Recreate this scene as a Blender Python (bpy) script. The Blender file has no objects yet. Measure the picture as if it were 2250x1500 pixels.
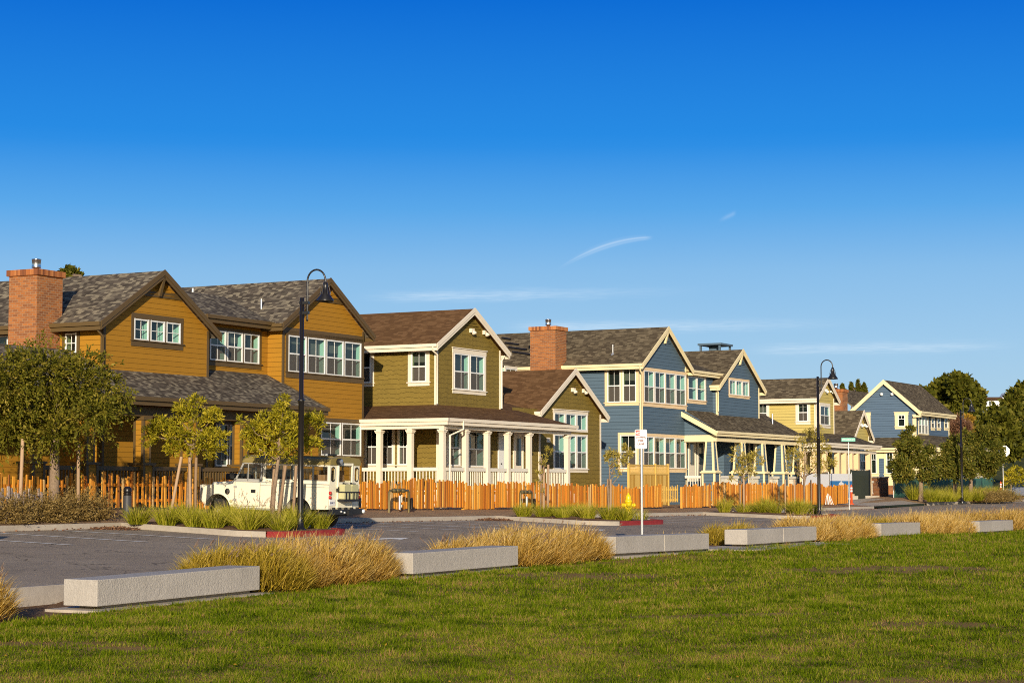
import bpy, math, random
import numpy as np
from mathutils import Vector, Matrix
random.seed(11)
rng = np.random.default_rng(11)
R = math.radians
COL = bpy.context.scene.collection

# ---------------------------------------------------------------- survey of the place
# Street frame: t runs along the street (away to the right), w runs back from the lawn to the
# houses, z is up.  The camera stands at t = 0, w = 0.
FPX = 4300.0
CX, CY, HOR = 1125.0, 750.0, 1066.0
HC = 1.75
PITCH = math.atan((HOR - CY) / FPX)
AZ = math.atan(0.543)
SA, CA = math.sin(AZ), math.cos(AZ)
ROT = math.pi / 2 - AZ

def W(t, w, z=0.0):
    return Vector((t * SA - w * CA, t * CA + w * SA, z))

def ray(x, y):
    u = (x - CX) / FPX
    v = (CY - y) / FPX
    return u, math.cos(PITCH) - v * math.sin(PITCH), math.sin(PITCH) + v * math.cos(PITCH)

def onw(x, y, w):
    a, b, c = ray(x, y)
    k = w / (-a * CA + b * SA)
    return k * (a * SA + b * CA), HC + k * c

def ont(x, y, t):
    a, b, c = ray(x, y)
    k = t / (a * SA + b * CA)
    return k * (-a * CA + b * SA), HC + k * c

def lerp(a, b, f):
    return a + (b - a) * f

def table(pts):
    xs = [p[0] for p in pts]
    ys = [p[1] for p in pts]
    return lambda x: float(np.interp(x, xs, ys))

ZL = table([(-60, -.10), (10, -.16), (20, -.15), (27, -.06), (35, .02), (42, .08), (52, .10), (60, .08), (66, .04), (74, -.04), (90, -.06), (140, .1), (400, .3)])
ZE = table([(-60, .0), (20, .03), (27, .06), (35, .07), (52, .10), (66, .06), (90, .03), (140, .25), (400, .4)])
ZF = table([(-60, .6), (40, .56), (46, .56), (65, .46), (85, .36), (111, .40), (125, .52), (160, .6), (400, .7)])
ZB = table([(-60, 1.0), (36, 1.05), (46, 1.02), (62, .84), (84, .66), (111, .62), (122, .95), (135, 1.0), (400, 1.0)])

def road_z(t, w):
    return lerp(ZE(t), ZF(t), (w - 21.5) / 14.5)

def verge_z(t, w):
    a = ZF(t) + .14
    b = ZB(t)
    f = min(1, max(0, (w - 36.2) / 1.7))
    return lerp(a, b, f) if w < 38 else b + min(.12, .03 * (w - 38))

# ---------------------------------------------------------------- objects
def tag(o, label=None, cat=None, group=None, kind=None):
    if label: o['label'] = label
    if cat: o['category'] = cat
    if group: o['group'] = group
    if kind: o['kind'] = kind
    return o

def empty(name, loc, label, cat, group=None, rotz=0.0):
    o = bpy.data.objects.new(name, None)
    o.empty_display_size = .2
    COL.objects.link(o)
    o.location = loc
    o.rotation_euler = (0, 0, rotz)
    return tag(o, label, cat, group)

def link(name, me, parent=None):
    o = bpy.data.objects.new(name, me)
    COL.objects.link(o)
    if parent is not None: o.parent = parent
    return o

def copy_tree(o, parent=None):
    c = o.copy()
    COL.objects.link(c)
    if parent is not None: c.parent = parent
    for ch in list(o.children): copy_tree(ch, c)
    return c

class MB:
    """collects faces and links them as ONE mesh object"""
    def __init__(s, off=(0, 0, 0)):
        s.v = []; s.f = []; s.r = []; s.sm = []
        s.off = Vector(off); s.rnd = .5
    def add(s, vs, fs, smooth=False):
        b = len(s.v)
        s.v += [tuple(Vector(p) - s.off) for p in vs]
        for f in fs:
            s.f.append([b + i for i in f]); s.r.append(s.rnd); s.sm.append(smooth)
    def poly(s, pts):
        s.add(pts, [list(range(len(pts)))])
    def box(s, x0, x1, y0, y1, z0, z1):
        x0, x1 = sorted((x0, x1)); y0, y1 = sorted((y0, y1)); z0, z1 = sorted((z0, z1))
        p = [(x0, y0, z0), (x1, y0, z0), (x1, y1, z0), (x0, y1, z0), (x0, y0, z1), (x1, y0, z1), (x1, y1, z1), (x0, y1, z1)]
        s.add(p, [(3, 2, 1, 0), (4, 5, 6, 7), (0, 1, 5, 4), (1, 2, 6, 5), (2, 3, 7, 6), (3, 0, 4, 7)])
    def hexa(s, lo, hi):
        s.add(list(lo) + list(hi), [(3, 2, 1, 0), (4, 5, 6, 7), (0, 1, 5, 4), (1, 2, 6, 5), (2, 3, 7, 6), (3, 0, 4, 7)])
    def prism(s, pts, ext, smooth=False):
        n = len(pts); e = Vector(ext)
        p = [Vector(q) for q in pts]
        # make the caps face outwards
        nor = Vector((0, 0, 0))
        for i in range(n): nor += p[i].cross(p[(i + 1) % n])
        if nor.dot(e) > 0: p.reverse()
        q = [a + e for a in p]
        s.add(p + q, [list(range(n)), list(range(2 * n - 1, n - 1, -1))])
        for i in range(n):
            j = (i + 1) % n
            s.add([p[i], q[i], q[j], p[j]], [(0, 1, 2, 3)], smooth)
    def tube(s, pts, rad, seg=8, cap=True, smooth=True):
        pts = [Vector(p) for p in pts]
        if not hasattr(rad, '__len__'): rad = [rad] * len(pts)
        rings = []
        up = None
        for i, p in enumerate(pts):
            d = (pts[min(i + 1, len(pts) - 1)] - pts[max(i - 1, 0)]).normalized()
            if up is None:
                up = Vector((0, 0, 1)) if abs(d.z) < .9 else Vector((1, 0, 0))
            a = d.cross(up).normalized(); b = a.cross(d).normalized(); up = b
            rings.append([p + (a * math.cos(2 * math.pi * k / seg) + b * math.sin(2 * math.pi * k / seg)) * rad[i] for k in range(seg)])
        vs = [q for r_ in rings for q in r_]
        fs = []
        for i in range(len(pts) - 1):
            for k in range(seg):
                k2 = (k + 1) % seg
                fs.append((i * seg + k, i * seg + k2, (i + 1) * seg + k2, (i + 1) * seg + k))
        s.add(vs, fs, smooth)
        if cap:
            s.add(rings[0], [list(range(seg))][::-1]); s.add(rings[-1], [list(range(seg))])
    def lathe(s, prof, c=(0, 0, 0), seg=16, smooth=True, axis='z'):
        c = Vector(c)
        vs = []
        for r_, z in prof:
            for k in range(seg):
                a = 2 * math.pi * k / seg
                q = (r_ * math.cos(a), r_ * math.sin(a), z)
                if axis == 'x': q = (q[2], q[0], q[1])
                elif axis == 'y': q = (q[1], q[2], q[0])
                vs.append(c + Vector(q))
        fs = []
        for i in range(len(prof) - 1):
            for k in range(seg):
                k2 = (k + 1) % seg
                fs.append((i * seg + k, i * seg + k2, (i + 1) * seg + k2, (i + 1) * seg + k))
        s.add(vs, fs, smooth)
        n = len(prof)
        if prof[0][0] > 1e-4: s.add(vs[:seg], [list(range(seg - 1, -1, -1))])
        if prof[-1][0] > 1e-4: s.add(vs[(n - 1) * seg:], [list(range(seg))])
    def build(s, name, mat, parent=None, bevel=0.0):
        me = bpy.data.meshes.new(name)
        me.from_pydata(s.v, [], s.f)
        me.materials.append(mat)
        uv = me.uv_layers.new(name='UVMap')
        co = [Vector(v) for v in s.v]
        off = s.off
        data = np.zeros((len(me.loops), 2), dtype=np.float32)
        for p in me.polygons:
            n = p.normal
            if abs(n.z) > .995: h = Vector((1, 0, 0)); g = Vector((0, 1, 0))
            else:
                h = Vector((-n.y, n.x, 0)).normalized(); g = n.cross(h)
            for li in p.loop_indices:
                q = co[me.loops[li].vertex_index] + off
                data[li] = (q.dot(h), q.dot(g))
        uv.data.foreach_set('uv', data.ravel())
        at = me.attributes.new('rnd', 'FLOAT', 'FACE')
        at.data.foreach_set('value', np.array(s.r, dtype=np.float32))
        me.polygons.foreach_set('use_smooth', np.array(s.sm, dtype=bool))
        me.update()
        o = link(name, me, parent)
        if bevel > 0:
            m = o.modifiers.new('bevel', 'BEVEL'); m.width = bevel; m.segments = 2; m.limit_method = 'ANGLE'
        return o

def mesh_np(name, V, T, rnd, mat, parent=None, smooth=False):
    V = np.asarray(V, dtype=np.float32); T = np.asarray(T, dtype=np.int32)
    k = T.shape[1]; m = len(T)
    me = bpy.data.meshes.new(name)
    me.vertices.add(len(V)); me.vertices.foreach_set('co', V.ravel())
    me.loops.add(m * k); me.loops.foreach_set('vertex_index', T.ravel())
    me.polygons.add(m)
    me.polygons.foreach_set('loop_start', np.arange(0, m * k, k, dtype=np.int32))
    me.update(calc_edges=True)
    at = me.attributes.new('rnd', 'FLOAT', 'FACE')
    at.data.foreach_set('value', np.asarray(rnd, dtype=np.float32))
    if smooth: me.polygons.foreach_set('use_smooth', np.ones(m, dtype=bool))
    me.materials.append(mat)
    return link(name, me, parent)

def clip_poly(poly, a0, a1, z0, z1):
    def cut(ps, ax, lim, keep_less):
        out = []
        for i in range(len(ps)):
            p, q = ps[i], ps[(i + 1) % len(ps)]
            ip = (p[ax] <= lim + 1e-9) if keep_less else (p[ax] >= lim - 1e-9)
            iq = (q[ax] <= lim + 1e-9) if keep_less else (q[ax] >= lim - 1e-9)
            if ip: out.append(p)
            if ip != iq:
                f = (lim - p[ax]) / (q[ax] - p[ax])
                out.append((p[0] + f * (q[0] - p[0]), p[1] + f * (q[1] - p[1])))
        return out
    for ax, lim, kl in ((0, a0, False), (0, a1, True), (1, z0, False), (1, z1, True)):
        poly = cut(poly, ax, lim, kl)
        if len(poly) < 3: return []
    return poly

def text_mesh(name, txt, size, mat, parent=None, loc=(0, 0, 0), mtx=None, extrude=.002, align='CENTER', bold=0.0):
    cu = bpy.data.curves.new(name, 'FONT')
    cu.body = txt; cu.size = size; cu.align_x = align; cu.align_y = 'CENTER'; cu.extrude = extrude; cu.offset = bold
    tmp = bpy.data.objects.new(name + '_tmp', cu); COL.objects.link(tmp)
    me = bpy.data.meshes.new_from_object(tmp)
    bpy.data.objects.remove(tmp); bpy.data.curves.remove(cu)
    if mtx is not None: me.transform(mtx)
    me.transform(Matrix.Translation(loc))
    me.materials.clear(); me.materials.append(mat)
    return link(name, me, parent)
# ---------------------------------------------------------------- materials
def new_mat(name):
    m = bpy.data.materials.new(name); m.use_nodes = True
    nt = m.node_tree
    b = nt.nodes['Principled BSDF']
    b.inputs['Roughness'].default_value = .75
    b.inputs['Specular IOR Level'].default_value = .3
    return m, nt, b

def nd(nt, typ, **kw):
    n = nt.nodes.new(typ)
    for k, v in kw.items():
        if hasattr(n, k): setattr(n, k, v)
    return n

def val(nt, sock, v):
    if isinstance(v, (int, float, tuple, list)): sock.default_value = v
    else: nt.links.new(v, sock)

def mth(nt, op, a, b=0.0, c=0.0):
    n = nt.nodes.new('ShaderNodeMath'); n.operation = op
    val(nt, n.inputs[0], a); val(nt, n.inputs[1], b); val(nt, n.inputs[2], c)
    return n.outputs[0]

def mixc(nt, fac, a, b, mode='MIX'):
    n = nt.nodes.new('ShaderNodeMix'); n.data_type = 'RGBA'; n.blend_type = mode
    val(nt, n.inputs['Factor'], fac)
    A = n.inputs[6]; B = n.inputs[7]
    val(nt, A, a if not isinstance(a, tuple) or len(a) == 4 else (*a, 1)); val(nt, B, b if not isinstance(b, tuple) or len(b) == 4 else (*b, 1))
    return n.outputs[2]

def ramp(nt, fac, stops, interp='LINEAR'):
    n = nt.nodes.new('ShaderNodeValToRGB'); n.color_ramp.interpolation = interp
    e = n.color_ramp.elements
    while len(e) < len(stops): e.new(.5)
    for i, (p, c) in enumerate(stops):
        e[i].position = p; e[i].color = (*c, 1) if len(c) == 3 else c
    val(nt, n.inputs[0], fac)
    return n.outputs[0]

def noise(nt, scale, detail=3, vec=None, rough=.55, dim='3D'):
    n = nt.nodes.new('ShaderNodeTexNoise'); n.noise_dimensions = dim
    n.inputs['Scale'].default_value = scale; n.inputs['Detail'].default_value = detail; n.inputs['Roughness'].default_value = rough
    if vec is not None: nt.links.new(vec, n.inputs['Vector'])
    return n.outputs['Fac']

def mapping(nt, vec, sc):
    n = nt.nodes.new('ShaderNodeMapping'); n.inputs['Scale'].default_value = sc
    nt.links.new(vec, n.inputs['Vector']); return n.outputs[0]

def objco(nt):
    return nt.nodes.new('ShaderNodeTexCoord').outputs['Object']

def geopos(nt):
    return nt.nodes.new('ShaderNodeNewGeometry').outputs['Position']

def uvco(nt):
    n = nt.nodes.new('ShaderNodeUVMap'); n.uv_map = 'UVMap'
    return n.outputs[0]

def bump(nt, b, height, dist, strength=1.0):
    n = nt.nodes.new('ShaderNodeBump'); n.inputs['Distance'].default_value = dist; n.inputs['Strength'].default_value = strength
    nt.links.new(height, n.inputs['Height']); nt.links.new(n.outputs[0], b.inputs['Normal'])

def rnd_attr(nt):
    n = nt.nodes.new('ShaderNodeAttribute'); n.attribute_name = 'rnd'
    return n.outputs['Fac']

def dark(c, f): return tuple(x * f for x in c)

def m_paint(name, col, rough=.55, var=.06, spec=.3):
    m, nt, b = new_mat(name)
    n = noise(nt, 2.5, 4, geopos(nt))
    c = mixc(nt, n, dark(col, 1 - var * 1.5), dark(col, 1 + var))
    n2 = noise(nt, 30, 3, geopos(nt))
    c = mixc(nt, mth(nt, 'MULTIPLY', n2, .12), c, dark(col, .75))
    nt.links.new(c, b.inputs['Base Color']); b.inputs['Roughness'].default_value = rough
    b.inputs['Specular IOR Level'].default_value = spec
    return m

def m_siding(name, col, exp=.18, shake=False):
    m, nt, b = new_mat(name)
    uv = uvco(nt)
    sep = nd(nt, 'ShaderNodeSeparateXYZ'); nt.links.new(uv, sep.inputs[0])
    v = sep.outputs[1]; u = sep.outputs[0]
    if shake:
        wob = noise(nt, 2.2, 1, mapping(nt, uv, (2.0, .6, 1)))
        v = mth(nt, 'ADD', v, mth(nt, 'MULTIPLY', wob, .22))
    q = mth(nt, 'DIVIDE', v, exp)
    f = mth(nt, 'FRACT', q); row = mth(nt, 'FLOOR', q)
    wn = nd(nt, 'ShaderNodeTexWhiteNoise', noise_dimensions='2D')
    cmb = nd(nt, 'ShaderNodeCombineXYZ')
    colw = 3.2 if not shake else .42
    nt.links.new(mth(nt, 'FLOOR', mth(nt, 'ADD', mth(nt, 'DIVIDE', u, colw), mth(nt, 'MULTIPLY', row, .377))), cmb.inputs[0])
    nt.links.new(row, cmb.inputs[1]); nt.links.new(cmb.outputs[0], wn.inputs['Vector'])
    base = mixc(nt, wn.outputs['Value'], dark(col, .95 if not shake else .9), dark(col, 1.05 if not shake else 1.08))
    big = noise(nt, .5, 4, geopos(nt))
    base = mixc(nt, mth(nt, 'MULTIPLY', big, .30), base, dark(col, .70))
    pat = noise(nt, 3.5, 5, geopos(nt), .7)
    base = mixc(nt, mth(nt, 'MULTIPLY', pat, .22), base, dark(col, 1.35))
    st = noise(nt, 1.0, 3, mapping(nt, uv, (9, .35, 1)))
    base = mixc(nt, mth(nt, 'MULTIPLY', st, .12), base, dark(col, 1.25))
    # lap line between two boards, its shadow painted in as a narrow dark band
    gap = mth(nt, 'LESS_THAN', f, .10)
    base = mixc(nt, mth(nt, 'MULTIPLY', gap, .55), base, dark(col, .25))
    nt.links.new(base, b.inputs['Base Color'])
    b.inputs['Roughness'].default_value = .7; b.inputs['Specular IOR Level'].default_value = .15
    h = mth(nt, 'ADD', mth(nt, 'SUBTRACT', 1.0, f), mth(nt, 'MULTIPLY', noise(nt, 60, 2, uv), .06))
    bump(nt, b, h, .014)
    return m

def m_roof(name, cols, tab=.24, course=.14, blend=.35):
    m, nt, b = new_mat(name)
    uv = uvco(nt)
    sep = nd(nt, 'ShaderNodeSeparateXYZ'); nt.links.new(uv, sep.inputs[0])
    u, v = sep.outputs[0], sep.outputs[1]
    q = mth(nt, 'DIVIDE', v, course); row = mth(nt, 'FLOOR', q); f = mth(nt, 'FRACT', q)
    rw = nd(nt, 'ShaderNodeTexWhiteNoise', noise_dimensions='1D'); nt.links.new(row, rw.inputs['W'])
    uu = mth(nt, 'ADD', mth(nt, 'DIVIDE', u, tab), mth(nt, 'MULTIPLY', rw.outputs['Value'], 7.3))
    wn = nd(nt, 'ShaderNodeTexWhiteNoise', noise_dimensions='2D'); cmb = nd(nt, 'ShaderNodeCombineXYZ')
    nt.links.new(mth(nt, 'FLOOR', uu), cmb.inputs[0]); nt.links.new(row, cmb.inputs[1]); nt.links.new(cmb.outputs[0], wn.inputs['Vector'])
    n = len(cols)
    c = ramp(nt, wn.outputs['Value'], [(i / n, cc) for i, cc in enumerate(cols)], 'CONSTANT')
    big = noise(nt, .7, 3, geopos(nt))
    c = mixc(nt, mth(nt, 'MULTIPLY', big, .2), c, cols[1])
    fine = noise(nt, 70, 2, geopos(nt))
    c = mixc(nt, mth(nt, 'MULTIPLY', fine, .3), c, dark(cols[0], .6))
    gap = mth(nt, 'LESS_THAN', f, .13)
    c = mixc(nt, mth(nt, 'MULTIPLY', gap, blend), c, dark(cols[0], .35))
    nt.links.new(c, b.inputs['Base Color']); b.inputs['Roughness'].default_value = .95; b.inputs['Specular IOR Level'].default_value = .05
    h = mth(nt, 'ADD', mth(nt, 'SUBTRACT', 1.0, f), mth(nt, 'MULTIPLY', wn.outputs['Value'], .9))
    bump(nt, b, h, .012)
    return m

def m_brick(name, c1, c2, mortar):
    m, nt, b = new_mat(name)
    br = nd(nt, 'ShaderNodeTexBrick'); nt.links.new(uvco(nt), br.inputs['Vector'])
    br.inputs['Scale'].default_value = 1.0; br.inputs['Brick Width'].default_value = .225; br.inputs['Row Height'].default_value = .082
    br.inputs['Mortar Size'].default_value = .008; br.inputs['Bias'].default_value = -.1
    br.inputs['Color1'].default_value = (*c1, 1); br.inputs['Color2'].default_value = (*c2, 1); br.inputs['Mortar'].default_value = (*mortar, 1)
    n = noise(nt, 1.7, 3, geopos(nt))
    c = mixc(nt, mth(nt, 'MULTIPLY', n, .3), br.outputs['Color'], dark(c2, .8))
    nt.links.new(c, b.inputs['Base Color']); b.inputs['Roughness'].default_value = .85
    bump(nt, b, mth(nt, 'SUBTRACT', 1.0, br.outputs['Fac']), .008)
    return m

def m_wood(name, stops, rough=.75, streak=(14, 14, .8)):
    m, nt, b = new_mat(name)
    c = ramp(nt, rnd_attr(nt), stops)
    n = noise(nt, 1, 4, mapping(nt, objco(nt), streak))
    c = mixc(nt, mth(nt, 'MULTIPLY', n, .55), c, mixc(nt, 1.0, c, (.5, .42, .36), 'MULTIPLY'))
    k = noise(nt, 9, 2, objco(nt))
    c = mixc(nt, mth(nt, 'GREATER_THAN', k, .74), c, mixc(nt, 1.0, c, (.45, .35, .28), 'MULTIPLY'))
    nt.links.new(c, b.inputs['Base Color']); b.inputs['Roughness'].default_value = rough
    bump(nt, b, n, .004)
    return m

def m_leaf(name, stops, transl=.35, posnoise=None, rough=.55, spec=.25):
    m = bpy.data.materials.new(name); m.use_nodes = True
    nt = m.node_tree; nt.nodes.clear()
    out = nd(nt, 'ShaderNodeOutputMaterial')
    fac = rnd_attr(nt)
    if posnoise:
        n = noise(nt, posnoise[0], 6, geopos(nt), .68)
        fac = mth(nt, 'ADD', fac, mth(nt, 'MULTIPLY', mth(nt, 'SUBTRACT', n, .5), posnoise[1]))
    c = ramp(nt, fac, stops)
    b = nd(nt, 'ShaderNodeBsdfPrincipled'); nt.links.new(c, b.inputs['Base Color'])
    b.inputs['Roughness'].default_value = rough; b.inputs['Specular IOR Level'].default_value = spec
    tr = nd(nt, 'ShaderNodeBsdfTranslucent'); nt.links.new(c, tr.inputs['Color'])
    mx = nd(nt, 'ShaderNodeMixShader'); mx.inputs[0].default_value = transl
    nt.links.new(b.outputs[0], mx.inputs[1]); nt.links.new(tr.outputs[0], mx.inputs[2]); nt.links.new(mx.outputs[0], out.inputs[0])
    return m

def m_simple(name, col, rough=.5, metal=0.0, spec=.4, var=.0):
    m, nt, b = new_mat(name)
    if var:
        n = noise(nt, 14, 4, objco(nt))
        nt.links.new(mixc(nt, n, dark(col, 1 - var), dark(col, 1 + var)), b.inputs['Base Color'])
    else: b.inputs['Base Color'].default_value = (*col, 1)
    b.inputs['Roughness'].default_value = rough; b.inputs['Metallic'].default_value = metal; b.inputs['Specular IOR Level'].default_value = spec
    return m

def m_glass(name, tint=(.72, .86, .84), refl=.07):
    m = bpy.data.materials.new(name); m.use_nodes = True
    nt = m.node_tree; nt.nodes.clear()
    out = nd(nt, 'ShaderNodeOutputMaterial')
    tr = nd(nt, 'ShaderNodeBsdfTransparent'); tr.inputs[0].default_value = (*tint, 1)
    gl = nd(nt, 'ShaderNodeBsdfGlossy'); gl.inputs['Roughness'].default_value = .02
    ge = nd(nt, 'ShaderNodeNewGeometry'); dp = nd(nt, 'ShaderNodeVectorMath', operation='DOT_PRODUCT')
    nt.links.new(ge.outputs['Normal'], dp.inputs[0]); nt.links.new(ge.outputs['Incoming'], dp.inputs[1])
    sch = mth(nt, 'POWER', mth(nt, 'SUBTRACT', 1.0, mth(nt, 'ABSOLUTE', dp.outputs['Value'])), 5.0)
    f = mth(nt, 'MINIMUM', mth(nt, 'ADD', mth(nt, 'MULTIPLY', sch, .95), refl), 1.0)
    mx = nd(nt, 'ShaderNodeMixShader'); nt.links.new(f, mx.inputs[0]); nt.links.new(tr.outputs[0], mx.inputs[1]); nt.links.new(gl.outputs[0], mx.inputs[2])
    nt.links.new(mx.outputs[0], out.inputs[0])
    return m

def m_ground(name, stops, scales=(.6, 6, 60), weights=(.5, .3, .2), rough=.95, bumpd=.01, spec=.1):
    m, nt, b = new_mat(name)
    g = geopos(nt)
    f = None
    for s, wgt in zip(scales, weights):
        n = mth(nt, 'MULTIPLY', noise(nt, s, 4, g), wgt)
        f = n if f is None else mth(nt, 'ADD', f, n)
    nt.links.new(ramp(nt, f, stops), b.inputs['Base Color']); b.inputs['Roughness'].default_value = rough; b.inputs['Specular IOR Level'].default_value = spec
    bump(nt, b, noise(nt, scales[-1], 4, g), bumpd)
    return m

M = {}
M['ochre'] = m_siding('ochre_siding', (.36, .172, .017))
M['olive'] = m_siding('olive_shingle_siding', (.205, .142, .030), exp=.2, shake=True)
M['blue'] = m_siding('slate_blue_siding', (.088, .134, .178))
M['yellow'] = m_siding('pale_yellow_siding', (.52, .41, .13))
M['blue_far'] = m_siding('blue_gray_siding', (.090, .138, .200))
M['taupe'] = m_paint('taupe_trim', (.115, .072, .026))
M['cream'] = m_paint('cream_trim', (.84, .70, .40))
M['ivory'] = m_paint('ivory_trim', (.80, .70, .54))
M['peach'] = m_paint('peach_cream_trim', (.82, .60, .34))
M['white'] = m_paint('white_window_frame', (.80, .79, .74), rough=.4, var=.02)
M['whitepaint'] = m_paint('white_rail_paint', (.80, .74, .60), rough=.5)
M['roof_gray'] = m_roof('gray_brown_shingles', [(.070, .056, .042), (.13, .105, .078), (.21, .175, .125), (.09, .073, .056), (.36, .30, .20), (.15, .12, .088), (.11, .09, .066), (.27, .225, .155)], tab=.17, course=.12)
M['roof_brown'] = m_roof('brown_shingles', [(.135, .070, .030), (.185, .098, .042), (.155, .080, .034), (.225, .122, .054)], blend=.5)
M['roof_dark'] = m_roof('weathered_brown_gray_shingles', [(.085, .064, .040), (.14, .108, .066), (.23, .18, .11), (.105, .080, .050), (.17, .132, .08)])
M['brick'] = m_brick('orange_brick', (.44, .155, .040), (.22, .082, .034), (.44, .28, .16))
M['brickcap'] = m_wood('brick_cap', [(0, (.20, .07, .03)), (.4, (.44, .15, .045)), (1, (.58, .25, .085))])
M['steel'] = m_simple('galvanized_steel', (.62, .63, .65), .28, 1.0)
M['galv'] = m_simple('galvanized_post', (.55, .55, .53), .45, .7, var=.12)
M['glass'] = m_glass('window_glass')
M['lining'] = m_simple('pale_green_blind', (.40, .58, .47), .8, var=.05)
M['liningy'] = m_simple('olive_blind', (.34, .36, .16), .8, var=.05)
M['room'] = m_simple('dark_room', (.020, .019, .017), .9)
M['shade'] = m_simple('gray_roller_shade', (.16, .135, .11), .85, var=.1)
M['bronze'] = m_simple('dark_bronze_paint', (.012, .010, .009), .32, .0, .55)
M['picket'] = m_wood('cedar_pickets', [(0, (.30, .12, .03)), (.12, (.48, .145, .012)), (.35, (.66, .24, .020)), (.7, (.76, .33, .034)), (.9, (.80, .44, .09)), (1, (.62, .42, .18))])
M['picketold'] = m_wood('weathered_gray_pickets', [(0, (.28, .22, .19)), (.5, (.44, .36, .32)), (1, (.56, .47, .41))])
M['newwood'] = m_wood('fresh_pine_boards', [(0, (.50, .27, .04)), (.5, (.68, .41, .08)), (1, (.80, .54, .15))])
M['stake'] = m_wood('tree_stake_wood', [(0, (.30, .20, .12)), (1, (.50, .34, .21))])
M['bark'] = m_ground('gray_bark', [(.3, (.10, .075, .055)), (.7, (.27, .20, .145))], (3, 20, 60), (.4, .35, .25), bumpd=.02)
M['barklight'] = m_ground('pale_bark', [(.3, (.13, .09, .06)), (.7, (.38, .27, .18))], (3, 20, 60), (.4, .35, .25), bumpd=.015)
M['concrete'] = m_ground('bench_concrete', [(.3, (.36, .325, .285)), (.7, (.47, .43, .38))], (1.3, 14, 60), (.35, .3, .35), rough=.85, bumpd=.018, spec=.2)
M['kerb'] = m_ground('kerb_concrete', [(.3, (.34, .285, .22)), (.7, (.50, .43, .34))], (1.0, 8, 60), (.4, .3, .3), rough=.9, bumpd=.006)
M['kerbred'] = m_ground('red_kerb_paint', [(.3, (.20, .022, .022)), (.66, (.36, .045, .04)), (.74, (.36, .26, .20))], (3, 16, 60), (.4, .35, .25), rough=.7, bumpd=.005)
M['asphalt'] = m_ground('worn_asphalt', [(.30, (.31, .24, .165)), (.5, (.38, .295, .205)), (.72, (.45, .355, .25))], (.35, 3.0, 120), (.4, .25, .35), rough=.9, bumpd=.012)
M['roadpaint'] = m_ground('worn_white_paint', [(.24, (.40, .34, .27)), (.33, (.82, .76, .65)), (.7, (.92, .88, .78))], (.8, 14, 80), (.4, .35, .25), bumpd=.003)
M['mulch'] = m_ground('bark_mulch', [(.3, (.11, .055, .028)), (.5, (.22, .125, .065)), (.7, (.36, .235, .14))], (1.2, 18, 90), (.35, .35, .3), bumpd=.03)
M['dirt'] = m_ground('bare_dirt', [(.3, (.24, .14, .07)), (.7, (.46, .31, .18))], (1, 12, 90), (.4, .3, .3), bumpd=.02)
M['lawnbase'] = m_ground('lawn_soil', [(.34, (.19, .12, .03)), (.5, (.28, .165, .045)), (.60, (.35, .21, .06)), (.72, (.44, .29, .10))], (.6, 3, 25), (.4, .35, .25), bumpd=.03)
M['far'] = m_ground('dry_field', [(.3, (.10, .11, .03)), (.7, (.26, .20, .09))], (.02, .2, 3), (.4, .3, .3), bumpd=.05)
M['hill'] = m_ground('wooded_hill', [(.3, (.03, .04, .012)), (.55, (.07, .075, .02)), (.72, (.20, .16, .08))], (.03, .25, 2), (.35, .35, .3), bumpd=.2)
GR = [(0, (.030, .050, .003)), (.22, (.074, .118, .004)), (.46, (.155, .215, .006)), (.66, (.26, .29, .014)), (.84, (.38, .29, .07)), (1, (.42, .23, .10))]
M['lawn'] = m_leaf('lawn_blades', GR, .42, (.9, 2.0), rough=.8, spec=.0)
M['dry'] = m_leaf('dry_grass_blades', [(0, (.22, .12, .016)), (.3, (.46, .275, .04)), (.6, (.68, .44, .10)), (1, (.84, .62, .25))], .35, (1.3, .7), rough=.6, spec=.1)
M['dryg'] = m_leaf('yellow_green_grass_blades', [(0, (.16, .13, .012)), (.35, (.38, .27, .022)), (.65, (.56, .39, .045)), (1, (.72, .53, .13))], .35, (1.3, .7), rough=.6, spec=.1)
M['plume'] = m_leaf('grass_plumes', [(0, (.22, .13, .085)), (1, (.42, .29, .19))], .35)
M['flax'] = m_leaf('strappy_leaves', [(0, (.10, .12, .006)), (.35, (.26, .265, .014)), (.7, (.46, .42, .035)), (1, (.66, .54, .11))], .38, (1.2, .5), rough=.6, spec=.06)
M['shrub'] = m_leaf('brown_green_shrub_leaves', [(0, (.11, .075, .02)), (.4, (.24, .155, .045)), (.75, (.34, .23, .07)), (1, (.46, .32, .12))], .3, (1.5, .6))
M['leafdk'] = m_leaf('small_dark_leaves', [(0, (.040, .048, .005)), (.4, (.125, .122, .012)), (.75, (.25, .205, .024)), (1, (.40, .30, .06))], .33, (.9, .6), spec=.08, rough=.5)
M['leafyl'] = m_leaf('yellow_green_leaves', [(0, (.075, .08, .006)), (.35, (.26, .235, .012)), (.7, (.52, .42, .024)), (1, (.70, .55, .07))], .38, (1.1, .5), spec=.15, rough=.5)
M['leafpale'] = m_leaf('pale_olive_leaves', [(0, (.17, .15, .02)), (.4, (.38, .30, .045)), (1, (.62, .50, .13))], .35, (1.1, .4), spec=.15, rough=.5)
M['leafgn'] = m_leaf('dark_green_leaves', [(0, (.030, .050, .008)), (.4, (.095, .105, .014)), (.75, (.19, .165, .024)), (1, (.34, .26, .05))], .28, (.7, .6), spec=.12)
M['pine'] = m_leaf('pine_needles', [(0, (.022, .030, .004)), (.4, (.068, .072, .007)), (.75, (.135, .125, .014)), (1, (.22, .185, .03))], .2, (.22, .6), spec=.1)
M['rust'] = m_leaf('bare_reddish_twigs', [(0, (.12, .06, .035)), (.5, (.22, .11, .06)), (1, (.30, .16, .08))], .25)
M['gold'] = m_leaf('golden_leaves', [(0, (.25, .14, .012)), (1, (.46, .27, .03))], .35)

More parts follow.
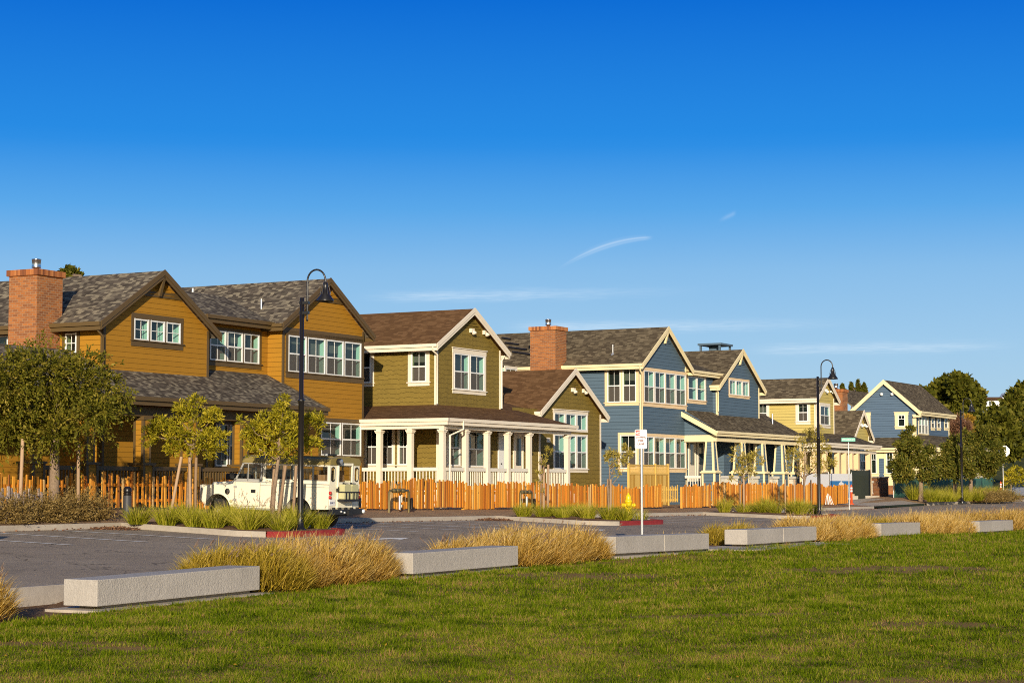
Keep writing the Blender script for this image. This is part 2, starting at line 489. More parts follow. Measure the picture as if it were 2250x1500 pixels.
def m_asphalt():
    m, nt, b = new_mat('cracked_asphalt')
    g = geopos(nt)
    f = mth(nt, 'ADD', mth(nt, 'MULTIPLY', noise(nt, .35, 4, g), .45), mth(nt, 'ADD', mth(nt, 'MULTIPLY', noise(nt, 3, 4, g), .25), mth(nt, 'MULTIPLY', noise(nt, 45, 3, g), .30)))
    c = ramp(nt, f, [(.30, (.27, .21, .15)), (.5, (.355, .28, .20)), (.72, (.44, .355, .26))])
    # wheel tracks and darker patches
    tr = noise(nt, 1.0, 3, mapping(nt, g, (.16, .10, 1)))
    c = mixc(nt, mth(nt, 'MULTIPLY', mth(nt, 'GREATER_THAN', tr, .60), .22), c, (.17, .135, .10))
    st = noise(nt, 1.6, 2, g)
    sr = nd(nt, 'ShaderNodeMapRange'); nt.links.new(st, sr.inputs[0]); sr.inputs[1].default_value = .70; sr.inputs[2].default_value = .80
    c = mixc(nt, mth(nt, 'MULTIPLY', sr.outputs[0], .65), c, (.09, .075, .06))
    vo = nd(nt, 'ShaderNodeTexVoronoi', feature='DISTANCE_TO_EDGE'); vo.inputs['Scale'].default_value = .22
    dn = nd(nt, 'ShaderNodeMix'); dn.data_type = 'VECTOR'; dn.inputs[0].default_value = .10
    nz = nd(nt, 'ShaderNodeTexNoise'); nz.inputs['Scale'].default_value = 1.3; nt.links.new(g, nz.inputs['Vector'])
    va = nd(nt, 'ShaderNodeVectorMath', operation='ADD'); vs = nd(nt, 'ShaderNodeVectorMath', operation='SCALE'); vs.inputs['Scale'].default_value = 1.6
    nt.links.new(nz.outputs['Color'], vs.inputs[0]); nt.links.new(g, va.inputs[0]); nt.links.new(vs.outputs[0], va.inputs[1]); nt.links.new(va.outputs[0], vo.inputs['Vector'])
    c = mixc(nt, mth(nt, 'MULTIPLY', mth(nt, 'LESS_THAN', vo.outputs['Distance'], .006), .7), c, (.07, .058, .045))
    nt.links.new(c, b.inputs['Base Color']); b.inputs['Roughness'].default_value = .92; b.inputs['Specular IOR Level'].default_value = .1
    bump(nt, b, noise(nt, 90, 3, g), .012)
    return m
M['asphalt'] = m_asphalt()

def m_bench():
    m, nt, b = new_mat('weathered_bench_concrete')
    g = geopos(nt)
    f = mth(nt, 'ADD', mth(nt, 'MULTIPLY', noise(nt, 1.1, 4, g), .4), mth(nt, 'ADD', mth(nt, 'MULTIPLY', noise(nt, 16, 4, g), .3), mth(nt, 'MULTIPLY', noise(nt, 70, 3, g), .3)))
    c = ramp(nt, f, [(.3, (.34, .305, .262)), (.7, (.49, .445, .39))])
    st = noise(nt, 1.0, 4, mapping(nt, g, (7, 7, .5)))
    sr = nd(nt, 'ShaderNodeMapRange'); nt.links.new(st, sr.inputs[0]); sr.inputs[1].default_value = .52; sr.inputs[2].default_value = .78
    c = mixc(nt, mth(nt, 'MULTIPLY', sr.outputs[0], .16), c, (.20, .175, .145))
    pit = nd(nt, 'ShaderNodeTexVoronoi'); pit.inputs['Scale'].default_value = 34; nt.links.new(g, pit.inputs['Vector'])
    c = mixc(nt, mth(nt, 'MULTIPLY', mth(nt, 'LESS_THAN', pit.outputs['Distance'], .16), .45), c, (.16, .14, .115))
    nt.links.new(c, b.inputs['Base Color']); b.inputs['Roughness'].default_value = .88; b.inputs['Specular IOR Level'].default_value = .15
    bump(nt, b, mth(nt, 'ADD', noise(nt, 38, 4, g), mth(nt, 'MULTIPLY', noise(nt, 9, 2, g), .3)), .013)
    return m
M['concrete'] = m_bench()
# ---------------------------------------------------------------- ground, road, kerbs
def m_screen():
    m = bpy.data.materials.new('insect_screen'); m.use_nodes = True
    nt = m.node_tree; nt.nodes.clear()
    out = nd(nt, 'ShaderNodeOutputMaterial')
    tr = nd(nt, 'ShaderNodeBsdfTransparent'); d = nd(nt, 'ShaderNodeBsdfDiffuse'); d.inputs[0].default_value = (.16, .135, .11, 1)
    mx = nd(nt, 'ShaderNodeMixShader'); mx.inputs[0].default_value = .5
    nt.links.new(tr.outputs[0], mx.inputs[1]); nt.links.new(d.outputs[0], mx.inputs[2]); nt.links.new(mx.outputs[0], out.inputs[0])
    return m
M['screen'] = m_screen()

def sheet(name, ts, ws, zf, mat, kind='structure'):
    nt_, nw = len(ts), len(ws)
    V = [tuple(W(t, w, zf(t, w))) for w in ws for t in ts]
    T = [(j * nt_ + i, j * nt_ + i + 1, (j + 1) * nt_ + i + 1, (j + 1) * nt_ + i) for j in range(nw - 1) for i in range(nt_ - 1)]
    o = mesh_np(name, V, T, np.full(len(T), .5), mat, smooth=True)
    o['kind'] = kind
    return o

def lawn_z(t, w):
    z = ZL(t)
    if w < 19: z += .035 * math.sin(t * .45 + w * .3) + .03 * math.sin(w * .7 - t * .21 + 1)
    return z

A_ = np.arange
sheet('ground', [-900, -300, -60, 60, 200, 500, 1200, 3000], [-900, -200, -40, 60, 120, 300, 800, 3000], lambda t, w: -.9 if w < 100 else -.5, M['far'])
sheet('lawn', list(A_(-60, 176, 1.0)), list(A_(-50, 19.6, 1.0)) + [19.3], lawn_z, M['lawnbase'])
sheet('planting_strip', list(A_(-60, 176, 1.0)), [19.25, 20.3, 21.32], lambda t, w: (lerp(ZL(t), ZE(t) + .04, min(1, max(0, (w - 19.9) / 1.4))) - .012) if t > 24 else ZL(t) - .02, M['mulch'])
sheet('road', list(A_(-60, 220, 1.0)), [21.4, 24, 28, 32, 36.1], road_z, M['asphalt'])
sheet('verge', list(A_(-60, 176, 1.0)), [36.1, 36.6, 37.0, 37.5, 38, 38.5, 40, 44, 60, 110], lambda t, w: verge_z(t, w), M['dirt'])

def kerb_run(name, path, width, zf, h, mat, inner_sign=1, parent=None, drop=.5):
    """kerb along a (t, w) path; inner edge is offset by width towards inner_sign side"""
    n = len(path)
    V = []; T = []
    for i, (t, w) in enumerate(path):
        a = path[max(0, i - 1)]; b = path[min(n - 1, i + 1)]
        dx, dy = b[0] - a[0], b[1] - a[1]; l = math.hypot(dx, dy)
        nx, ny = -dy / l * inner_sign, dx / l * inner_sign
        z = zf(t, w)
        for q in ((0, -drop), (.0, h - .02), (.02, h), (width, h), (width, -drop)):
            V.append(tuple(W(t + nx * q[0], w + ny * q[0], z + q[1])))
    for i in range(n - 1):
        for k in range(4):
            T.append((i * 5 + k, i * 5 + k + 1, (i + 1) * 5 + k + 1, (i + 1) * 5 + k))
    o = mesh_np(name, V, T, np.full(len(T), .5), mat, parent)
    if parent is None: o['kind'] = 'structure'
    return o

def road0(t, w): return road_z(t, w)
kerb_run('kerb', [(t, 21.45) for t in A_(-60, 51.2, 1.0)], .18, road0, .13, M['kerb'], -1)
kerb_run('kerb', [(t, 21.45) for t in A_(54.0, 176, 1.0)], .18, road0, .13, M['kerb'], -1)

PLANTERS = [(42.5, 46.6, 30.4), (63.4, 68.6, 30.5), (83.4, 88.9, 30.5)]
def planter_path(t0, t1, wf):
    lt = t0 + (1.0 if t0 < 50 else 1.9)
    pts = [(lt, 36.1), (lerp(lt, t0, .33), 34.4), (lerp(lt, t0, .66), 32.8)]
    r = 1.0
    for k in range(7):
        a = math.pi + k / 6 * math.pi / 2
        pts.append((t0 + r + r * math.cos(a), wf + r + r * math.sin(a)))
    for k in range(1, 4): pts.append((lerp(t0 + r, t1 - r, k / 4), wf))
    for k in range(7):
        a = -math.pi / 2 + k / 6 * math.pi / 2
        pts.append((t1 - r + r * math.cos(a), wf + r + r * math.sin(a)))
    pts += [(t1, 32.8), (t1, 34.4), (t1, 36.1)]
    return pts
for (t0, t1, wf) in PLANTERS:
    pp = planter_path(t0, t1, wf)
    i0 = 6 if t0 < 50 else 8
    kerb_run('kerb', pp[:i0 + 1], .16, road0, .15, M['kerb'], -1)
    kerb_run('red_kerb', pp[i0:19], .16, road0, .152, M['kerbred'], -1)
    kerb_run('kerb', pp[18:], .16, road0, .15, M['kerb'], -1)
    mb = MB()
    inn = []
    for i, (t, w) in enumerate(pp):
        a = pp[max(0, i - 1)]; b = pp[min(len(pp) - 1, i + 1)]
        dx, dy = b[0] - a[0], b[1] - a[1]; l = math.hypot(dx, dy)
        inn.append((t + dy / l * .1, w - dx / l * .1))
    c = ((t0 + t1) / 2, 33.4)
    V = [tuple(W(c[0], c[1], road_z(*c) + .22))] + [tuple(W(t, w, road_z(t, w) + .125)) for t, w in inn]
    T = [(0, i, i + 1) for i in range(1, len(inn))] + [(0, len(inn), 1)]
    o = mesh_np('planting_bed', V, T, np.full(len(T), .5), M['mulch'], smooth=True); o['kind'] = 'structure'

# far kerb between the planters
def far_kerb(a, b): kerb_run('kerb', [(t, 36.02) for t in np.linspace(a, b, max(2, int((b - a) / 1.0) + 1))], .17, road0, .15, M['kerb'], 1)
far_kerb(-60, 43.4); far_kerb(46.7, 65.2); far_kerb(68.7, 85.2); far_kerb(89.0, 110.5)
far_kerb(121.0, 150.0)

# painted lines: the parking stalls, a few worn arrows
def strip(name, pts, width, mat, dz=.006):
    V = []; T = []
    n = len(pts)
    for i, (t, w) in enumerate(pts):
        a = pts[max(0, i - 1)]; b = pts[min(n - 1, i + 1)]
        dx, dy = b[0] - a[0], b[1] - a[1]; l = math.hypot(dx, dy); nx, ny = -dy / l * width / 2, dx / l * width / 2
        for s in (1, -1):
            q = (t + nx * s, w + ny * s); V.append(tuple(W(q[0], q[1], road_z(*q) + dz)))
    T = [(2 * i, 2 * i + 1, 2 * i + 3, 2 * i + 2) for i in range(n - 1)]
    o = mesh_np(name, V, T, np.full(len(T), .5), mat); o['kind'] = 'structure'
def stall(t, w0=30.5, w1=35.8):
    strip('road_marking', [(t, lerp(w0, w1, k / 4)) for k in range(5)], .14, M['roadpaint'], .010)
for t in (40.4, 37.7, 35.0, 32.3, 47.2, 50.3, 53.0, 55.7, 58.4, 61.1, 70.6, 73.3, 76.0, 78.7, 81.4, 91.2, 93.9, 96.6, 99.3, 102.0, 104.7, 107.4): stall(t)
strip('road_marking', [(lerp(93, 150, k / 20), 27.6) for k in range(21)], .12, M['roadpaint'])
def flat_poly(name, pts, mat, dz=.007):
    V = [tuple(W(t, w, road_z(t, w) + dz)) for t, w in pts]
    me = bpy.data.meshes.new(name); me.from_pydata(V, [], [list(range(len(V)))]); me.materials.append(mat)
    o = link(name, me); o['kind'] = 'structure'
def arrow(t, w, s):
    flat_poly('road_marking', [(t - s * .2, w - .09), (t + s * 1.5, w - .09), (t + s * 1.5, w + .09), (t - s * .2, w + .09)][::1 if s > 0 else -1], M['roadpaint'])
    flat_poly('road_marking', [(t + s * 1.5, w - .42), (t + s * 2.6, w), (t + s * 1.5, w + .42)][::1 if s > 0 else -1], M['roadpaint'])
arrow(43.6, 28.3, 1); arrow(46.2, 25.6, -1); arrow(56.6, 28.6, 1)

# concrete footing strips under the benches, paved crossing between the third and fourth
def slab(name, t0, t1, w0, w1, zt, mat, h=.3):
    mb = MB()
    lo = [W(t0, w0, zt - h), W(t1, w0, zt - h), W(t1, w1, zt - h), W(t0, w1, zt - h)]
    hi = [W(t0, w0, zt), W(t1, w0, zt), W(t1, w1, zt), W(t0, w1, zt)]
    mb.hexa(lo, hi)
    o = mb.build(name, mat, None, .01); o['kind'] = 'structure'; return o
BENCH = [(22.8, 26.9, -.115, -.055, 1), (31.8, 36.0, .01, .035, 1), (40.7, 46.2, .12, .075, 2), (48.8, 54.2, .115, .105, 2), (60.2, 64.4, .085, .055, 1), (71.8, 76.7, -.03, -.06, 1)]
for (t0, t1, z0, z1, nb) in BENCH:
    mb = MB()
    mb.hexa([W(t0 - .18, 19.22, z0 - .5), W(t1 + .15, 19.22, z1 - .5), W(t1 + .15, 20.25, z1 - .5), W(t0 - .18, 20.25, z0 - .5)],
            [W(t0 - .18, 19.22, z0 + .02), W(t1 + .15, 19.22, z1 + .02), W(t1 + .15, 20.25, z1 + .02), W(t0 - .18, 20.25, z0 + .02)])
    mb.build('path', M['kerb'])['kind'] = 'structure'
slab('path', 46.4, 48.6, 18.2, 21.4, .135, M['kerb']); 
sheet('path', [51.3, 53.8], [20.6, 21.2, 21.5], lambda t, w: .12 + .05 * (w - 20.5), M['kerb'])
slab('path', 48.6, 53.4, 17.9, 19.1, .118, M['kerb'])
# drive apron by the construction gate
sheet('path', list(A_(110.6, 121.1, 1.05)), [36.0, 36.3, 37.2, 38.6, 41], lambda t, w: max(road_z(t, w) + .03, verge_z(t, w) + .012), M['kerb'])
# ---------------------------------------------------------------- houses
class House:
    def __init__(s, name, label, base, cat='house'):
        s.base = Vector(base)
        s.root = empty(name, W(*base), label, cat, rotz=ROT)
        s.holes = {}
    def mb(s): return MB(s.base)
    def part(s, mb, name, mat, bevel=0.0, label=None, parent=None):
        o = mb.build(name, mat, parent or s.root, bevel)
        if label: o['label'] = label
        return o

def pbox(mb, plane, c, a0, a1, n0, n1, z0, z1):
    if plane == 'f': mb.box(a0, a1, c + n0, c + n1, z0, z1)
    else: mb.box(c + n0, c + n1, a0, a1, z0, z1)

def pquad(mb, plane, c, pts):
    mb.poly([(a, c + n, z) if plane == 'f' else (c + n, a, z) for a, n, z in pts])

def window(h, plane, c, a0, a1, z0, z1, n=1, cas='cream', cs=.11, ct=.15, cb=.13, mull=.10, style='dh', cap=False, lin='lining', key=None, screen=True, depth=None, sill=True, white='white'):
    cm = M[cas]
    inner = (a1 - a0) - 2 * cs - (n - 1) * mull
    lw = inner / n
    zl0, zl1 = z0 + cb, z1 - ct
    lites = []
    a = a0 + cs
    for i in range(n):
        lites.append((a, a + lw)); a += lw + mull
    # white sash frames
    mb = h.mb(); f = .045
    for (p, q) in lites:
        pbox(mb, plane, c, p - .012, p + f, -.032, .014, zl0 - .012, zl1 + .012)
        pbox(mb, plane, c, q - f, q + .012, -.032, .014, zl0 - .012, zl1 + .012)
        pbox(mb, plane, c, p + f, q - f, -.030, .014, zl1 - f, zl1 + .012)
        pbox(mb, plane, c, p + f, q - f, -.030, .014, zl0 - .012, zl0 + f)
        zm = (zl0 + zl1) / 2
        if style in ('dh', 'dh0'):
            pbox(mb, plane, c, p + f, q - f, -.022, .033, zm - .028, zm + .028)
        if style in ('dh', 'q', 'v'):
            pbox(mb, plane, c, (p + q) / 2 - .010, (p + q) / 2 + .010, .004, .016, zl0 + f, zl1 - f)
        if style == 'q':
            pbox(mb, plane, c, p + f, q - f, -.008, .027, zm - .012, zm + .012)
        if style == 'top2':
            pbox(mb, plane, c, p + f, q - f, -.022, .033, zl1 - (zl1 - zl0) * .34 - .02, zl1 - (zl1 - zl0) * .34 + .02)
            pbox(mb, plane, c, (p + q) / 2 - .012, (p + q) / 2 + .012, -.010, .028, zl1 - (zl1 - zl0) * .34, zl1 - f)
    win = h.part(mb, 'window', M[white])
    # casing boards
    mb = h.mb()
    ca = [(a0, a0 + cs)] + [(lites[i][1], lites[i + 1][0]) for i in range(n - 1)] + [(a1 - cs, a1)]
    for (p, q) in ca: pbox(mb, plane, c, p, q, -.026, .01, zl0, zl1)
    pbox(mb, plane, c, a0 - (.02 if cap else 0), a1 + (.02 if cap else 0), -.03, .01, zl1, z1)
    pbox(mb, plane, c, a0, a1, -.028, .01, z0, zl0 - (.03 if sill else 0))
    if sill: pbox(mb, plane, c, a0 - .05, a1 + .05, -.07, .01, zl0 - .04, zl0)
    if cap: pbox(mb, plane, c, a0 - .06, a1 + .06, -.075, .01, z1, z1 + .04)
    h.part(mb, 'casing', cm, parent=win)
    # glass, blinds and the dark room behind
    d = depth or (.30 if plane == 'f' else .26)
    g = h.mb(); b = h.mb(); r = h.mb(); sc = h.mb(); rs_ = h.mb()
    for (p, q) in lites:
        e = [random.uniform(-.004, .004) for _ in range(3)]
        pquad(g, plane, c, [(p, .018 + e[0], zl0), (q, .018 + e[1], zl0), (q, .018 + e[1] + e[2], zl1), (p, .018 + e[0] + e[2], zl1)])
        d = (depth or (.30 if plane == 'f' else .26)) * random.uniform(.72, 1.15)
        if random.random() < .3 and style in ('dh', 'dh0'):
            zs = lerp(zl1, zl0, random.choice([.2, .35, .5])); pquad(rs_, plane, c, [(p, d * .9, zs), (q, d * .9, zs), (q, d * .9, zl1), (p, d * .9, zl1)])
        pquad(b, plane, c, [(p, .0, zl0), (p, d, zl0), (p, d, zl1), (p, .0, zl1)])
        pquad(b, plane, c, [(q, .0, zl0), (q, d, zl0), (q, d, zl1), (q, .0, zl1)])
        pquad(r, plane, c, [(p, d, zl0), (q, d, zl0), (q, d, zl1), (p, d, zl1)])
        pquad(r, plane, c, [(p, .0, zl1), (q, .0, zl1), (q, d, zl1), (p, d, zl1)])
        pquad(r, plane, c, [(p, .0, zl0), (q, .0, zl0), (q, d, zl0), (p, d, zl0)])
        zm = (zl0 + zl1) / 2
        if screen and style in ('dh', 'dh0'): pquad(sc, plane, c, [(p, .008, zl0), (q, .008, zl0), (q, .008, zm), (p, .008, zm)])
        h.holes.setdefault(key or (plane, round(c, 3)), []).append((p, q, zl0, zl1))
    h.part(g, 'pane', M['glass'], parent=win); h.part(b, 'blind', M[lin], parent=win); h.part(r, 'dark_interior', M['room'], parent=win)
    if rs_.v: h.part(rs_, 'roller_shade', M['shade'], parent=win)
    if sc.v: h.part(sc, 'insect_screen', M['screen'], parent=win)
    return win

def winF(h, x0, y0, x1, y1, w, *a, **k):
    t0, z1 = onw(x0, y0, w); t1, z0 = onw(x1, y1, w)
    return window(h, 'f', w, t0, t1, z0, z1, *a, **k)

def winS(h, x0, y0, x1, y1, t, *a, **k):
    w1, z1 = ont(x0, y0, t); w0, z0 = ont(x1, y1, t)
    return window(h, 's', t, w0, w1, z0, z1, *a, **k)

def wall(mb, plane, c, poly, holes=()):
    xs = sorted(set([min(p[0] for p in poly), max(p[0] for p in poly)] + [v for q in holes for v in q[:2]]))
    zs = sorted(set([min(p[1] for p in poly), max(p[1] for p in poly)] + [v for q in holes for v in q[2:]]))
    for i in range(len(xs) - 1):
        for j in range(len(zs) - 1):
            cx, cz = (xs[i] + xs[i + 1]) / 2, (zs[j] + zs[j + 1]) / 2
            if any(q[0] < cx < q[1] and q[2] < cz < q[3] for q in holes): continue
            c_ = clip_poly(poly, xs[i], xs[i + 1], zs[j], zs[j + 1])
            if len(c_) >= 3:
                pts = [(a, c, z) if plane == 'f' else (c, a, z) for a, z in c_]
                if plane == 's': pts.reverse()
                mb.poly(pts)

def gable_block(h, tl, tr, wf, wb, zb, tL, tR, zE, zR, siding, roof, trim, rake=.27, th=.11, band=None, gutters='LR', vent=True, louver_w=.9, collar=False, knee=False, side_zb=None):
    """one gabled volume with its ridge running back along w"""
    tc = (tL + tR) / 2
    sl = (zR - zE) / (tc - tL)
    ztop = lambda t: zR - abs(t - tc) * sl - th
    mb = h.mb()
    pent = [(tl, zb), (tr, zb), (tr, ztop(tr)), (tc, ztop(tc)), (tl, ztop(tl))]
    wall(mb, 'f', wf, pent, h.holes.get(('f', round(wf, 3)), []))
    wall(mb, 's', tl, [(wf, zb), (wb, zb), (wb, ztop(tl)), (wf, ztop(tl))], h.holes.get(('s', round(tl, 3)), []))
    wall(mb, 's', tr, [(wf, zb), (wb, zb), (wb, ztop(tr)), (wf, ztop(tr))])
    wall(mb, 'f', wb, pent)
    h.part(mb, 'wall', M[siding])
    # roof slab
    mb = h.mb(); w0 = wf - rake
    mb.prism([(tL, w0, zE), (tc, w0, zR), (tc, w0, zR - th), (tL, w0, zE - th)], (0, wb - w0 + .3, 0))
    mb.prism([(tc, w0, zR), (tR, w0, zE), (tR, w0, zE - th), (tc, w0, zR - th)], (0, wb - w0 + .3, 0))
    rf = h.part(mb, 'roof', M[roof])
    # bargeboards
    mb = h.mb()
    for (d0, d1, o) in ((-.035, .15, .045), (.15, .27, .02)):
        for sgn, te in ((1, tL), (-1, tR)):
            P = [(te, zE - d0), (tc, zR - d0), (tc, zR - d1), (te, zE - d1)]
            mb.prism([(p[0], w0 - o, p[1]) for p in P], (0, o, 0))
    h.part(mb, 'bargeboard', M[trim])
    # gutters and fascias
    for sgn, te, key in ((-1, tL, 'L'), (1, tR, 'R')):
        if key not in gutters: continue
        g = h.mb()
        g.box(te, te + sgn * .11, w0 - .03, wb, zE - .12, zE + .015)
        g.box(te - sgn * .01, te + sgn * .035, w0 - .01, wb, zE - .27, zE - .12)
        h.part(g, 'gutter', M[trim])
    # corner boards
    for t_, s_ in ((tl, -1), (tr, 1)):
        mb = h.mb()
        mb.box(t_ + s_ * .022, t_ - s_ * .10, wf - .024, wf + .002, zb, ztop(t_) - .02)
        mb.box(t_ + s_ * .024, t_ - s_ * .001, wf + .002, wf + .10, zb, ztop(t_) - .02)
        h.part(mb, 'corner_board', M[trim])
    if band:
        mb = h.mb(); mb.box(tl - .02, tr + .02, wf - .03, wf + .01, band[0], band[1]); h.part(mb, 'trim_band', M[trim])
    if vent:
        mb = h.mb(); zt = ztop(tc) - .12; hh = .5
        for k in range(5):
            z = zt - .12 - k * .11; hw = (zt - z) / sl - .06
            if hw > .05: mb.prism([(tc - hw, wf, z), (tc - hw, wf - .05, z - .05), (tc - hw, wf - .03, z - .065), (tc - hw, wf, z - .03)], (2 * hw, 0, 0))
        h.part(mb, 'gable_vent', M[siding])
    if collar:
        mb = h.mb(); z = ztop(tc) - .82
        hw = (ztop(tc) - z) / sl; hw2 = (ztop(tc) - z - .22) / sl
        mb.prism([(tc - hw, wf - .035, z), (tc + hw, wf - .035, z), (tc + hw2, wf - .035, z + .22), (tc - hw2, wf - .035, z + .22)], (0, .035, 0))
        h.part(mb, 'collar_board', M[trim])
    if knee:
        mb = h.mb(); z = ztop(tc) - .16
        mb.prism([(tc - .06, wf, z - .62), (tc - .06, wf - .12, z - .62), (tc - .06, w0 - .02, z - .02), (tc - .06, w0 - .02, z + .08)], (.12, 0, 0))
        h.part(mb, 'knee_brace', M[trim])
    return ztop

def rising_roof(h, t0, t1, w0, z0, w1, z1, roof, trim, th=.11, gutter=True, name='roof', rakeL=False, rakeR=False):
    mb = h.mb()
    mb.prism([(t0, w0, z0), (t0, w1, z1), (t0, w1, z1 - th), (t0, w0, z0 - th)], (t1 - t0, 0, 0))
    h.part(mb, name, M[roof])
    if gutter:
        g = h.mb(); g.box(t0 - .02, t1 + .02, w0 - .11, w0, z0 - .12, z0 + .015); g.box(t0, t1, w0 - .03, w0 + .01, z0 - .27, z0 - .12)
        h.part(g, 'gutter', M[trim])
    mb = h.mb()
    for on, te, s in ((rakeL, t0, -1), (rakeR, t1, 1)):
        if on: mb.prism([(te, w0, z0 + .03), (te, w1, z1 + .03), (te, w1, z1 - .25), (te, w0, z0 - .25)], (s * .05, 0, 0))
    if mb.v: h.part(mb, 'bargeboard', M[trim])

def chimney(h, t0, t1, w0, w1, zb, zt):
    mb = h.mb(); mb.box(t0, t1, w0, w1, zb, zt - .2)
    c = h.part(mb, 'chimney', M['brick'])
    mb = h.mb()
    n = 16
    for (p0, p1, fx) in ((t0 - .07, t1 + .07, True), (w0 - .07, w1 + .07, False)):
        step = (p1 - p0) / n
        for k in range(n):
            mb.rnd = random.random()
            a, b = p0 + k * step, p0 + (k + 1) * step - .006
            if fx: mb.box(a, b, w0 - .07, w0 + .1, zt - .2, zt); mb.box(a, b, w1 - .1, w1 + .07, zt - .2, zt)
            elif 1 < k < n - 2: mb.box(t0 - .07, t0 + .1, a, b, zt - .2, zt - .002); mb.box(t1 - .1, t1 + .07, a, b, zt - .2, zt - .002)
    mb.box(t0 - .05, t1 + .05, w0 - .05, w1 + .05, zt - .21, zt - .03)
    h.part(mb, 'chimney_cap', M['brickcap'], parent=c)
    mb = h.mb(); tc, wc = (t0 + t1) / 2, (w0 + w1) / 2
    mb.lathe([(.10, 0), (.10, .16), (.155, .16), (.16, .19), (.155, .21), (.155, .42), (.165, .43), (.165, .46), (.06, .48)], (tc, wc, zt - .04), 14)
    h.part(mb, 'flue_cap', M['steel'], parent=c)

def column(h, t, w, z0, z1, s, mat, cap=True, label=None):
    mb = h.mb(); e = s / 2
    mb.box(t - e, t + e, w - e, w + e, z0, z1)
    mb.box(t - e - .02, t + e + .02, w - e - .02, w + e + .02, z0, z0 + .12)
    if cap:
        mb.box(t - e - .03, t + e + .03, w - e - .03, w + e + .03, z1 - .16, z1 - .10)
        mb.box(t - e - .055, t + e + .055, w - e - .055, w + e + .055, z1 - .10, z1 - .04)
    h.part(mb, 'column', M[mat], .006)

def tapered_column(h, t, w, z0, zc, z1, mat, trim, b=.30, tp=.20, ped=.36):
    mb = h.mb(); e = .025
    mb.box(t - ped, t + ped, w - ped, w + ped, z0, zc)
    mb.hexa([(t - b, w - b, zc + .1), (t + b, w - b, zc + .1), (t + b, w + b, zc + .1), (t - b, w + b, zc + .1)], [(t - tp, w - tp, z1), (t + tp, w - tp, z1), (t + tp, w + tp, z1), (t - tp, w + tp, z1)])
    col = h.part(mb, 'column', M[mat])
    mb = h.mb(); k = .09
    for sx in (-1, 1):
        for sy in (-1, 1):
            def cb(s0, za, s1, zb_):
                a0, a1 = sorted((t + sx * (s0 + e), t + sx * (s0 - k))); b0, b1 = sorted((w + sy * (s0 + e), w + sy * (s0 - k)))
                c0, c1 = sorted((t + sx * (s1 + e), t + sx * (s1 - k * .8))); d0, d1 = sorted((w + sy * (s1 + e), w + sy * (s1 - k * .8)))
                mb.hexa([(a0, b0, za), (a1, b0, za), (a1, b1, za), (a0, b1, za)], [(c0, d0, zb_), (c1, d0, zb_), (c1, d1, zb_), (c0, d1, zb_)])
            cb(b, zc + .1, tp, z1 - .04); cb(ped, z0, ped, zc - .01)
    mb.box(t - ped - .1, t + ped + .1, w - ped - .1, w + ped + .1, zc - .01, zc + .07)
    mb.box(t - ped - .03, t + ped + .03, w - ped - .03, w + ped + .03, zc + .07, zc + .13)
    mb.box(t - tp - .05, t + tp + .05, w - tp - .05, w + tp + .05, z1 - .06, z1 - .005)
    h.part(mb, 'column_trim', M[trim], parent=col)

def railing(h, p0, p1, zt, zb, mat, sp=.145, bal=.032):
    mb = h.mb()
    (t0, w0), (t1, w1) = p0, p1
    L = math.hypot(t1 - t0, w1 - w0); n = max(2, int(L / sp))
    alongt = abs(t1 - t0) > abs(w1 - w0)
    e = .055
    if alongt:
        mb.box(t0, t1, w0 - e, w0 + e, zt - .14, zt); mb.box(t0, t1, w0 - .03, w0 + .03, zb, zb + .08)
    else:
        mb.box(t0 - e, t0 + e, w0, w1, zt - .14, zt); mb.box(t0 - .03, t0 + .03, w0, w1, zb, zb + .08)
    for k in range(1, n):
        f = k / n; t = lerp(t0, t1, f); w = lerp(w0, w1, f)
        mb.box(t - bal / 2, t + bal / 2, w - bal / 2, w + bal / 2, zb + .08, zt - .14)
    h.part(mb, 'railing', M[mat])

def downspout(h, pts, mat):
    mb = h.mb(); mb.tube(pts, .042, 8); h.part(mb, 'downspout', M[mat])

def floodlight(h, t, w, z, mat='white'):
    mb = h.mb(); mb.box(t - .12, t + .12, w - .14, w, z - .08, z + .10)
    mb.lathe([(.05, -.02), (.09, .05), (.10, .12)], (t + .06, w - .22, z - .08), 10, axis='y')
    mb.tube([(t, w - .1, z), (t + .04, w - .2, z - .06)], .04, 8)
    h.part(mb, 'flood_light', M[mat])

def door(h, x0, y0, x1, y1, w, mat='ivory', glass=True):
    t0, z1 = onw(x0, y0, w); t1, _ = onw(x1, y0, w); z0 = z1 - 2.25
    mb = h.mb()
    mb.box(t0, t1, w - .04, w + .01, z0, z1)
    mb.box(t0 - .1, t0, w - .06, w + .01, z0, z1 + .1); mb.box(t1, t1 + .1, w - .06, w + .01, z0, z1 + .1); mb.box(t0, t1, w - .06, w + .01, z1, z1 + .1)
    d = h.part(mb, 'door', M[mat])
    if glass:
        mb = h.mb()
        m_ = (t1 - t0) * .18
        mb.box(t0 + m_, t1 - m_, w - .046, w - .041, z0 + .9, z1 - .15)
        h.part(mb, 'door_glass', M['darkglass'], parent=d)
    mb = h.mb(); mb.lathe([(.0, 0), (.03, .01), (.03, .05), (.0, .06)], (t0 + .12, w - .1, z0 + 1.0), 10, axis='y')
    h.part(mb, 'door_handle', M['bronze'], parent=d)
M['darkglass'] = m_simple('dark_door_glass', (.035, .05, .05), .08, 0, .6)

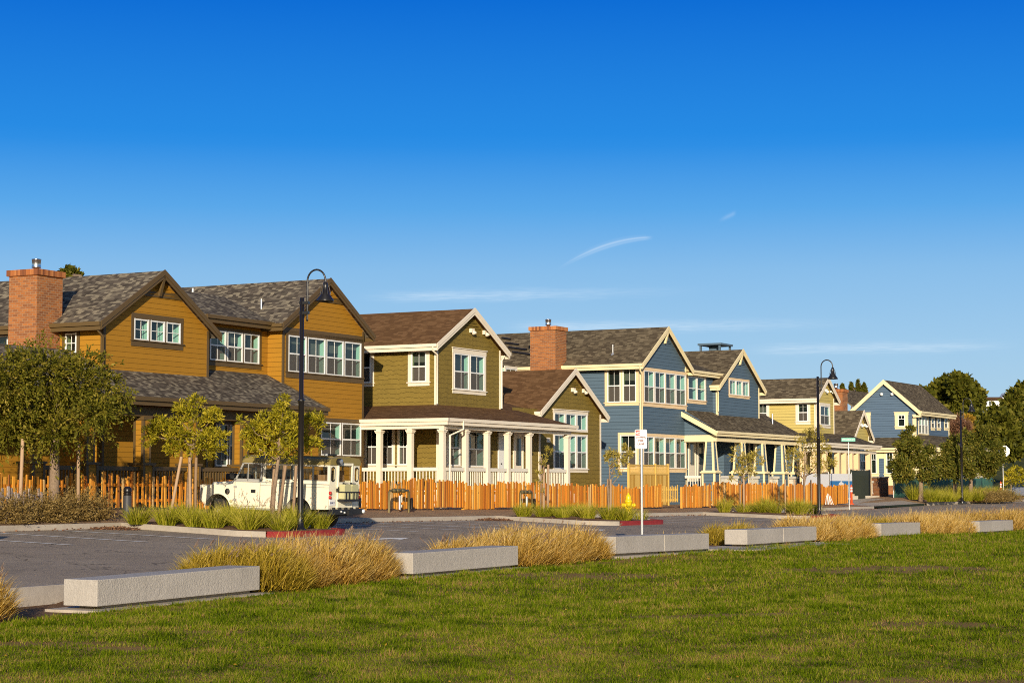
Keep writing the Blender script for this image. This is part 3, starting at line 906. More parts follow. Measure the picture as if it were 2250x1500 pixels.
# ================================================================ ochre house (left)
h = House('ochre_house', 'ochre yellow two-storey house with taupe trim and a tall brick chimney at the left', (54, 43.6, .9))
WA = 43.6
winF(h, 288, 686, 401, 770, WA, 3, 'taupe', cs=.16, ct=.20, cb=.22, mull=.10, style='q')
winS(h, 138, 727, 175, 785, 51.356, 1, 'taupe', cs=.14, ct=.10, cb=.16, style='q', lin='liningy')
winS(h, -30, 733, 23, 800, 51.356, 1, 'taupe', cs=.12, ct=.1, cb=.16, style='dh')
winF(h, 628, 726, 797, 843, WA, 4, 'taupe', cs=.17, ct=.17, cb=.24, mull=.09)
winF(h, 700, 917, 797, 1015, WA, 2, 'taupe', cs=.17, ct=.17, cb=.24, mull=.09)
winF(h, 456, 716, 573, 812, 44.3, 3, 'taupe', cs=.15, ct=.12, cb=.2, mull=.09)
for x0 in (345, 470): winF(h, x0, 925, x0 + 62, 1030, 44.6, 2, 'taupe', cs=.1, ct=.1, cb=.1, mull=.1)
zt1 = gable_block(h, 51.356, 57.14, WA, 60, .7, 50.9, 57.56, 7.22, 9.26, 'ochre', 'roof_gray', 'taupe', knee=True, collar=True, vent=True, gutters='L')
zt2 = gable_block(h, 61.79, 67.51, WA, 60, .7, 61.40, 67.90, 7.92, 9.95, 'ochre', 'roof_gray', 'taupe', band=(7.60, 7.84), collar=True, vent=True, gutters='LR')
mb = h.mb()
wall(mb, 'f', 44.3, [(57.1, 4.4), (61.82, 4.4), (61.82, 8.0), (57.1, 8.0)], h.holes.get(('f', 44.3), []))
wall(mb, 'f', 44.6, [(40.0, .7), (61.85, .7), (61.85, 5.6), (40.0, 5.6)], h.holes.get(('f', 44.6), []))
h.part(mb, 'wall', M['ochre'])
mb = h.mb(); mb.box(61.79 - .025, 61.79 - .002, 43.62, 44.28, 5.0, 7.8); h.part(mb, 'wall', M['ochre'])
rising_roof(h, 57.3, 61.6, 43.85, 7.98, 46.3, 9.12, 'roof_gray', 'taupe')
# porch roof with its right end standing clear of the bay
rising_roof(h, 40.0, 61.80, 41.5, 4.66, 45.0, 6.35, 'roof_gray', 'taupe', name='porch_roof', rakeR=True)
mb = h.mb(); mb.box(40, 61.6, 42.05, 42.3, 4.05, 4.38); h.part(mb, 'porch_beam', M['taupe'])
mb = h.mb(); mb.box(39, 61.7, 41.8, 44.6, .6, 1.42); h.part(mb, 'porch_floor', M['taupe'])
hx = []
for x in (70, 188, 312, 415, 528):
    t, _ = onw(x, 1000, 42.2); hx.append(t)
    mb = h.mb(); mb.box(t - .19, t + .19, 42.0, 42.4, 2.5, 4.05); mb.box(t - .28, t + .28, 41.92, 42.48, 1.42, 2.42)
    col = h.part(mb, 'column', M['ochre'])
    mb = h.mb(); mb.box(t - .34, t + .34, 41.86, 42.54, 2.42, 2.5); mb.box(t - .23, t + .23, 41.96, 42.44, 3.93, 4.045)
    for sx in (-1, 1):
        for sy in (-1, 1):
            mb.box(t + sx * .205, t + sx * .12, 42.2 + sy * .215, 42.2 + sy * .12, 2.5, 3.93)
            mb.box(t + sx * .30, t + sx * .19, 42.2 + sy * .30, 42.2 + sy * .19, 1.42, 2.42)
    h.part(mb, 'column_trim', M['taupe'], parent=col)
for a, b in zip(hx[:-1], hx[1:]): railing(h, (a + .3, 42.1), (b - .3, 42.1), 2.38, 1.55, 'taupe', sp=.15, bal=.05)
railing(h, (hx[-1] + .3, 42.1), (61.7, 42.1), 2.38, 1.55, 'taupe', sp=.15, bal=.05)
chimney(h, 50.17, 51.44, 45.5, 46.75, .7, 9.05)
downspout(h, [(50.95, 43.55, 7.1), (50.95, 43.5, 6.95), (51.28, 43.54, 6.75), (51.28, 43.54, 5.0)], 'taupe')
mb = h.mb()
t, z = onw(424, 640, 47.0); mb.tube([(t, 47, z - .3), (t, 47, z + .12)], .05, 8); h.part(mb, 'vent_pipe', M['galv'])
mb = h.mb(); mb.tube([(62.6, 45.2, 8.4), (62.6, 45.2, 9.05)], .04, 8); h.part(mb, 'vent_pipe', M['galv'])

# ================================================================ olive house
h = House('olive_house', 'olive green shingled house with ivory trim and a wraparound porch of square columns', (74, 42.5, .85))
W2 = 42.5
winF(h, 994, 764, 1067, 869, W2, 2, 'ivory', cs=.14, ct=.22, cb=.18, mull=.12, cap=True)
winS(h, 897, 765, 944, 847, 71.54, 1, 'ivory', cs=.17, ct=.14, cb=.17, cap=True, lin='liningy')
winS(h, 775, 769, 822, 849, 71.54, 1, 'ivory', cs=.17, ct=.14, cb=.17, cap=True, lin='liningy')
winF(h, 1215, 899, 1291, 950, W2, 3, 'ivory', cs=.12, ct=.16, cb=.09, mull=.11, cap=True, style='v', sill=False)
winF(h, 1215, 951, 1291, 1038, W2, 3, 'ivory', cs=.12, ct=.07, cb=.18, mull=.11)
W2P = 41.15; T2P = 69.5
winF(h, 980, 938, 1012, 1028, W2P, 1, 'ivory', cs=.10, ct=.10, cb=.1)
winF(h, 1026, 942, 1067, 1030, W2P, 1, 'ivory', cs=.12, ct=.10, cb=.1)
winS(h, 799, 937, 868, 1027, T2P, 2, 'ivory', cs=.10, ct=.10, cb=.12, mull=.16, lin='liningy')
winS(h, 873, 937, 899, 1027, T2P, 1, 'ivory', cs=.08, ct=.10, cb=.12, lin='lining')
gable_block(h, 71.54, 77.15, W2, 54, 4.2, 71.12, 77.55, 7.72, 9.47, 'olive', 'roof_brown', 'ivory')
gable_block(h, 80.9, 87.48, W2, 50, .6, 80.55, 87.85, 5.16, 7.34, 'olive', 'roof_brown', 'ivory', gutters='LR')
mb = h.mb()
wall(mb, 'f', W2P, [(T2P, .6), (78.3, .6), (78.3, 4.5), (T2P, 4.5)], h.holes.get(('f', W2P), []))
wall(mb, 's', T2P, [(W2P, .6), (50, .6), (50, 4.6), (W2P, 4.6)], h.holes.get(('s', T2P), []))
wall(mb, 's', 78.3, [(W2P, .6), (W2, .6), (W2, 4.5), (W2P, 4.5)])
wall(mb, 'f', W2, [(78.3, .6), (80.9, .6), (80.9, 5.3), (78.3, 5.3)])
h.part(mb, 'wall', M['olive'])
for t in (T2P, 78.3):
    mb = h.mb()
    mb.box(t - .03, t + .13, W2P - .03, W2P + .005, .7, 4.3); mb.box(t - .032 if t < 75 else t - .002, t + .002 if t < 75 else t + .032, W2P + .005, W2P + .13, .7, 4.3)
    h.part(mb, 'corner_board', M['ivory'])
mb = h.mb()
Zp = 4.42
def slabpoly(mb, pts, th=.11): mb.prism(pts, (0, 0, -th))
slabpoly(mb, [(67.31, 39.5, Zp), (78.75, 39.5, Zp), (78.75, 42.5, 5.17), (71.54, 42.5, 5.17)])
slabpoly(mb, [(67.31, 39.5, Zp), (71.54, 42.5, 5.17), (71.54, 50, 5.17), (67.31, 50, Zp)])
slabpoly(mb, [(77.14, 42.52, 5.175), (80.95, 42.52, 5.175), (80.95, 44.5, 5.67), (77.14, 44.5, 5.67)])
h.part(mb, 'porch_roof', M['roof_brown'])
mb = h.mb()
mb.box(67.25, 78.8, 39.38, 39.5, Zp - .12, Zp + .015); mb.box(67.19, 67.31, 39.38, 50, Zp - .122, Zp + .013)
mb.box(67.31, 78.7, 39.44, 39.52, Zp - .26, Zp - .12); mb.box(67.25, 67.33, 39.44, 50, Zp - .262, Zp - .122)
mb.box(78.75, 78.80, 39.5, 42.4, Zp - .2, Zp + .02)
h.part(mb, 'gutter', M['ivory'])
mb = h.mb()
mb.box(67.38, 78.66, 39.68, 39.92, 4.02, 4.30); mb.box(67.36, 67.60, 39.92, 50, 4.018, 4.302)
h.part(mb, 'porch_beam', M['ivory'])
mb = h.mb(); mb.box(67.3, 78.8, 39.55, 41.2, .5, 1.38); mb.box(67.3, 69.6, 41.2, 50, .5, 1.378); h.part(mb, 'porch_floor', M['ivory'])
cols2 = [onw(x, 1000, 39.8)[0] for x in (972, 1022, 1070, 1115, 1162, 1246)]
for t in cols2: column(h, t, 39.8, 1.38, 4.02, .21, 'ivory')
cw = [ont(x, 1000, cols2[0])[0] for x in (902, 834)]
cw.append(cw[-1] + (cw[1] - cw[0]))
for w in cw: column(h, cols2[0], w, 1.38, 4.018, .21, 'ivory')
for a, b in zip(cols2[:4], cols2[1:5]): railing(h, (a + .14, 39.8), (b - .14, 39.8), 2.47, 1.5, 'whitepaint')
railing(h, (onw(1198, 1000, 39.8)[0], 39.8), (cols2[5] - .14, 39.8), 2.47, 1.5, 'whitepaint')
ws_ = [39.8] + cw
for a, b in zip(ws_[:-1], ws_[1:]): railing(h, (cols2[0], a + .14), (cols2[0], b - .14), 2.47, 1.5, 'whitepaint')
door(h, 1096, 955, 1116, 955, W2P, 'white', False)
door(h, 1129, 955, 1146, 955, W2P, 'ivory', True)
floodlight(h, *onw(1034, 727, W2)[:1], W2, onw(1034, 727, W2)[1], 'ivory'); floodlight(h, onw(1063, 731, W2)[0], W2, onw(1063, 731, W2)[1], 'ivory')
floodlight(h, onw(1257, 857, W2)[0], W2, onw(1257, 857, W2)[1], 'ivory'); floodlight(h, onw(1281, 859, W2)[0], W2, onw(1281, 859, W2)[1], 'ivory')
downspout(h, [(71.05, 42.4, 7.6), (71.05, 42.4, 7.45), (71.46, 42.42, 7.3), (71.46, 42.42, 5.2)], 'ivory')
downspout(h, [(68.45, 39.4, 4.35), (68.45, 39.4, 4.0), (67.75, 39.62, 3.75), (67.75, 39.62, 1.4)], 'ivory')
downspout(h, [(77.5, 42.45, 7.6), (77.2, 42.45, 7.35), (77.2, 42.45, 5.2)], 'ivory')
mb = h.mb(); t, z = onw(944, 725, 44.6); mb.tube([(t, 44.6, z - .45), (t, 44.6, z + .1)], .035, 8); mb.lathe([(.16, 0), (.05, .14), (.04, .16)], (t, 44.6, z - .42), 10); h.part(mb, 'vent_pipe', M['roof_brown'])
mb = h.mb(); t, z = onw(1204, 966, W2); mb.box(t - .15, t + .15, W2 - .05, W2, z - .11, z + .11); pl = h.part(mb, 'number_plate', M['ivory'])
tm = text_mesh('plate_number', '78', .15, M['bronze'], pl, tuple(Vector((t, W2 - .055, z)) - h.base), Matrix.Rotation(math.pi / 2, 4, 'X'))
# rear wing behind the gable
mb = h.mb(); wall(mb, 'f', 47.6, [(77.1, 4), (82.6, 4), (82.6, 7.5), (77.1, 7.5)]); h.part(mb, 'wall', M['olive'])
rising_roof(h, 77.1, 82.9, 47.2, 7.62, 50.5, 8.7, 'roof_brown', 'ivory')
winF(h, 1108, 803, 1136, 830, 47.58, 1, 'ivory', cs=.12, ct=.12, cb=.1, style='v', key='x')

# ================================================================ slate blue house
h = House('slate_blue_house', 'slate blue house with cream trim, brick chimney and tapered porch columns', (96, 42.5, .7))
W3 = 42.5; T3 = 92.34
winF(h, 1412, 806, 1508, 900, W3, 4, 'peach', cs=.13, ct=.17, cb=.22, mull=.10)
winF(h, 1411, 951, 1508, 1038, W3, 4, 'peach', cs=.13, ct=.17, cb=.22, mull=.10)
winS(h, 1329, 806, 1404, 890, T3, 2, 'peach', cs=.16, ct=.14, cb=.18, mull=.14, lin='liningy')
winS(h, 1358, 950, 1404, 1036, T3, 1, 'peach', cs=.14, ct=.14, cb=.18, lin='lining')
winF(h, 1510, 822, 1551, 889, 42.8, 2, 'peach', cs=.11, ct=.10, cb=.2, mull=.09, style='dh0', screen=False)
winF(h, 1601, 829, 1646, 877, W3, 3, 'peach', cs=.10, ct=.13, cb=.16, mull=.08, style='v')
gable_block(h, T3, 98.12, W3, 64, .5, 91.90, 98.56, 8.02, 10.16, 'blue', 'roof_dark', 'cream', knee=True, vent=True, gutters='LR')
gable_block(h, 102.60, 108.98, W3, 56, 4.6, 102.25, 109.42, 7.36, 9.60, 'blue', 'roof_dark', 'cream', knee=True, gutters='LR')
mb = h.mb()
wall(mb, 'f', 42.8, [(98.1, .5), (102.65, .5), (102.65, 8.0), (98.1, 8.0)], h.holes.get(('f', 42.8), []))
wall(mb, 'f', 43.0, [(102.65, .5), (111.2, .5), (111.2, 5.6), (102.65, 5.6)])
wall(mb, 's', 111.2, [(40.6, .5), (50, .5), (50, 5.2), (40.6, 4.5)])
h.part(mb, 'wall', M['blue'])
mb = h.mb(); mb.prism([(97.9, 42.5, 4.4), (97.9, 42.5, 5.8), (97.9, 40.7, 4.75), (97.9, 40.6, 4.4)], (.06, 0, 0)); h.part(mb, 'porch_gable_wall', M['blue'])
mb = h.mb(); mb.box(97.86, 97.98, 40.62, 42.5, 4.10, 4.46); mb.box(97.98, 111.3, 40.66, 40.95, 4.12, 4.34); h.part(mb, 'porch_beam', M['cream'])
rising_roof(h, 98.0, 103.6, 42.55, 8.06, 46.5, 9.45, 'roof_dark', 'cream')
rising_roof(h, 97.5, 111.4, 40.5, 4.66, 43.2, 6.08, 'roof_dark', 'cream', name='porch_roof', rakeL=True)
mb = h.mb(); mb.box(97.8, 111.5, 40.4, 43, .4, 1.2); h.part(mb, 'porch_floor', M['cream'])
c3 = [onw(x, 1000, 40.85)[0] for x in (1562, 1626, 1671, 1714, 1755)]
for t in c3: tapered_column(h, t, 40.85, .9, 2.42, 4.14, 'blue', 'cream')
railing(h, (98.02 - .3, 40.6), (98.02 - .3, 42.4), 2.28, 1.3, 'whitepaint')
railing(h, (c3[0] + .4, 40.8), (c3[1] - .4, 40.8), 2.28, 1.3, 'whitepaint')
for a, b in zip(c3[1:-1], c3[2:]): railing(h, (a + .4, 40.8), (b - .4, 40.8), 2.28, 1.3, 'whitepaint')
door(h, 1513, 967, 1526, 967, 42.8, 'ivory', True); door(h, 1532, 967, 1546, 967, 42.8, 'ivory', True); door(h, 1645, 965, 1655, 965, 43.0, 'ivory', True)
mb = h.mb(); mb.box(102.0, 104.9, 41.9, 43.0, .6, 3.55); h.part(mb, 'porch_privacy_wall', M['blue'])
mb = h.mb(); t, z = onw(1596, 965, 43.0); mb.box(t - .16, t + .16, 42.94, 43, z - .14, z + .14); h.part(mb, 'number_plate', M['ivory'])
chimney(h, 91.15, 92.42, 46.9, 48.4, .5, 10.10)
t, z = onw(1575, 765, 48.0)
mb = h.mb(); z += .20; mb.box(t - 1.0, t + 1.0, 47.3, 48.9, z - .06, z + .07)
for sx in (-.85, .85):
    for sy in (47.45, 48.75): mb.box(t + sx - .06, t + sx + .06, sy - .06, sy + .06, z - .9, z - .06)
mb.box(t - .35, t + .35, 47.9, 48.4, z - .9, z - .1)
h.part(mb, 'chimney_shroud', M['blue'])
downspout(h, [(91.85, 42.35, 7.9), (91.85, 42.35, 7.7), (92.24, 42.42, 7.5), (92.24, 42.42, .7)], 'cream')
downspout(h, [(102.2, 42.4, 7.2), (102.5, 42.42, 7.0), (102.5, 42.42, 5.9)], 'cream')
mb = h.mb()
for i, (x0, y0, x1, y1) in enumerate(((1103, 742, 1122, 745), (1110, 753, 1140, 757), (1118, 763, 1157, 768), (1126, 773, 1174, 780))):
    p0 = []
    for x, y in ((x0, y0), (x1, y1)):
        # meet the left roof slope
        best = None
        for k in range(400):
            d = 80 + k * .1; a, b, c = ray(x, y); X, Y, Z = a * d / b, d, HC + c * d / b
            tt = X * SA + Y * CA; ww = -X * CA + Y * SA
            zr_ = 8.02 + (tt - 91.9) * (10.16 - 8.02) / 3.33
            if tt > 91.9 and Z < zr_ + .08: best = (tt, ww, Z); break
        if best: p0.append(best)
    if len(p0) == 2: mb.tube(p0, .06, 6)
if mb.v: h.part(mb, 'roof_rail', M['bronze'])
mb = h.mb(); t, z = onw(1331, 785, 44.7); mb.tube([(92.9, 44.4, 8.6), (92.9, 44.4, 9.15)], .035, 8); mb.lathe([(.16, 0), (.05, .14), (.04, .16)], (92.9, 44.4, 8.55), 10); h.part(mb, 'vent_pipe', M['galv'])
mb = h.mb(); mb.tube([(109.6, 41.9, 5.2), (109.6, 41.9, 6.0)], .05, 8); h.part(mb, 'vent_pipe', M['galv'])

# ================================================================ pale yellow house
h = House('pale_yellow_house', 'pale yellow house with ivory trim standing behind the right street lamp', (121, 42.5, .7))
W4 = 42.5; T4 = 118.84
winF(h, 1800, 884, 1824, 941, W4, 1, 'ivory', cs=.16, ct=.2, cb=.2, style='dh', depth=.1)
winS(h, 1748, 882, 1781, 932, T4, 1, 'ivory', cs=.17, ct=.14, cb=.2, lin='liningy')
winS(h, 1662, 883, 1691, 935, T4, 1, 'ivory', cs=.15, ct=.12, cb=.2, lin='liningy')
gable_block(h, T4, 122.32, W4, 54, .5, 118.45, 122.72, 7.26, 8.68, 'yellow', 'roof_dark', 'ivory', gutters='LR')
gable_block(h, 125.9, 129.4, W4, 50, .5, 125.55, 129.75, 4.92, 6.80, 'yellow', 'roof_dark', 'ivory', gutters='LR')
mb = h.mb(); slabpoly(mb, [(111.8, 39.5, 4.30), (122.6, 39.5, 4.30), (125.6, 42.52, 5.1), (118.84, 42.52, 5.1)]); slabpoly(mb, [(111.8, 39.5, 4.30), (118.84, 42.52, 5.1), (118.84, 50, 5.1), (111.8, 50, 4.30)]); h.part(mb, 'porch_roof', M['roof_dark'])
mb = h.mb(); mb.box(111.75, 122.65, 39.38, 39.5, 4.18, 4.31); mb.box(111.68, 111.8, 39.38, 50, 4.182, 4.312); mb.box(111.8, 122.5, 39.44, 39.52, 4.02, 4.18); mb.box(111.75, 111.82, 39.44, 50, 4.022, 4.182); h.part(mb, 'gutter', M['ivory'])
mb = h.mb(); mb.box(112, 122.4, 39.7, 39.95, 3.75, 3.95); mb.box(111.99, 112.2, 39.95, 50, 3.748, 3.952); h.part(mb, 'porch_beam', M['ivory'])
for x in (1764, 1787, 1812, 1840, 1855, 1869, 1882, 1908): column(h, onw(x, 1010, 39.8)[0], 39.8, 1.1, 3.75, .30, 'peach', cap=False)
for w in (42.5, 45.2, 47.8): column(h, 112.1, w, 1.1, 3.748, .30, 'peach', cap=False)
mb = h.mb(); wall(mb, 'f', 41.6, [(114.2, .5), (125.0, .5), (125.0, 4.4), (114.2, 4.4)]); wall(mb, 's', 114.2, [(41.6, .5), (50, .5), (50, 4.5), (41.6, 4.5)]); h.part(mb, 'wall', M['yellow'])
mb = h.mb(); mb.box(111.8, 122.6, 39.6, 41.6, .4, 1.1); h.part(mb, 'porch_floor', M['ivory'])
railing(h, (112.2, 39.8), (121.9, 39.8), 2.05, 1.2, 'whitepaint')
for x0, x1 in ((1826, 1836), (1874, 1879), (1889, 1902)): winF(h, x0, 985, x1, 1040, 41.58, 1, 'ivory', cs=.08, ct=.1, cb=.1, key='x')
winS(h, 1678, 985, 1700, 1040, 114.18, 1, 'ivory', cs=.1, ct=.1, cb=.1, key='x', lin='liningy')
winS(h, 1722, 985, 1744, 1040, 114.18, 1, 'ivory', cs=.1, ct=.1, cb=.1, key='x', lin='liningy')
chimney(h, 129.9, 130.96, 44.5, 45.8, .5, 8.40)
downspout(h, [(118.5, 42.35, 7.2), (118.76, 42.42, 7.0), (118.76, 42.42, 5.2)], 'ivory')
for x, y in ((1813, 858), (1825, 859)): floodlight(h, onw(x, y, W4)[0], W4, onw(x, y, W4)[1])
for x, y in ((1890, 933), (1899, 934)): floodlight(h, onw(x, y, W4)[0], W4, onw(x, y, W4)[1])
rising_roof(h, 151.0, 168.0, 48.5, 6.4, 53, 9.65, 'roof_dark', 'ivory')

# ================================================================ blue-gray house (far right)
h = House('blue_gray_house', 'blue-gray house seen gable-end on behind the dark street trees at the right', (144, 42.5, .9))
T5, W5, W5b = 140.3, 42.5, 47.1
def ridge_t():
    zE, zR = 7.15, 9.52; wc = (W5 + W5b) / 2; tE0, tE1 = T5 - .25, 149.3
    wL, wR = W5 - .45, W5b + .45
    sl = (zR - zE) / (wc - wL); zt = lambda w: zR - abs(w - wc) * sl - .1
    winS(h, 1966, 906, 1996, 942, T5, 1, 'cream', cs=.25, ct=.2, cb=.2, style='top2', cap=True, lin='liningy')
    winS(h, 1892, 907, 1913, 942, T5, 1, 'cream', cs=.25, ct=.2, cb=.2, style='top2', cap=True, lin='liningy')
    winF(h, 2017, 911, 2040, 960, W5, 3, 'cream', cs=.12, ct=.12, cb=.22, mull=.06, style='dh', depth=.08)
    for x in (2045, 2058, 2074): winF(h, x, 915, x + 9, 946, W5, 1, 'cream', cs=.12, ct=.12, cb=.2, style='dh0', depth=.06)
    mb = h.mb()
    wall(mb, 's', T5, [(W5, .6), (W5b, .6), (W5b, zt(W5b)), (wc, zt(wc)), (W5, zt(W5))], h.holes.get(('s', T5), []))
    wall(mb, 'f', W5, [(T5, .6), (149.0, .6), (149.0, zt(W5)), (T5, zt(W5))], h.holes.get(('f', W5), []))
    wall(mb, 's', 149.0, [(W5, .6), (W5b, .6), (W5b, zt(W5b)), (wc, zt(wc)), (W5, zt(W5))])
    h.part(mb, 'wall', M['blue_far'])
    mb = h.mb()
    mb.prism([(tE0, wL, zE), (tE0, wc, zR), (tE0, wc, zR - .11), (tE0, wL, zE - .11)], (tE1 - tE0, 0, 0)); mb.prism([(tE0, wc, zR), (tE0, wR, zE), (tE0, wR, zE - .11), (tE0, wc, zR - .11)], (tE1 - tE0, 0, 0))
    h.part(mb, 'roof', M['roof_dark'])
    mb = h.mb()
    for we in (wL, wR): mb.prism([(tE0, we, zE + .03), (tE0, wc, zR + .03), (tE0, wc, zR - .32), (tE0, we, zE - .32)], (-.06, 0, 0))
    mb.box(tE0 - .03, tE0 + .25, wL, wL + .55, zE - .42, zE - .28); mb.box(tE0 - .03, tE0 + .25, wR - .55, wR, zE - .42, zE - .28)
    h.part(mb, 'bargeboard', M['cream'])
    mb = h.mb(); mb.box(tE0, tE1, wL - .11, wL, zE - .13, zE + .015); mb.box(tE0, tE1, wL - .02, wL + .02, zE - .3, zE - .13); h.part(mb, 'gutter', M['cream'])
    mb = h.mb()
    mb.box(T5 - .03, T5 + .16, W5 - .03, W5 + .0, .6, zE - .2); mb.box(T5 - .032, T5, W5, W5 + .22, .6, zE - .2); h.part(mb, 'corner_board', M['cream'])
    mb = h.mb(); mb.box(148.85, 149.03, W5 - .03, W5, .6, zE - .2); h.part(mb, 'corner_board', M['cream'])
    for x, y in ((1915, 866), (1938, 866), (1961, 866)):
        w, z = ont(x, y, T5); mb = h.mb(); mb.lathe([(.0, -.2), (.11, -.18), (.12, -.08), (.05, 0)], (T5, w, z), 10, axis='x'); h.part(mb, 'flood_light', M['white'])
    # low front wing
    winS(h, 1908, 988, 1932, 1046, 138.2, 1, 'cream', cs=.2, ct=.2, cb=.2, style='top2', lin='liningy')
    winS(h, 1942, 988, 1968, 1046, 138.2, 1, 'cream', cs=.2, ct=.2, cb=.2, style='top2', lin='liningy')
    w1 = ont(1905, 1000, 138.2)[0]
    mb = h.mb(); wall(mb, 's', 138.2, [(39.5, .6), (w1, .6), (w1, 4.2), (39.5, 4.2)], h.holes.get(('s', 138.2), [])); wall(mb, 'f', 39.5, [(138.2, .6), (149, .6), (149, 4.2), (138.2, 4.2)]); h.part(mb, 'wall', M['cream'])
    w_, z_ = ont(1937, 1000, 138.2)
    mb = h.mb(); mb.box(138.16, 138.2, w_ - .18, w_ + .18, 2.0, 3.7); h.part(mb, 'siding_panel', M['blue_far'])
    mb = h.mb(); slabpoly(mb, [(137.8, 39.1, 4.45), (149.4, 39.1, 4.45), (149.4, 42.55, 5.5), (141, 42.55, 5.5)]); slabpoly(mb, [(137.8, 39.1, 4.45), (141, 42.55, 5.5), (141, w1 + .4, 5.5), (137.8, w1 + .4, 4.45)]); h.part(mb, 'wing_roof', M['roof_dark'])
    mb = h.mb(); mb.box(137.7, 137.8, 39, w1 + .4, 4.32, 4.46); mb.box(137.7, 149.4, 39.0, 39.1, 4.32, 4.462); mb.box(137.84, 137.9, 39.3, w1 + .2, 4.15, 4.32); h.part(mb, 'gutter', M['cream'])
    mb = h.mb(); mb.box(138.1, 138.19, 39.5, w1, .9, 1.75); h.part(mb, 'stone_base', M['brick'])
ridge_t()
# ---------------------------------------------------------------- benches
ORD = ['nearest', 'second nearest', 'third nearest', 'fourth nearest', 'fifth nearest', 'farthest']
BL = ['long pale concrete block bench nearest the camera, at the lower left beside yellow-green grass',
      'pale concrete block bench between the two biggest dry grass clumps at the lower middle',
      'two-block concrete bench in front of the no stopping sign post',
      'two-block concrete bench with a pale joint, right of the paved gap in the row',
      'single concrete block bench, second from the right end of the bench row',
      'smallest concrete block bench at the far right end of the bench row']
for (t0, t1, z0, z1, nb), lab in zip(BENCH, BL):
    c = ((t0 + t1) / 2, 19.75)
    b = (c[0], c[1], (z0 + z1) / 2)
    root = empty('concrete_bench', W(*b), lab, 'bench', 'concrete benches along the lawn edge', ROT)
    segs = [(t0, t1)] if nb == 1 else [(t0, (t0 + t1) / 2 - .012), ((t0 + t1) / 2 + .012, t1)]
    for (a, e) in segs:
        za, ze = lerp(z0, z1, (a - t0) / (t1 - t0)), lerp(z0, z1, (e - t0) / (t1 - t0))
        mb = MB(b)
        mb.hexa([(a, 19.4, za + .07), (e, 19.4, ze + .07), (e, 20.05, ze + .07), (a, 20.05, za + .07)], [(a, 19.4, za + .465), (e, 19.4, ze + .465), (e, 20.05, ze + .465), (a, 20.05, za + .465)])
        mb.build('bench_block', M['concrete'], root, .012)
        mb = MB(b)
        mb.hexa([(a + .25, 19.52, za - .05), (e - .12, 19.52, ze - .05), (e - .12, 19.95, ze - .05), (a + .25, 19.95, za - .05)], [(a + .25, 19.52, za + .075), (e - .12, 19.52, ze + .075), (e - .12, 19.95, ze + .075), (a + .25, 19.95, za + .075)])
        mb.build('bench_footing', M['kerb'], root)
    if nb == 2:
        m_ = (t0 + t1) / 2; zm = (z0 + z1) / 2
        mb = MB(b); mb.box(m_ - .011, m_ + .011, 19.41, 20.04, zm + .08, zm + .455); mb.build('bench_joint', M['ivory'], root)

# ---------------------------------------------------------------- street lamps
def make_lamp(name, base, label, group, arm_dir=(1, 0), h=6.45, arc_r=.27):
    """base world; the arm leaves the pole towards arm_dir"""
    root = empty(name, base, label, 'street lamp', group)
    D = Vector((*arm_dir, 0)).normalized()
    mat = M['bronze']
    mb = MB(); mb.lathe([(.17, -.1), (.17, .05), (.10, .10), (.085, .35), (.078, 1.6), (.078, 3.55), (.095, 3.56), (.095, 3.62), (.062, 3.64), (.058, h), (.0, h + .01)], (0, 0, 0), 14); mb.build('pole', mat, root)
    xa = .16
    P = [D * xa + Vector((0, 0, h - .62)), D * xa + Vector((0, 0, h + .35))]
    zc = h + .46; r = arc_r
    for k in range(15):
        a = math.pi - k / 14 * math.pi
        P.append(D * (xa + r + r * math.cos(a)) + Vector((0, 0, zc + r * 1.15 * math.sin(a))))
    P.append(D * (xa + 2 * r) + Vector((0, 0, zc - .06)))
    mb = MB(); mb.tube(P, .026, 10); mb.lathe([(.0, -.03), (.035, 0), (.03, .04)], D * xa + Vector((0, 0, h - .64)), 8); mb.build('arm', mat, root)
    mb = MB()
    for z in (h - .14, h - .42):
        a = D * -.07; b = D * (xa + .05); n = Vector((-D.y, D.x, 0)) * .05
        lo = [a + n, a - n, b - n, b + n]
        mb.hexa([q + Vector((0, 0, z - .04)) for q in lo], [q + Vector((0, 0, z + .04)) for q in lo])
    mb.build('bracket', mat, root)
    c = D * (xa + 2 * r) + Vector((0, 0, zc - .05))
    mb = MB(); mb.lathe([(r_ * .78, z_ * .84) for r_, z_ in [(.03, .02), (.08, -.02), (.09, -.12), (.105, -.30), (.15, -.34), (.16, -.40), (.30, -.58), (.305, -.64), (.28, -.64), (.14, -.40), (.0, -.36)]], c, 20)
    sh = mb.build('lamp_shade', mat, root)
    mb = MB()
    for k in range(6):
        a = k * math.pi / 3
        mb.tube([c + Vector((.09 * math.cos(a), .09 * math.sin(a), -.08)), c + Vector((.15 * math.cos(a), .15 * math.sin(a), -.34))], .012, 6)
    mb.build('cage_rib', mat, sh)
    mb = MB(); mb.lathe([(.0, -.50), (.05, -.48), (.06, -.40), (.03, -.34)], c, 12); mb.build('bulb_glass', M['white'], sh)
    return root
LG = 'black gooseneck street lamps'
make_lamp('street_lamp', W(44.85, 31.0, .50), 'tall black gooseneck street lamp in the left planter beside the cream truck', LG, (.95, -.3))
make_lamp('street_lamp', W(87.0, 31.0, .36), 'tall black gooseneck street lamp in front of the pale yellow house', LG, (.95, -.3))
make_lamp('street_lamp', W(127.6, 35.6, .70), 'distant black gooseneck street lamp among the dark street trees at the right', LG, (.95, -.3), 6.0, .27)

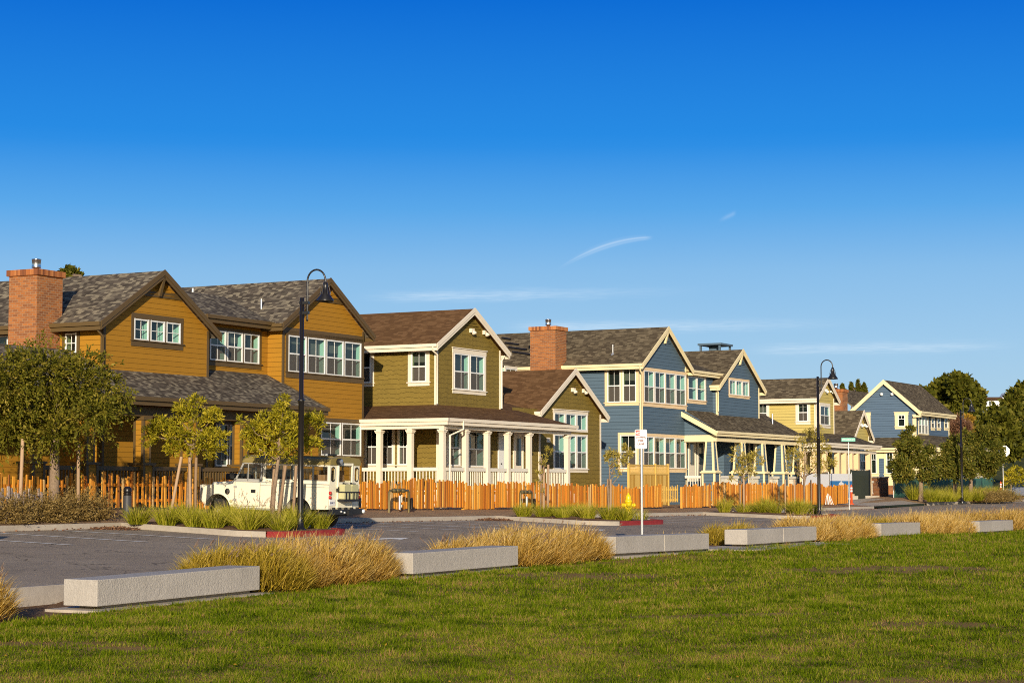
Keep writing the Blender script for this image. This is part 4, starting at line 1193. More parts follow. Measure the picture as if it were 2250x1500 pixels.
# ---------------------------------------------------------------- signs
b = W(45.62, 21.0, .05)
root = empty('no_stopping_sign', b, 'white and red no stopping fire lane sign on a tall galvanized pole', 'sign')
mb = MB(); mb.tube([(0, 0, -.3), (0, 0, 3.10)], .034, 10); mb.tube([(0, 0, 3.10), (0, 0, 3.12)], [.034, .0], 10); mb.build('pole', M['galv'], root)
SX = -.02; SW, SH = .31, .49; SZ = 2.88
M['signwhite'] = m_simple('sign_white', (.82, .80, .77), .45)
M['signred'] = m_simple('sign_red', (.62, .045, .03), .45)
M['signdark'] = m_simple('sign_dark_red', (.13, .015, .018), .5)
M['signgray'] = m_simple('sign_gray_edge', (.35, .34, .34), .5)
def rrect(w, h_, r, n=5):
    P = []
    for cx, cy, a0 in ((w / 2 - r, h_ / 2 - r, 0), (-w / 2 + r, h_ / 2 - r, 90), (-w / 2 + r, -h_ / 2 + r, 180), (w / 2 - r, -h_ / 2 + r, 270)):
        for k in range(n + 1):
            a = R(a0 + 90 * k / n); P.append((cx + r * math.cos(a), cy + r * math.sin(a)))
    return P
mb = MB(); mb.prism([(SX + x, -.05, SZ + z) for x, z in rrect(SW, SH, .035)], (0, .012, 0)); pan = mb.build('sign_panel', M['signwhite'], root)
mb = MB()
for (x0, x1, z0, z1) in ((-SW / 2 + .01, SW / 2 - .01, SH / 2 - .016, SH / 2 - .011), (-SW / 2 + .01, SW / 2 - .01, -SH / 2 + .011, -SH / 2 + .016), (-SW / 2 + .011, -SW / 2 + .016, -SH / 2 + .016, SH / 2 - .016), (SW / 2 - .016, SW / 2 - .011, -SH / 2 + .016, SH / 2 - .016)):
    mb.box(SX + x0, SX + x1, -.0525, -.051, SZ + z0, SZ + z1)
mb.build('border_line', M['signgray'], pan)
mb = MB(); mb.box(SX - SW / 2 + .018, SX - .028, -.053, -.0505, SZ + .095, SZ + SH / 2 - .018); mb.build('red_square', M['signred'], pan)
RX = Matrix.Rotation(math.pi / 2, 4, 'X')
text_mesh('sign_text', 'NO', .088, M['signwhite'], pan, (SX - .082, -.0535, SZ + .155), RX, .001, bold=.002)
text_mesh('sign_text', 'STOPPING', .070, M['signdark'], pan, (SX, -.0515, SZ + .045), Matrix.Rotation(math.pi / 2, 4, 'X') @ Matrix.Scale(.80, 4, (1, 0, 0)), .001, bold=.003)
text_mesh('sign_text', 'FIRE', .074, M['signdark'], pan, (SX, -.0515, SZ - .042), RX, .001, bold=.003)
text_mesh('sign_text', 'LANE', .074, M['signdark'], pan, (SX, -.0515, SZ - .126), RX, .001, bold=.003)
mb = MB()
for z in (.215, -.205): mb.lathe([(.0, -.006), (.006, -.004), (.006, 0)], (SX + .005, -.051, SZ + z), 8, axis='y')
mb.build('sign_bolt', M['signgray'], pan)

b = W(106.0, 36.0, .55)
root = empty('street_name_sign', b, 'green street name sign on a thin galvanized pole by the orange delineator', 'sign')
mb = MB(); mb.tube([(0, 0, -.4), (0, 0, 3.62)], .034, 8); mb.build('pole', M['galv'], root)
M['signgreen'] = m_simple('sign_green', (.10, .42, .30), .4)
mb = MB(); mb.prism([(x, 0, 3.77 + z) for x, z in rrect(.78, .20, .02)], (0, .01, 0)); pan = mb.build('sign_blade', M['signgreen'], root)
text_mesh('sign_text', 'BAYHARBOR WY', .115, M['signwhite'], pan, (0, -.004, 3.77), Matrix.Rotation(math.pi / 2, 4, 'X') @ Matrix.Scale(.80, 4, (1, 0, 0)), .001)

d0 = onw(2205, 1090, 38)
b = W(d0[0], 38, .8)
root = empty('stop_sign', b, 'pale back of an octagonal stop sign on a thin pole at the far right', 'sign')
mb = MB(); mb.tube([(0, 0, -.3), (0, 0, 3.9)], .035, 8); mb.build('pole', M['galv'], root)
mb = MB(); mb.prism([(.10 + .46 * math.cos(R(22.5 + 45 * k)), 0.04, 3.52 + .46 * math.sin(R(22.5 + 45 * k))) for k in range(8)], (0, .01, 0)); mb.build('sign_panel', M['galv'], root)

# ---------------------------------------------------------------- hydrant
b = W(67.75, 31.75, road_z(67.75, 31.75) + .17)
root = empty('fire_hydrant', b, 'yellow fire hydrant in the middle planter behind the red kerb', 'hydrant')
M['yellowp'] = m_paint('hydrant_yellow', (.80, .55, .008), .38, .12, .5)
mb = MB(); mb.lathe([(.17, .0), (.17, .05), (.125, .06), (.125, .36), (.145, .38), (.145, .42), (.12, .44), (.125, .60), (.15, .62), (.15, .66), (.11, .72), (.0, .74)], (0, 0, 0), 18); body = mb.build('barrel', M['yellowp'], root)
mb = MB(); mb.lathe([(.11, .72), (.115, .80), (.08, .88), (.03, .92), (.03, .97), (.0, .97)], (0, 0, 0), 16); mb.build('bonnet', M['yellowp'], root)
for q, ax, r_ in (((-.24, 0, .50), 'x', .085), ((.13, 0, .50), 'x', .085), ((.0, -.26, .52), 'y', .10)):
    mb = MB(); prof = [(r_ * .8, 0), (r_ * .8, .07), (r_, .075), (r_, .125), (r_ * .45, .13), (r_ * .45, .16), (.0, .16)]
    if q[0] < 0 or ax == 'y': prof = [(r, .13 - z) for r, z in prof]
    mb.lathe(prof, q, 14, axis=ax); mb.build('outlet_cap', M['yellowp'], root)
mb = MB(); mb.lathe([(.19, -.1), (.19, .004), (.0, .005)], (0, 0, 0), 16); mb.build('base_flange', M['signgray'], root)

# ---------------------------------------------------------------- bollard, delineators, cone
b = W(44.75, 37.0, .86)
root = empty('bollard_light', b, 'dark round bollard light in front of the orange fence at the left', 'bollard')
mb = MB(); mb.lathe([(.125, -.25), (.125, .60)], (0, 0, 0), 16); mb.build('post', m_simple('bollard_gray', (.055, .055, .06), .5), root)
mb = MB()
for k in range(3): mb.lathe([(.10, .60 + k * .05), (.125, .61 + k * .05), (.125, .635 + k * .05), (.10, .65 + k * .05)], (0, 0, 0), 16)
mb.lathe([(.125, .75), (.12, .80), (.08, .85), (.0, .87)], (0, 0, 0), 16); mb.build('louvred_head', M['bronze'], root)
M['orange'] = m_simple('safety_orange', (.72, .085, .012), .5, var=.1)
def delineator(t, w, z, label, h_=1.15):
    root = empty('delineator_post', W(t, w, z), label, 'delineator', 'orange delineator posts')
    mb = MB(); mb.lathe([(.16, 0), (.16, .05), (.07, .06), (.065, h_ - .1), (.05, h_ - .06), (.03, h_ - .04), (.055, h_), (.0, h_ + .02)], (0, 0, 0), 14); mb.build('tube', M['orange'], root)
    for k in (0, 1):
        mb = MB(); mb.lathe([(.0675, h_ - .42 + k * .17), (.0675, h_ - .32 + k * .17)], (0, 0, 0), 14); mb.build('white_band', M['signwhite'], root)
delineator(111.73, 37.8, .64, 'orange delineator post with white bands at the right end of the picket fence')
delineator(142.9, 37.0, .88, 'orange delineator post with white bands by the far stop sign')
tt, zz = onw(2221, 1108, 36.5)
root = empty('traffic_cone', W(tt, 36.5, zz), 'small white topped traffic cone at the far right', 'cone')
mb = MB(); mb.box(-.17, .17, -.17, .17, 0, .03); mb.lathe([(.13, .03), (.09, .3)], (0, 0, 0), 14); mb.build('cone_body', M['orange'], root)
mb = MB(); mb.lathe([(.095, .3), (.04, .68), (.0, .69)], (0, 0, 0), 14); mb.build('white_collar', M['signwhite'], root)

# ---------------------------------------------------------------- backflow pipe frames
def backflow(t, w, label, L=1.35):
    z = verge_z(t, w); b = (t, w, z)
    root = empty('backflow_pipe', W(*b), label, 'utility pipe', 'backflow pipe frames', ROT)
    pm = m_simple('bronze_pipe', (.20, .155, .065), .45, .5, var=.25) if 'bronze_pipe' not in bpy.data.materials else bpy.data.materials['bronze_pipe']
    mb = MB(); mb.tube([(-L / 2, 0, -.1), (-L / 2, 0, .72), (-L / 2 + .06, 0, .78), (L / 2 - .06, 0, .78), (L / 2, 0, .72), (L / 2, 0, -.1)], .045, 10); mb.build('riser_pipe', pm, root)
    mb = MB()
    for x in (-.35, -.1, .25): mb.lathe([(.05, -.09), (.085, -.06), (.085, .06), (.05, .09)], (x, 0, .78), 10, axis='x')
    mb.tube([(-.1, 0, .78), (-.1, -.02, 1.0)], .025, 6); mb.tube([(-.22, -.02, 1.0), (.02, -.02, 1.0)], .02, 6)
    mb.build('valve', pm, root)
    mb = MB(); mb.tube([(.05, 0, .1), (.05, 0, .6)], .05, 8); mb.build('relief_valve', M['galv'], root)
    mb = MB(); mb.tube([(L / 2 + .1, -.05, .12), (L / 2 + .1, -.06, .42), (L / 2 + .07, -.06, .5)], .06, 8); mb.build('pipe_cover', M['bronze'], root)
backflow(60.25, 37.35, 'bronze backflow pipe frame beside the rear of the cream truck')
backflow(69.9, 37.3, 'bronze backflow pipe frame half hidden behind the yellow hydrant', 1.0)

# ---------------------------------------------------------------- fences
def picket_fence(name, label, t0, t1, w, mat, hgt, pw, gap, seed, group=None, skip=(), jitter=.08, wav=.02, panel=2.35, zf=ZB, rough=False):
    rs = random.Random(seed)
    b = ((t0 + t1) / 2, w, zf((t0 + t1) / 2))
    root = empty(name, W(*b), label, 'fence', group, ROT)
    t = t0
    while t < t1 - .3:
        e = min(t + panel, t1)
        if any(s0 <= (t + e) / 2 <= s1 for s0, s1 in skip): t = e; continue
        dz = rs.uniform(-.04, .05); dh = rs.uniform(-.06, .09)
        mb = MB(b); x = t + .05
        while x < e - pw:
            mb.rnd = min(1, max(0, rs.gauss(.5, .24))) if rs.random() < .6 else rs.random()
            hh = hgt + dh + rs.uniform(-jitter, jitter); z = zf(x) + .06 + dz + rs.uniform(-.015, .015)
            tw = rs.uniform(-.012, .012); p = pw * rs.uniform(.82, 1.12); k = rs.uniform(0, .03); ln = rs.uniform(-.02, .02)
            y0 = w - rs.uniform(.0, wav) - .02
            c = .3 * p
            mb.hexa([(x + ln, y0 - .008, z), (x + p + ln, y0 + tw, z), (x + p + ln, y0 + .03 + tw, z), (x + ln, y0 + .03, z)],
                    [(x + ln * 3 + k * .2, y0 - .008, z + hh), (x + p + ln * 3 - k * .2, y0 + tw, z + hh + rs.uniform(-.03, .03)), (x + p + ln * 3 - k * .2, y0 + .03 + tw, z + hh), (x + ln * 3 + k * .2, y0 + .03, z + hh)])
            x += p + gap * rs.uniform(.5, 1.5)
        mb.build('picket_panel', mat, root)
        mb = MB(b); mb.rnd = .35
        for zz_ in (.22, hgt * .74):
            mb.box(t - .02, e + .02, w + .012, w + .055, zf((t + e) / 2) + dz + zz_, zf((t + e) / 2) + dz + zz_ + .085)
        mb.build('rail', mat, root)
        mb = MB(b); mb.rnd = .8; mb.box(t - .06, t + .04, w + .02, w + .12, zf(t) - .2, zf(t) + hgt + .02); mb.build('post', mat, root)
        t = e
    return root, b
FG = 'orange cedar picket fences along the houses'
picket_fence('picket_fence', 'orange picket fence with open gaps in front of the ochre house', 33.0, 59.0, 38.0, M['picket'], .93, .085, .085, 3, FG, wav=.03, panel=2.6)
r2, b2 = picket_fence('picket_fence', 'tight orange picket fence in front of the olive house', 59.1, 90.7, 38.0, M['picket'], 1.0, .115, .018, 4, FG, skip=((84.9, 86.4),))
r3, b3 = picket_fence('picket_fence', 'orange picket fence in front of the slate blue house, ending at the delineator', 90.8, 111.6, 38.0, M['picket'], 1.1, .125, .012, 5, FG)
mb = MB(b2)
for x in np.arange(84.65, 86.6, .21):
    mb.rnd = random.random() * .5 + .5; mb.box(x, x + .06, 37.95, 37.98, ZB(85) + .3, ZB(85) + 1.05 + random.uniform(-.03, .08))
mb.rnd = .9
mb.box(84.6, 86.6, 37.98, 38.02, ZB(85) + .35, ZB(85) + .45); mb.box(84.6, 86.6, 37.98, 38.02, ZB(85) + .85, ZB(85) + .95)
mb.hexa([(84.6, 37.985, ZB(85) + .82), (84.72, 37.985, ZB(85) + .82), (84.72, 38.015, ZB(85) + .82), (84.6, 38.015, ZB(85) + .82)], [(86.4, 37.985, ZB(85) + .45), (86.55, 37.985, ZB(85) + .45), (86.55, 38.015, ZB(85) + .45), (86.4, 38.015, ZB(85) + .45)])
mb.build('gate', M['newwood'], r2)
picket_fence('weathered_fence', 'weathered gray-white picket fence at the left edge of the street', 28, 41.0, 36.75, M['picketold'], .78, .085, .075, 8, None, jitter=.09, wav=.03, zf=lambda t: verge_z(t, 36.75) - .05)
# taller pale side fence with a slatted top
b = (90.2, 41.0, .7)
root = empty('side_fence', W(*b), 'tall pale wooden side fence with slatted top between the olive and blue houses', 'fence', None, ROT)
mb = MB(b)
tA_, tB_ = 87.55, 92.3
x = tA_
while x < tB_:
    mb.rnd = random.random(); mb.box(x, x + .13, 40.98, 41.0, .75, 2.28); x += .135
mb.build('board_panel', M['newwood'], root)
mb = MB(b); x = tA_; mb.rnd = .8
while x < tB_: mb.box(x, x + .03, 40.985, 41.0, 2.36, 2.72); x += .075
mb.box(tA_, tB_, 40.96, 41.03, 2.28, 2.36); mb.box(tA_, tB_, 40.96, 41.03, 2.72, 2.79); mb.build('lattice_top', M['newwood'], root)
for t in (tA_, 89.1, 90.7, tB_):
    mb = MB(b); mb.rnd = .9; mb.box(t - .05, t + .05, 40.95, 41.06, .5, 2.85); mb.build('post', M['newwood'], root)

# construction fence with privacy screen, banners
M['greenscreen'] = m_simple('green_privacy_screen', (.040, .125, .090), .8, var=.3)
M['darkscreen'] = m_simple('dark_privacy_screen', (.035, .042, .026), .8, var=.3)
M['bannerwhite'] = m_simple('banner_white', (.80, .79, .76), .6, var=.04)
M['bannerblue'] = m_simple('banner_blue', (.035, .20, .45), .5)
def screen_fence(label, t0, t1, w, zf, hgt, mat, seed, group):
    rs = random.Random(seed)
    b = ((t0 + t1) / 2, w, zf((t0 + t1) / 2))
    root = empty('construction_fence', W(*b), label, 'fence', group, ROT)
    n = max(1, int((t1 - t0) / 3.0)); st = (t1 - t0) / n
    for i in range(n):
        a = t0 + i * st; e = a + st
        V = []; nx, nz = 8, 5
        for j in range(nz + 1):
            for k in range(nx + 1):
                u, v = k / nx, j / nz
                V.append((lerp(a, e, u) - b[0], .05 * math.sin(u * 9 + i) * (1 - v * .5) + rs.uniform(-.01, .01), zf(lerp(a, e, u)) - b[2] + .06 + v * hgt - (.05 * math.sin(u * math.pi) if j == nz else 0)))
        T = [(j * (nx + 1) + k, j * (nx + 1) + k + 1, (j + 1) * (nx + 1) + k + 1, (j + 1) * (nx + 1) + k) for j in range(nz) for k in range(nx)]
        o = mesh_np('screen_panel', V, T, np.full(len(T), rs.random()), mat, root, True)
        sm = o.modifiers.new('thick', 'SOLIDIFY'); sm.thickness = .01
        mb = MB(b); mb.tube([(a, w + .06, zf(a) - .1), (a, w + .06, zf(a) + hgt + .2)], .03, 6); mb.build('post', M['galv'], root)
    mb = MB(b); mb.tube([(t0, w + .06, zf(t0) + hgt + .08), (t1, w + .06, zf(t1) + hgt + .08)], .02, 6); mb.build('top_rail', M['galv'], root)
    return root, b
CG = 'screened construction fences at the right'
screen_fence('long green screened construction fence behind the three dark street trees', 122.6, 147.0, 38.6, lambda t: .82, 1.45, M['greenscreen'], 2, CG)
rg, bg = screen_fence('dark screened construction gate panel right of the blue and white banner', 116.9, 120.9, 39.6, lambda t: .66, 2.0, M['darkscreen'], 3, CG)
b = (110.4, 39.0, .66)
root = empty('construction_banner', W(*b), 'white and blue construction banner hung behind the end of the picket fence', 'banner', None, ROT)
mb = MB(b); mb.box(106.9, 111.2, 38.985, 39.0, 1.0, 2.42); mb.build('white_panel', M['bannerwhite'], root)
mb = MB(b); mb.box(111.35, 115.4, 38.985, 39.0, .9, 2.45); wp = mb.build('printed_panel', M['bannerwhite'], root)
mb = MB(b); mb.box(111.38, 115.37, 38.978, 38.983, 1.0, 2.02); bl = mb.build('blue_field', M['bannerblue'], wp)
mb = MB(b)
mb.prism([(x + 113.35, 38.974, z + 1.76) for x, z in ((-.42, -.02), (.42, -.02), (.46, .08), (.36, .17), (.2, .17), (.0, .28), (-.2, .17), (-.36, .15), (-.46, .06))], (0, .003, 0))
mb.build('cloud_emblem', M['bannerwhite'], wp)
text_mesh('banner_text', 'CONSTRUCT', .52, M['bannerwhite'], wp, (113.35 - b[0], 38.974 - b[1], 1.50 - b[2]), Matrix.Rotation(math.pi / 2, 4, 'X') @ Matrix.Scale(.9, 4, (1, 0, 0)), .001)
mb = MB(b)
for t in (106.8, 109, 111.28, 115.45): mb.tube([(t, 39.05, .4), (t, 39.05, 2.55)], .03, 6)
mb.build('post', M['galv'], root)
# bundle of white plastic stakes leaning on the fence
root = empty('stake_bundle', W(107.2, 37.6, .66), 'bundle of white plastic stakes leaning on the fence behind the right lamp', 'stakes')
for i in range(6):
    mb = MB(); x = (i - 2.5) * .07; mb.tube([(x * 1.3, -.1, 0), (x * .5 + random.uniform(-.06, .06), .2, random.uniform(.45, .8))], .018, 6); mb.build('stake', M['signwhite'], root)
# gravel bin / block retaining piece behind the gate
b = (123.2, 40.2, .75)
root = empty('block_wall', W(*b), 'short brown block wall section right of the construction gate', 'wall', None, ROT)
mb = MB(b); mb.box(123.0, 126.4, 40.2, 40.7, .5, 2.25); mb.build('wall_face', M['brick'], root)
mb = MB(b); mb.box(122.95, 126.45, 40.15, 40.75, 2.25, 2.33); mb.build('wall_cap', M['kerb'], root)
# ---------------------------------------------------------------- off-road truck
M['truck'] = m_paint('old_cream_paint', (.84, .77, .58), .42, .07, .4)
M['truckroof'] = m_paint('olive_tan_roof_paint', (.26, .20, .065), .5, .08)
M['rubber'] = m_simple('tyre_rubber', (.022, .021, .020), .85, var=.2)
M['rim'] = m_simple('steel_rim', (.52, .50, .44), .5, .1)
M['black'] = m_simple('black_metal', (.018, .018, .018), .55)
M['can'] = m_paint('sand_can_paint', (.50, .47, .25), .5, .08)
M['tail'] = m_simple('red_lens', (.45, .02, .012), .25, 0, .5)
M['carglass'] = m_glass('vehicle_glass', (.80, .82, .78), .05)
M['trim_gray'] = m_simple('gray_window_channel', (.46, .45, .41), .5, .3)
M['cardboard'] = m_simple('cardboard', (.38, .22, .11), .9, var=.15)
tw0 = (47.86, 32.12)
zb = road_z(*tw0)
truck = empty('offroad_truck', W(tw0[0], tw0[1], zb), 'old cream off-road truck with olive roof and jerry cans on its rear door', 'truck')
slope_ = math.atan((road_z(47.86, 36.8) - zb) / 4.7)
truck.rotation_euler = (slope_, 0, ROT)
WT = 1.64
def tpart(mb, name, mat, parent=None, bevel=0.0): return mb.build(name, M[mat], parent or truck, bevel)
def arc(cy, cz, r, a0, a1, n=9): return [(cy + r * math.cos(R(lerp(a0, a1, k / n))), cz + r * math.sin(R(lerp(a0, a1, k / n)))) for k in range(n + 1)]
prof = [(0, .60), (.59, .60)] + arc(1.06, .47, .49, 165, 15)[0:] 
prof = [(0, .62), (.56, .60)] + [(y, z) for y, z in arc(1.06, .46, .49, 164, 16)] + [(1.56, .58), (3.50, .58)] + [(y, z) for y, z in arc(4.00, .46, .49, 166, 14)] + [(4.60, .72), (4.66, .80), (4.66, 1.17), (4.62, 1.21), (3.46, 1.25), (3.42, 1.36), (0, 1.36)]
mb = MB(); mb.prism([(0, y, z) for y, z in prof], (WT, 0, 0)); body = tpart(mb, 'body', 'truck', None, .02)
mb = MB()
mb.box(-.015, .0, 0.0, 3.42, 1.335, 1.36); mb.box(-.012, 0, .0, 2.44, 1.255, 1.268)
mb.box(-.02, 0, 4.60, 4.67, .75, 1.2)
tpart(mb, 'body_trim', 'trim_gray', body)
mb = MB(); mb.hexa([(.30, 3.46, 1.2), (1.34, 3.46, 1.2), (1.32, 4.55, 1.15), (.32, 4.55, 1.15)], [(.36, 3.46, 1.36), (1.28, 3.46, 1.36), (1.25, 4.50, 1.29), (.39, 4.50, 1.29)]); tpart(mb, 'bonnet', 'truck', None, .03)
mb = MB(); mb.lathe([(.16, -.09), (.36, -.09), (.40, -.05), (.40, .06), (.36, .10), (.16, .10)], (.9, 3.92, 1.46), 20); tpart(mb, 'spare_tyre', 'rubber')
# hardtop
side = [(0, 1.36), (2.40, 1.36), (2.40, 1.92), (0, 1.92)]
lites = [(.09, .57, 1.46, 1.86), (.62, 1.10, 1.46, 1.86), (1.30, 2.30, 1.46, 1.86)]
mb = MB()
for x in (0.03, WT - .03): wall(mb, 's', x, side, lites)
for x in (0.06, WT - .06): wall(mb, 's', x, side, lites)
rear = [(.03, 1.36), (WT - .03, 1.36), (WT - .03, 1.92), (.03, 1.92)]
rl = [(.46, 1.18, 1.42, 1.92), (.10, .28, 1.46, 1.84), (WT - .28, WT - .10, 1.46, 1.84)]
wall(mb, 'f', .0, rear, rl); wall(mb, 'f', .03, rear, rl)
top = tpart(mb, 'hardtop', 'truck')
mb = MB()
for (a, b_, c_, d_) in lites:
    for x in (.045, WT - .045): mb.poly([(x, a, c_), (x, b_, c_), (x, b_, d_), (x, a, d_)])
for (a, b_, c_, d_) in rl: mb.poly([(a, .015, c_), (b_, .015, c_), (b_, .015, d_), (a, .015, d_)])
tpart(mb, 'side_window', 'carglass', top)
mb = MB()
for (a, b_, c_, d_) in lites[:2]:
    for x in (.022,): mb.box(x, x + .012, a - .02, a, c_ - .02, d_ + .02); mb.box(x, x + .012, b_, b_ + .02, c_ - .02, d_ + .02); mb.box(x, x + .012, a, b_, c_ - .02, c_); mb.box(x, x + .012, a, b_, d_, d_ + .02)
tpart(mb, 'window_channel', 'trim_gray', top)
mb = MB()
for (a, b_) in ((.10, .28), (WT - .28, WT - .10)):
    P = [((a + b_) / 2 + x, z + 1.65) for x, z in rrect(.22, .44, .10)]
    Q = [((a + b_) / 2 + x, z + 1.65) for x, z in rrect(.16, .38, .075)]
    n = len(P)
    for i in range(n):
        j = (i + 1) % n
        mb.poly([(P[i][0], -.012, P[i][1]), (P[j][0], -.012, P[j][1]), (Q[j][0], -.012, Q[j][1]), (Q[i][0], -.012, Q[i][1])])
tpart(mb, 'corner_window_seal', 'black', top)
# cab doors with upright frames and windscreen
for x in (.02, WT - .05):
    mb = MB()
    mb.box(x, x + .03, 2.42, 2.47, 1.36, 1.92); mb.box(x, x + .03, 2.47, 3.12, 1.88, 1.93)
    mb.hexa([(x, 3.37, 1.36), (x + .03, 3.37, 1.36), (x + .03, 3.43, 1.36), (x, 3.43, 1.36)], [(x, 3.07, 1.92), (x + .03, 3.07, 1.92), (x + .03, 3.13, 1.92), (x, 3.13, 1.92)])
    mb.box(x, x + .03, 2.92, 2.945, 1.36, 1.90); mb.box(x, x + .03, 2.42, 3.40, 1.355, 1.43)
    tpart(mb, 'door_frame', 'trim_gray')
mb = MB()
for x in (.035, WT - .035): mb.poly([(x, 2.47, 1.43), (x, 3.36, 1.43), (x, 3.09, 1.88), (x, 2.47, 1.88)])
mb.poly([(.05, 3.40, 1.40), (WT - .05, 3.40, 1.40), (WT - .05, 3.10, 1.9), (.05, 3.10, 1.9)])
tpart(mb, 'cab_window', 'carglass')
mb = MB(); mb.hexa([(.02, 3.40, 1.36), (WT - .02, 3.40, 1.36), (WT - .02, 3.46, 1.36), (.02, 3.46, 1.36)], [(.02, 3.36, 1.43), (WT - .02, 3.36, 1.43), (WT - .02, 3.42, 1.43), (.02, 3.42, 1.43)])
mb.box(WT / 2 - .02, WT / 2 + .02, 3.2, 3.24, 1.4, 1.8); mb.box(.03, WT - .03, 3.07, 3.13, 1.88, 1.94); tpart(mb, 'windscreen_frame', 'trim_gray')
mb = MB(); mb.box(-.006, .001, 2.452, 2.462, .62, 1.34); mb.box(-.006, .001, 3.375, 3.387, .62, 1.34); mb.box(-.006, .001, 2.462, 3.375, .615, .625); mb.box(-.02, 0, 2.62, 2.78, 1.02, 1.12); tpart(mb, 'door_seam', 'black', body)
mb = MB(); mb.lathe([(.0, -.02), (.085, -.015), (.095, 0)], (0, 3.66, 1.03), 16, axis='x'); tpart(mb, 'wing_vent', 'black', body)
mb = MB(); mb.lathe([(.0, -.015), (.05, -.01), (.055, 0)], (0, 3.52, .74), 12, axis='x'); tpart(mb, 'marker_lens', 'can', body)
mb = MB(); mb.box(-.22, -.04, 3.40, 3.43, 1.42, 1.60); mb.tube([(-.04, 3.42, 1.42), (.03, 3.42, 1.38)], .012, 6); tpart(mb, 'wing_mirror', 'black')
mb = MB()
for z in (.80, 1.18): mb.box(-.022, .0, 3.30, 3.42, z - .03, z + .03)
tpart(mb, 'door_hinge', 'trim_gray', body)
mb = MB()
for cy in (1.06, 4.0): mb.tube([(-.012, cy + .50 * math.cos(R(a)), .46 + .50 * math.sin(R(a))) for a in range(8, 173, 12)], .018, 6)
tpart(mb, 'wheel_arch_lip', 'truck', body)
mb = MB(); mb.box(-.01, .0, 1.6, 3.48, .52, .58); tpart(mb, 'sill_panel', 'trim_gray', body)
# roof
mb = MB()
rp = [(0, 1.92), (.0, 1.965)] + [(.16 + .16 * math.cos(R(180 - a)), 1.965 + .16 * math.sin(R(a))) for a in (25, 50, 75)] + [(.45, 2.145), (.82, 2.16), (WT - .45, 2.145)] + [(WT - .16 - .16 * math.cos(R(180 - a)), 1.965 + .16 * math.sin(R(a))) for a in (75, 50, 25)] + [(WT, 1.965), (WT, 1.92)]
mb.prism([(x, -.03, z) for x, z in rp], (0, 3.18, 0)); roof = tpart(mb, 'roof', 'truckroof', None, .02)
mb = MB()
for x in (.25, .5, .82, 1.14, 1.39): mb.box(x - .02, x + .02, .2, 2.9, 2.135, 2.165)
tpart(mb, 'roof_rib', 'truckroof', roof)
mb = MB(); mb.box(.62, 1.12, .5, .62, 2.19, 2.24); mb.box(.66, .70, .52, .6, 2.14, 2.19); mb.box(1.04, 1.08, .52, .6, 2.14, 2.19); tpart(mb, 'roof_bar', 'black', roof)
mb = MB(); mb.lathe([(.03, 0), (.06, .05), (.05, .1), (.0, .11)], (.55, .5, 2.15), 10); tpart(mb, 'antenna_base', 'trim_gray', roof)
mb = MB(); mb.lathe([(.0, -.10), (.085, -.10), (.10, -.08), (.09, .03), (.0, .05)], (.36, -.08, 2.02), 14, axis='y'); lamp = tpart(mb, 'work_lamp', 'black')
mb = MB(); mb.lathe([(.0, -.105), (.075, -.102), (.08, -.10)], (.36, -.08, 2.02), 14, axis='y'); tpart(mb, 'lamp_lens', 'galv', lamp)
# rear door
mb = MB(); dx0, dx1 = .42, 1.22
mb.box(dx0, dx0 + .06, -.04, 0, .66, 1.98); mb.box(dx1 - .06, dx1, -.04, 0, .66, 1.98); mb.box(dx0 + .06, dx1 - .06, -.04, 0, 1.90, 1.98); mb.box(dx0 + .06, dx1 - .06, -.035, 0, .66, 1.42)
rd = tpart(mb, 'rear_door', 'truck', None, .008)
mb = MB(); mb.box(dx0 - .09, dx0 + .02, -.08, -.04, 1.14, 1.24); mb.box(dx0 - .02, dx0 + .1, -.07, -.04, 1.24, 1.28); tpart(mb, 'door_latch', 'black', rd)
for x in (.62, 1.02):
    mb = MB()
    P = [(x + px_, pz) for px_, pz in ((-.17, .93), (.17, .93), (.17, 1.30), (.13, 1.36), (-.13, 1.36), (-.17, 1.30))]
    mb.prism([(a, -.26, z) for a, z in P], (0, .19, 0)); can = tpart(mb, 'jerry_can', 'can', None, .03)
    mb = MB()
    for q in (-.06, 0, .06): mb.tube([(x + q, -.22, 1.355), (x + q, -.22, 1.385), (x + q, -.12, 1.385), (x + q, -.12, 1.355)], .011, 6)
    mb.lathe([(.03, 0), (.03, .05), (.0, .055)], (x - .10, -.165, 1.36), 10)
    tpart(mb, 'can_handle', 'black', can)
mb = MB(); mb.box(.43, 1.22, -.275, -.262, 1.115, 1.15); mb.box(.43, .445, -.26, -.05, 1.115, 1.15); mb.box(1.205, 1.22, -.26, -.05, 1.115, 1.15)
for x in (.53, .70, .94, 1.10): mb.box(x - .02, x + .02, -.278, -.262, .90, 1.12)
mb.box(.42, 1.24, -.28, -.03, .86, .92); tpart(mb, 'can_rack', 'black', rd)
for z in (1.10, .97):
    for x in (.05, WT - .07):
        mb = MB(); mb.lathe([(.0, -.07), (.045, -.055), (.052, -.02), (.052, 0)], (x, 0, z), 14, axis='y'); tpart(mb, 'tail_light', 'tail')
mb = MB(); mb.box(.03, .34, -.02, -.008, .74, .92); pl = tpart(mb, 'number_plate', 'signwhite')
M['plateblue'] = m_simple('plate_blue', (.03, .05, .16), .5)
text_mesh('plate_text', 'BAMK17', .088, M['plateblue'], pl, (.185, -.022, .81), Matrix.Rotation(math.pi / 2, 4, 'X') @ Matrix.Scale(.86, 4, (1, 0, 0)), .001, bold=.001)
mb = MB(); mb.box(-.02, WT + .02, -.17, -.02, .47, .63); bp = tpart(mb, 'rear_bumper', 'black', None, .01)
mb = MB()
for x in (.2, .52, .84, 1.16, 1.46): mb.box(x - .03, x + .03, -.1, -.02, .63, .68)
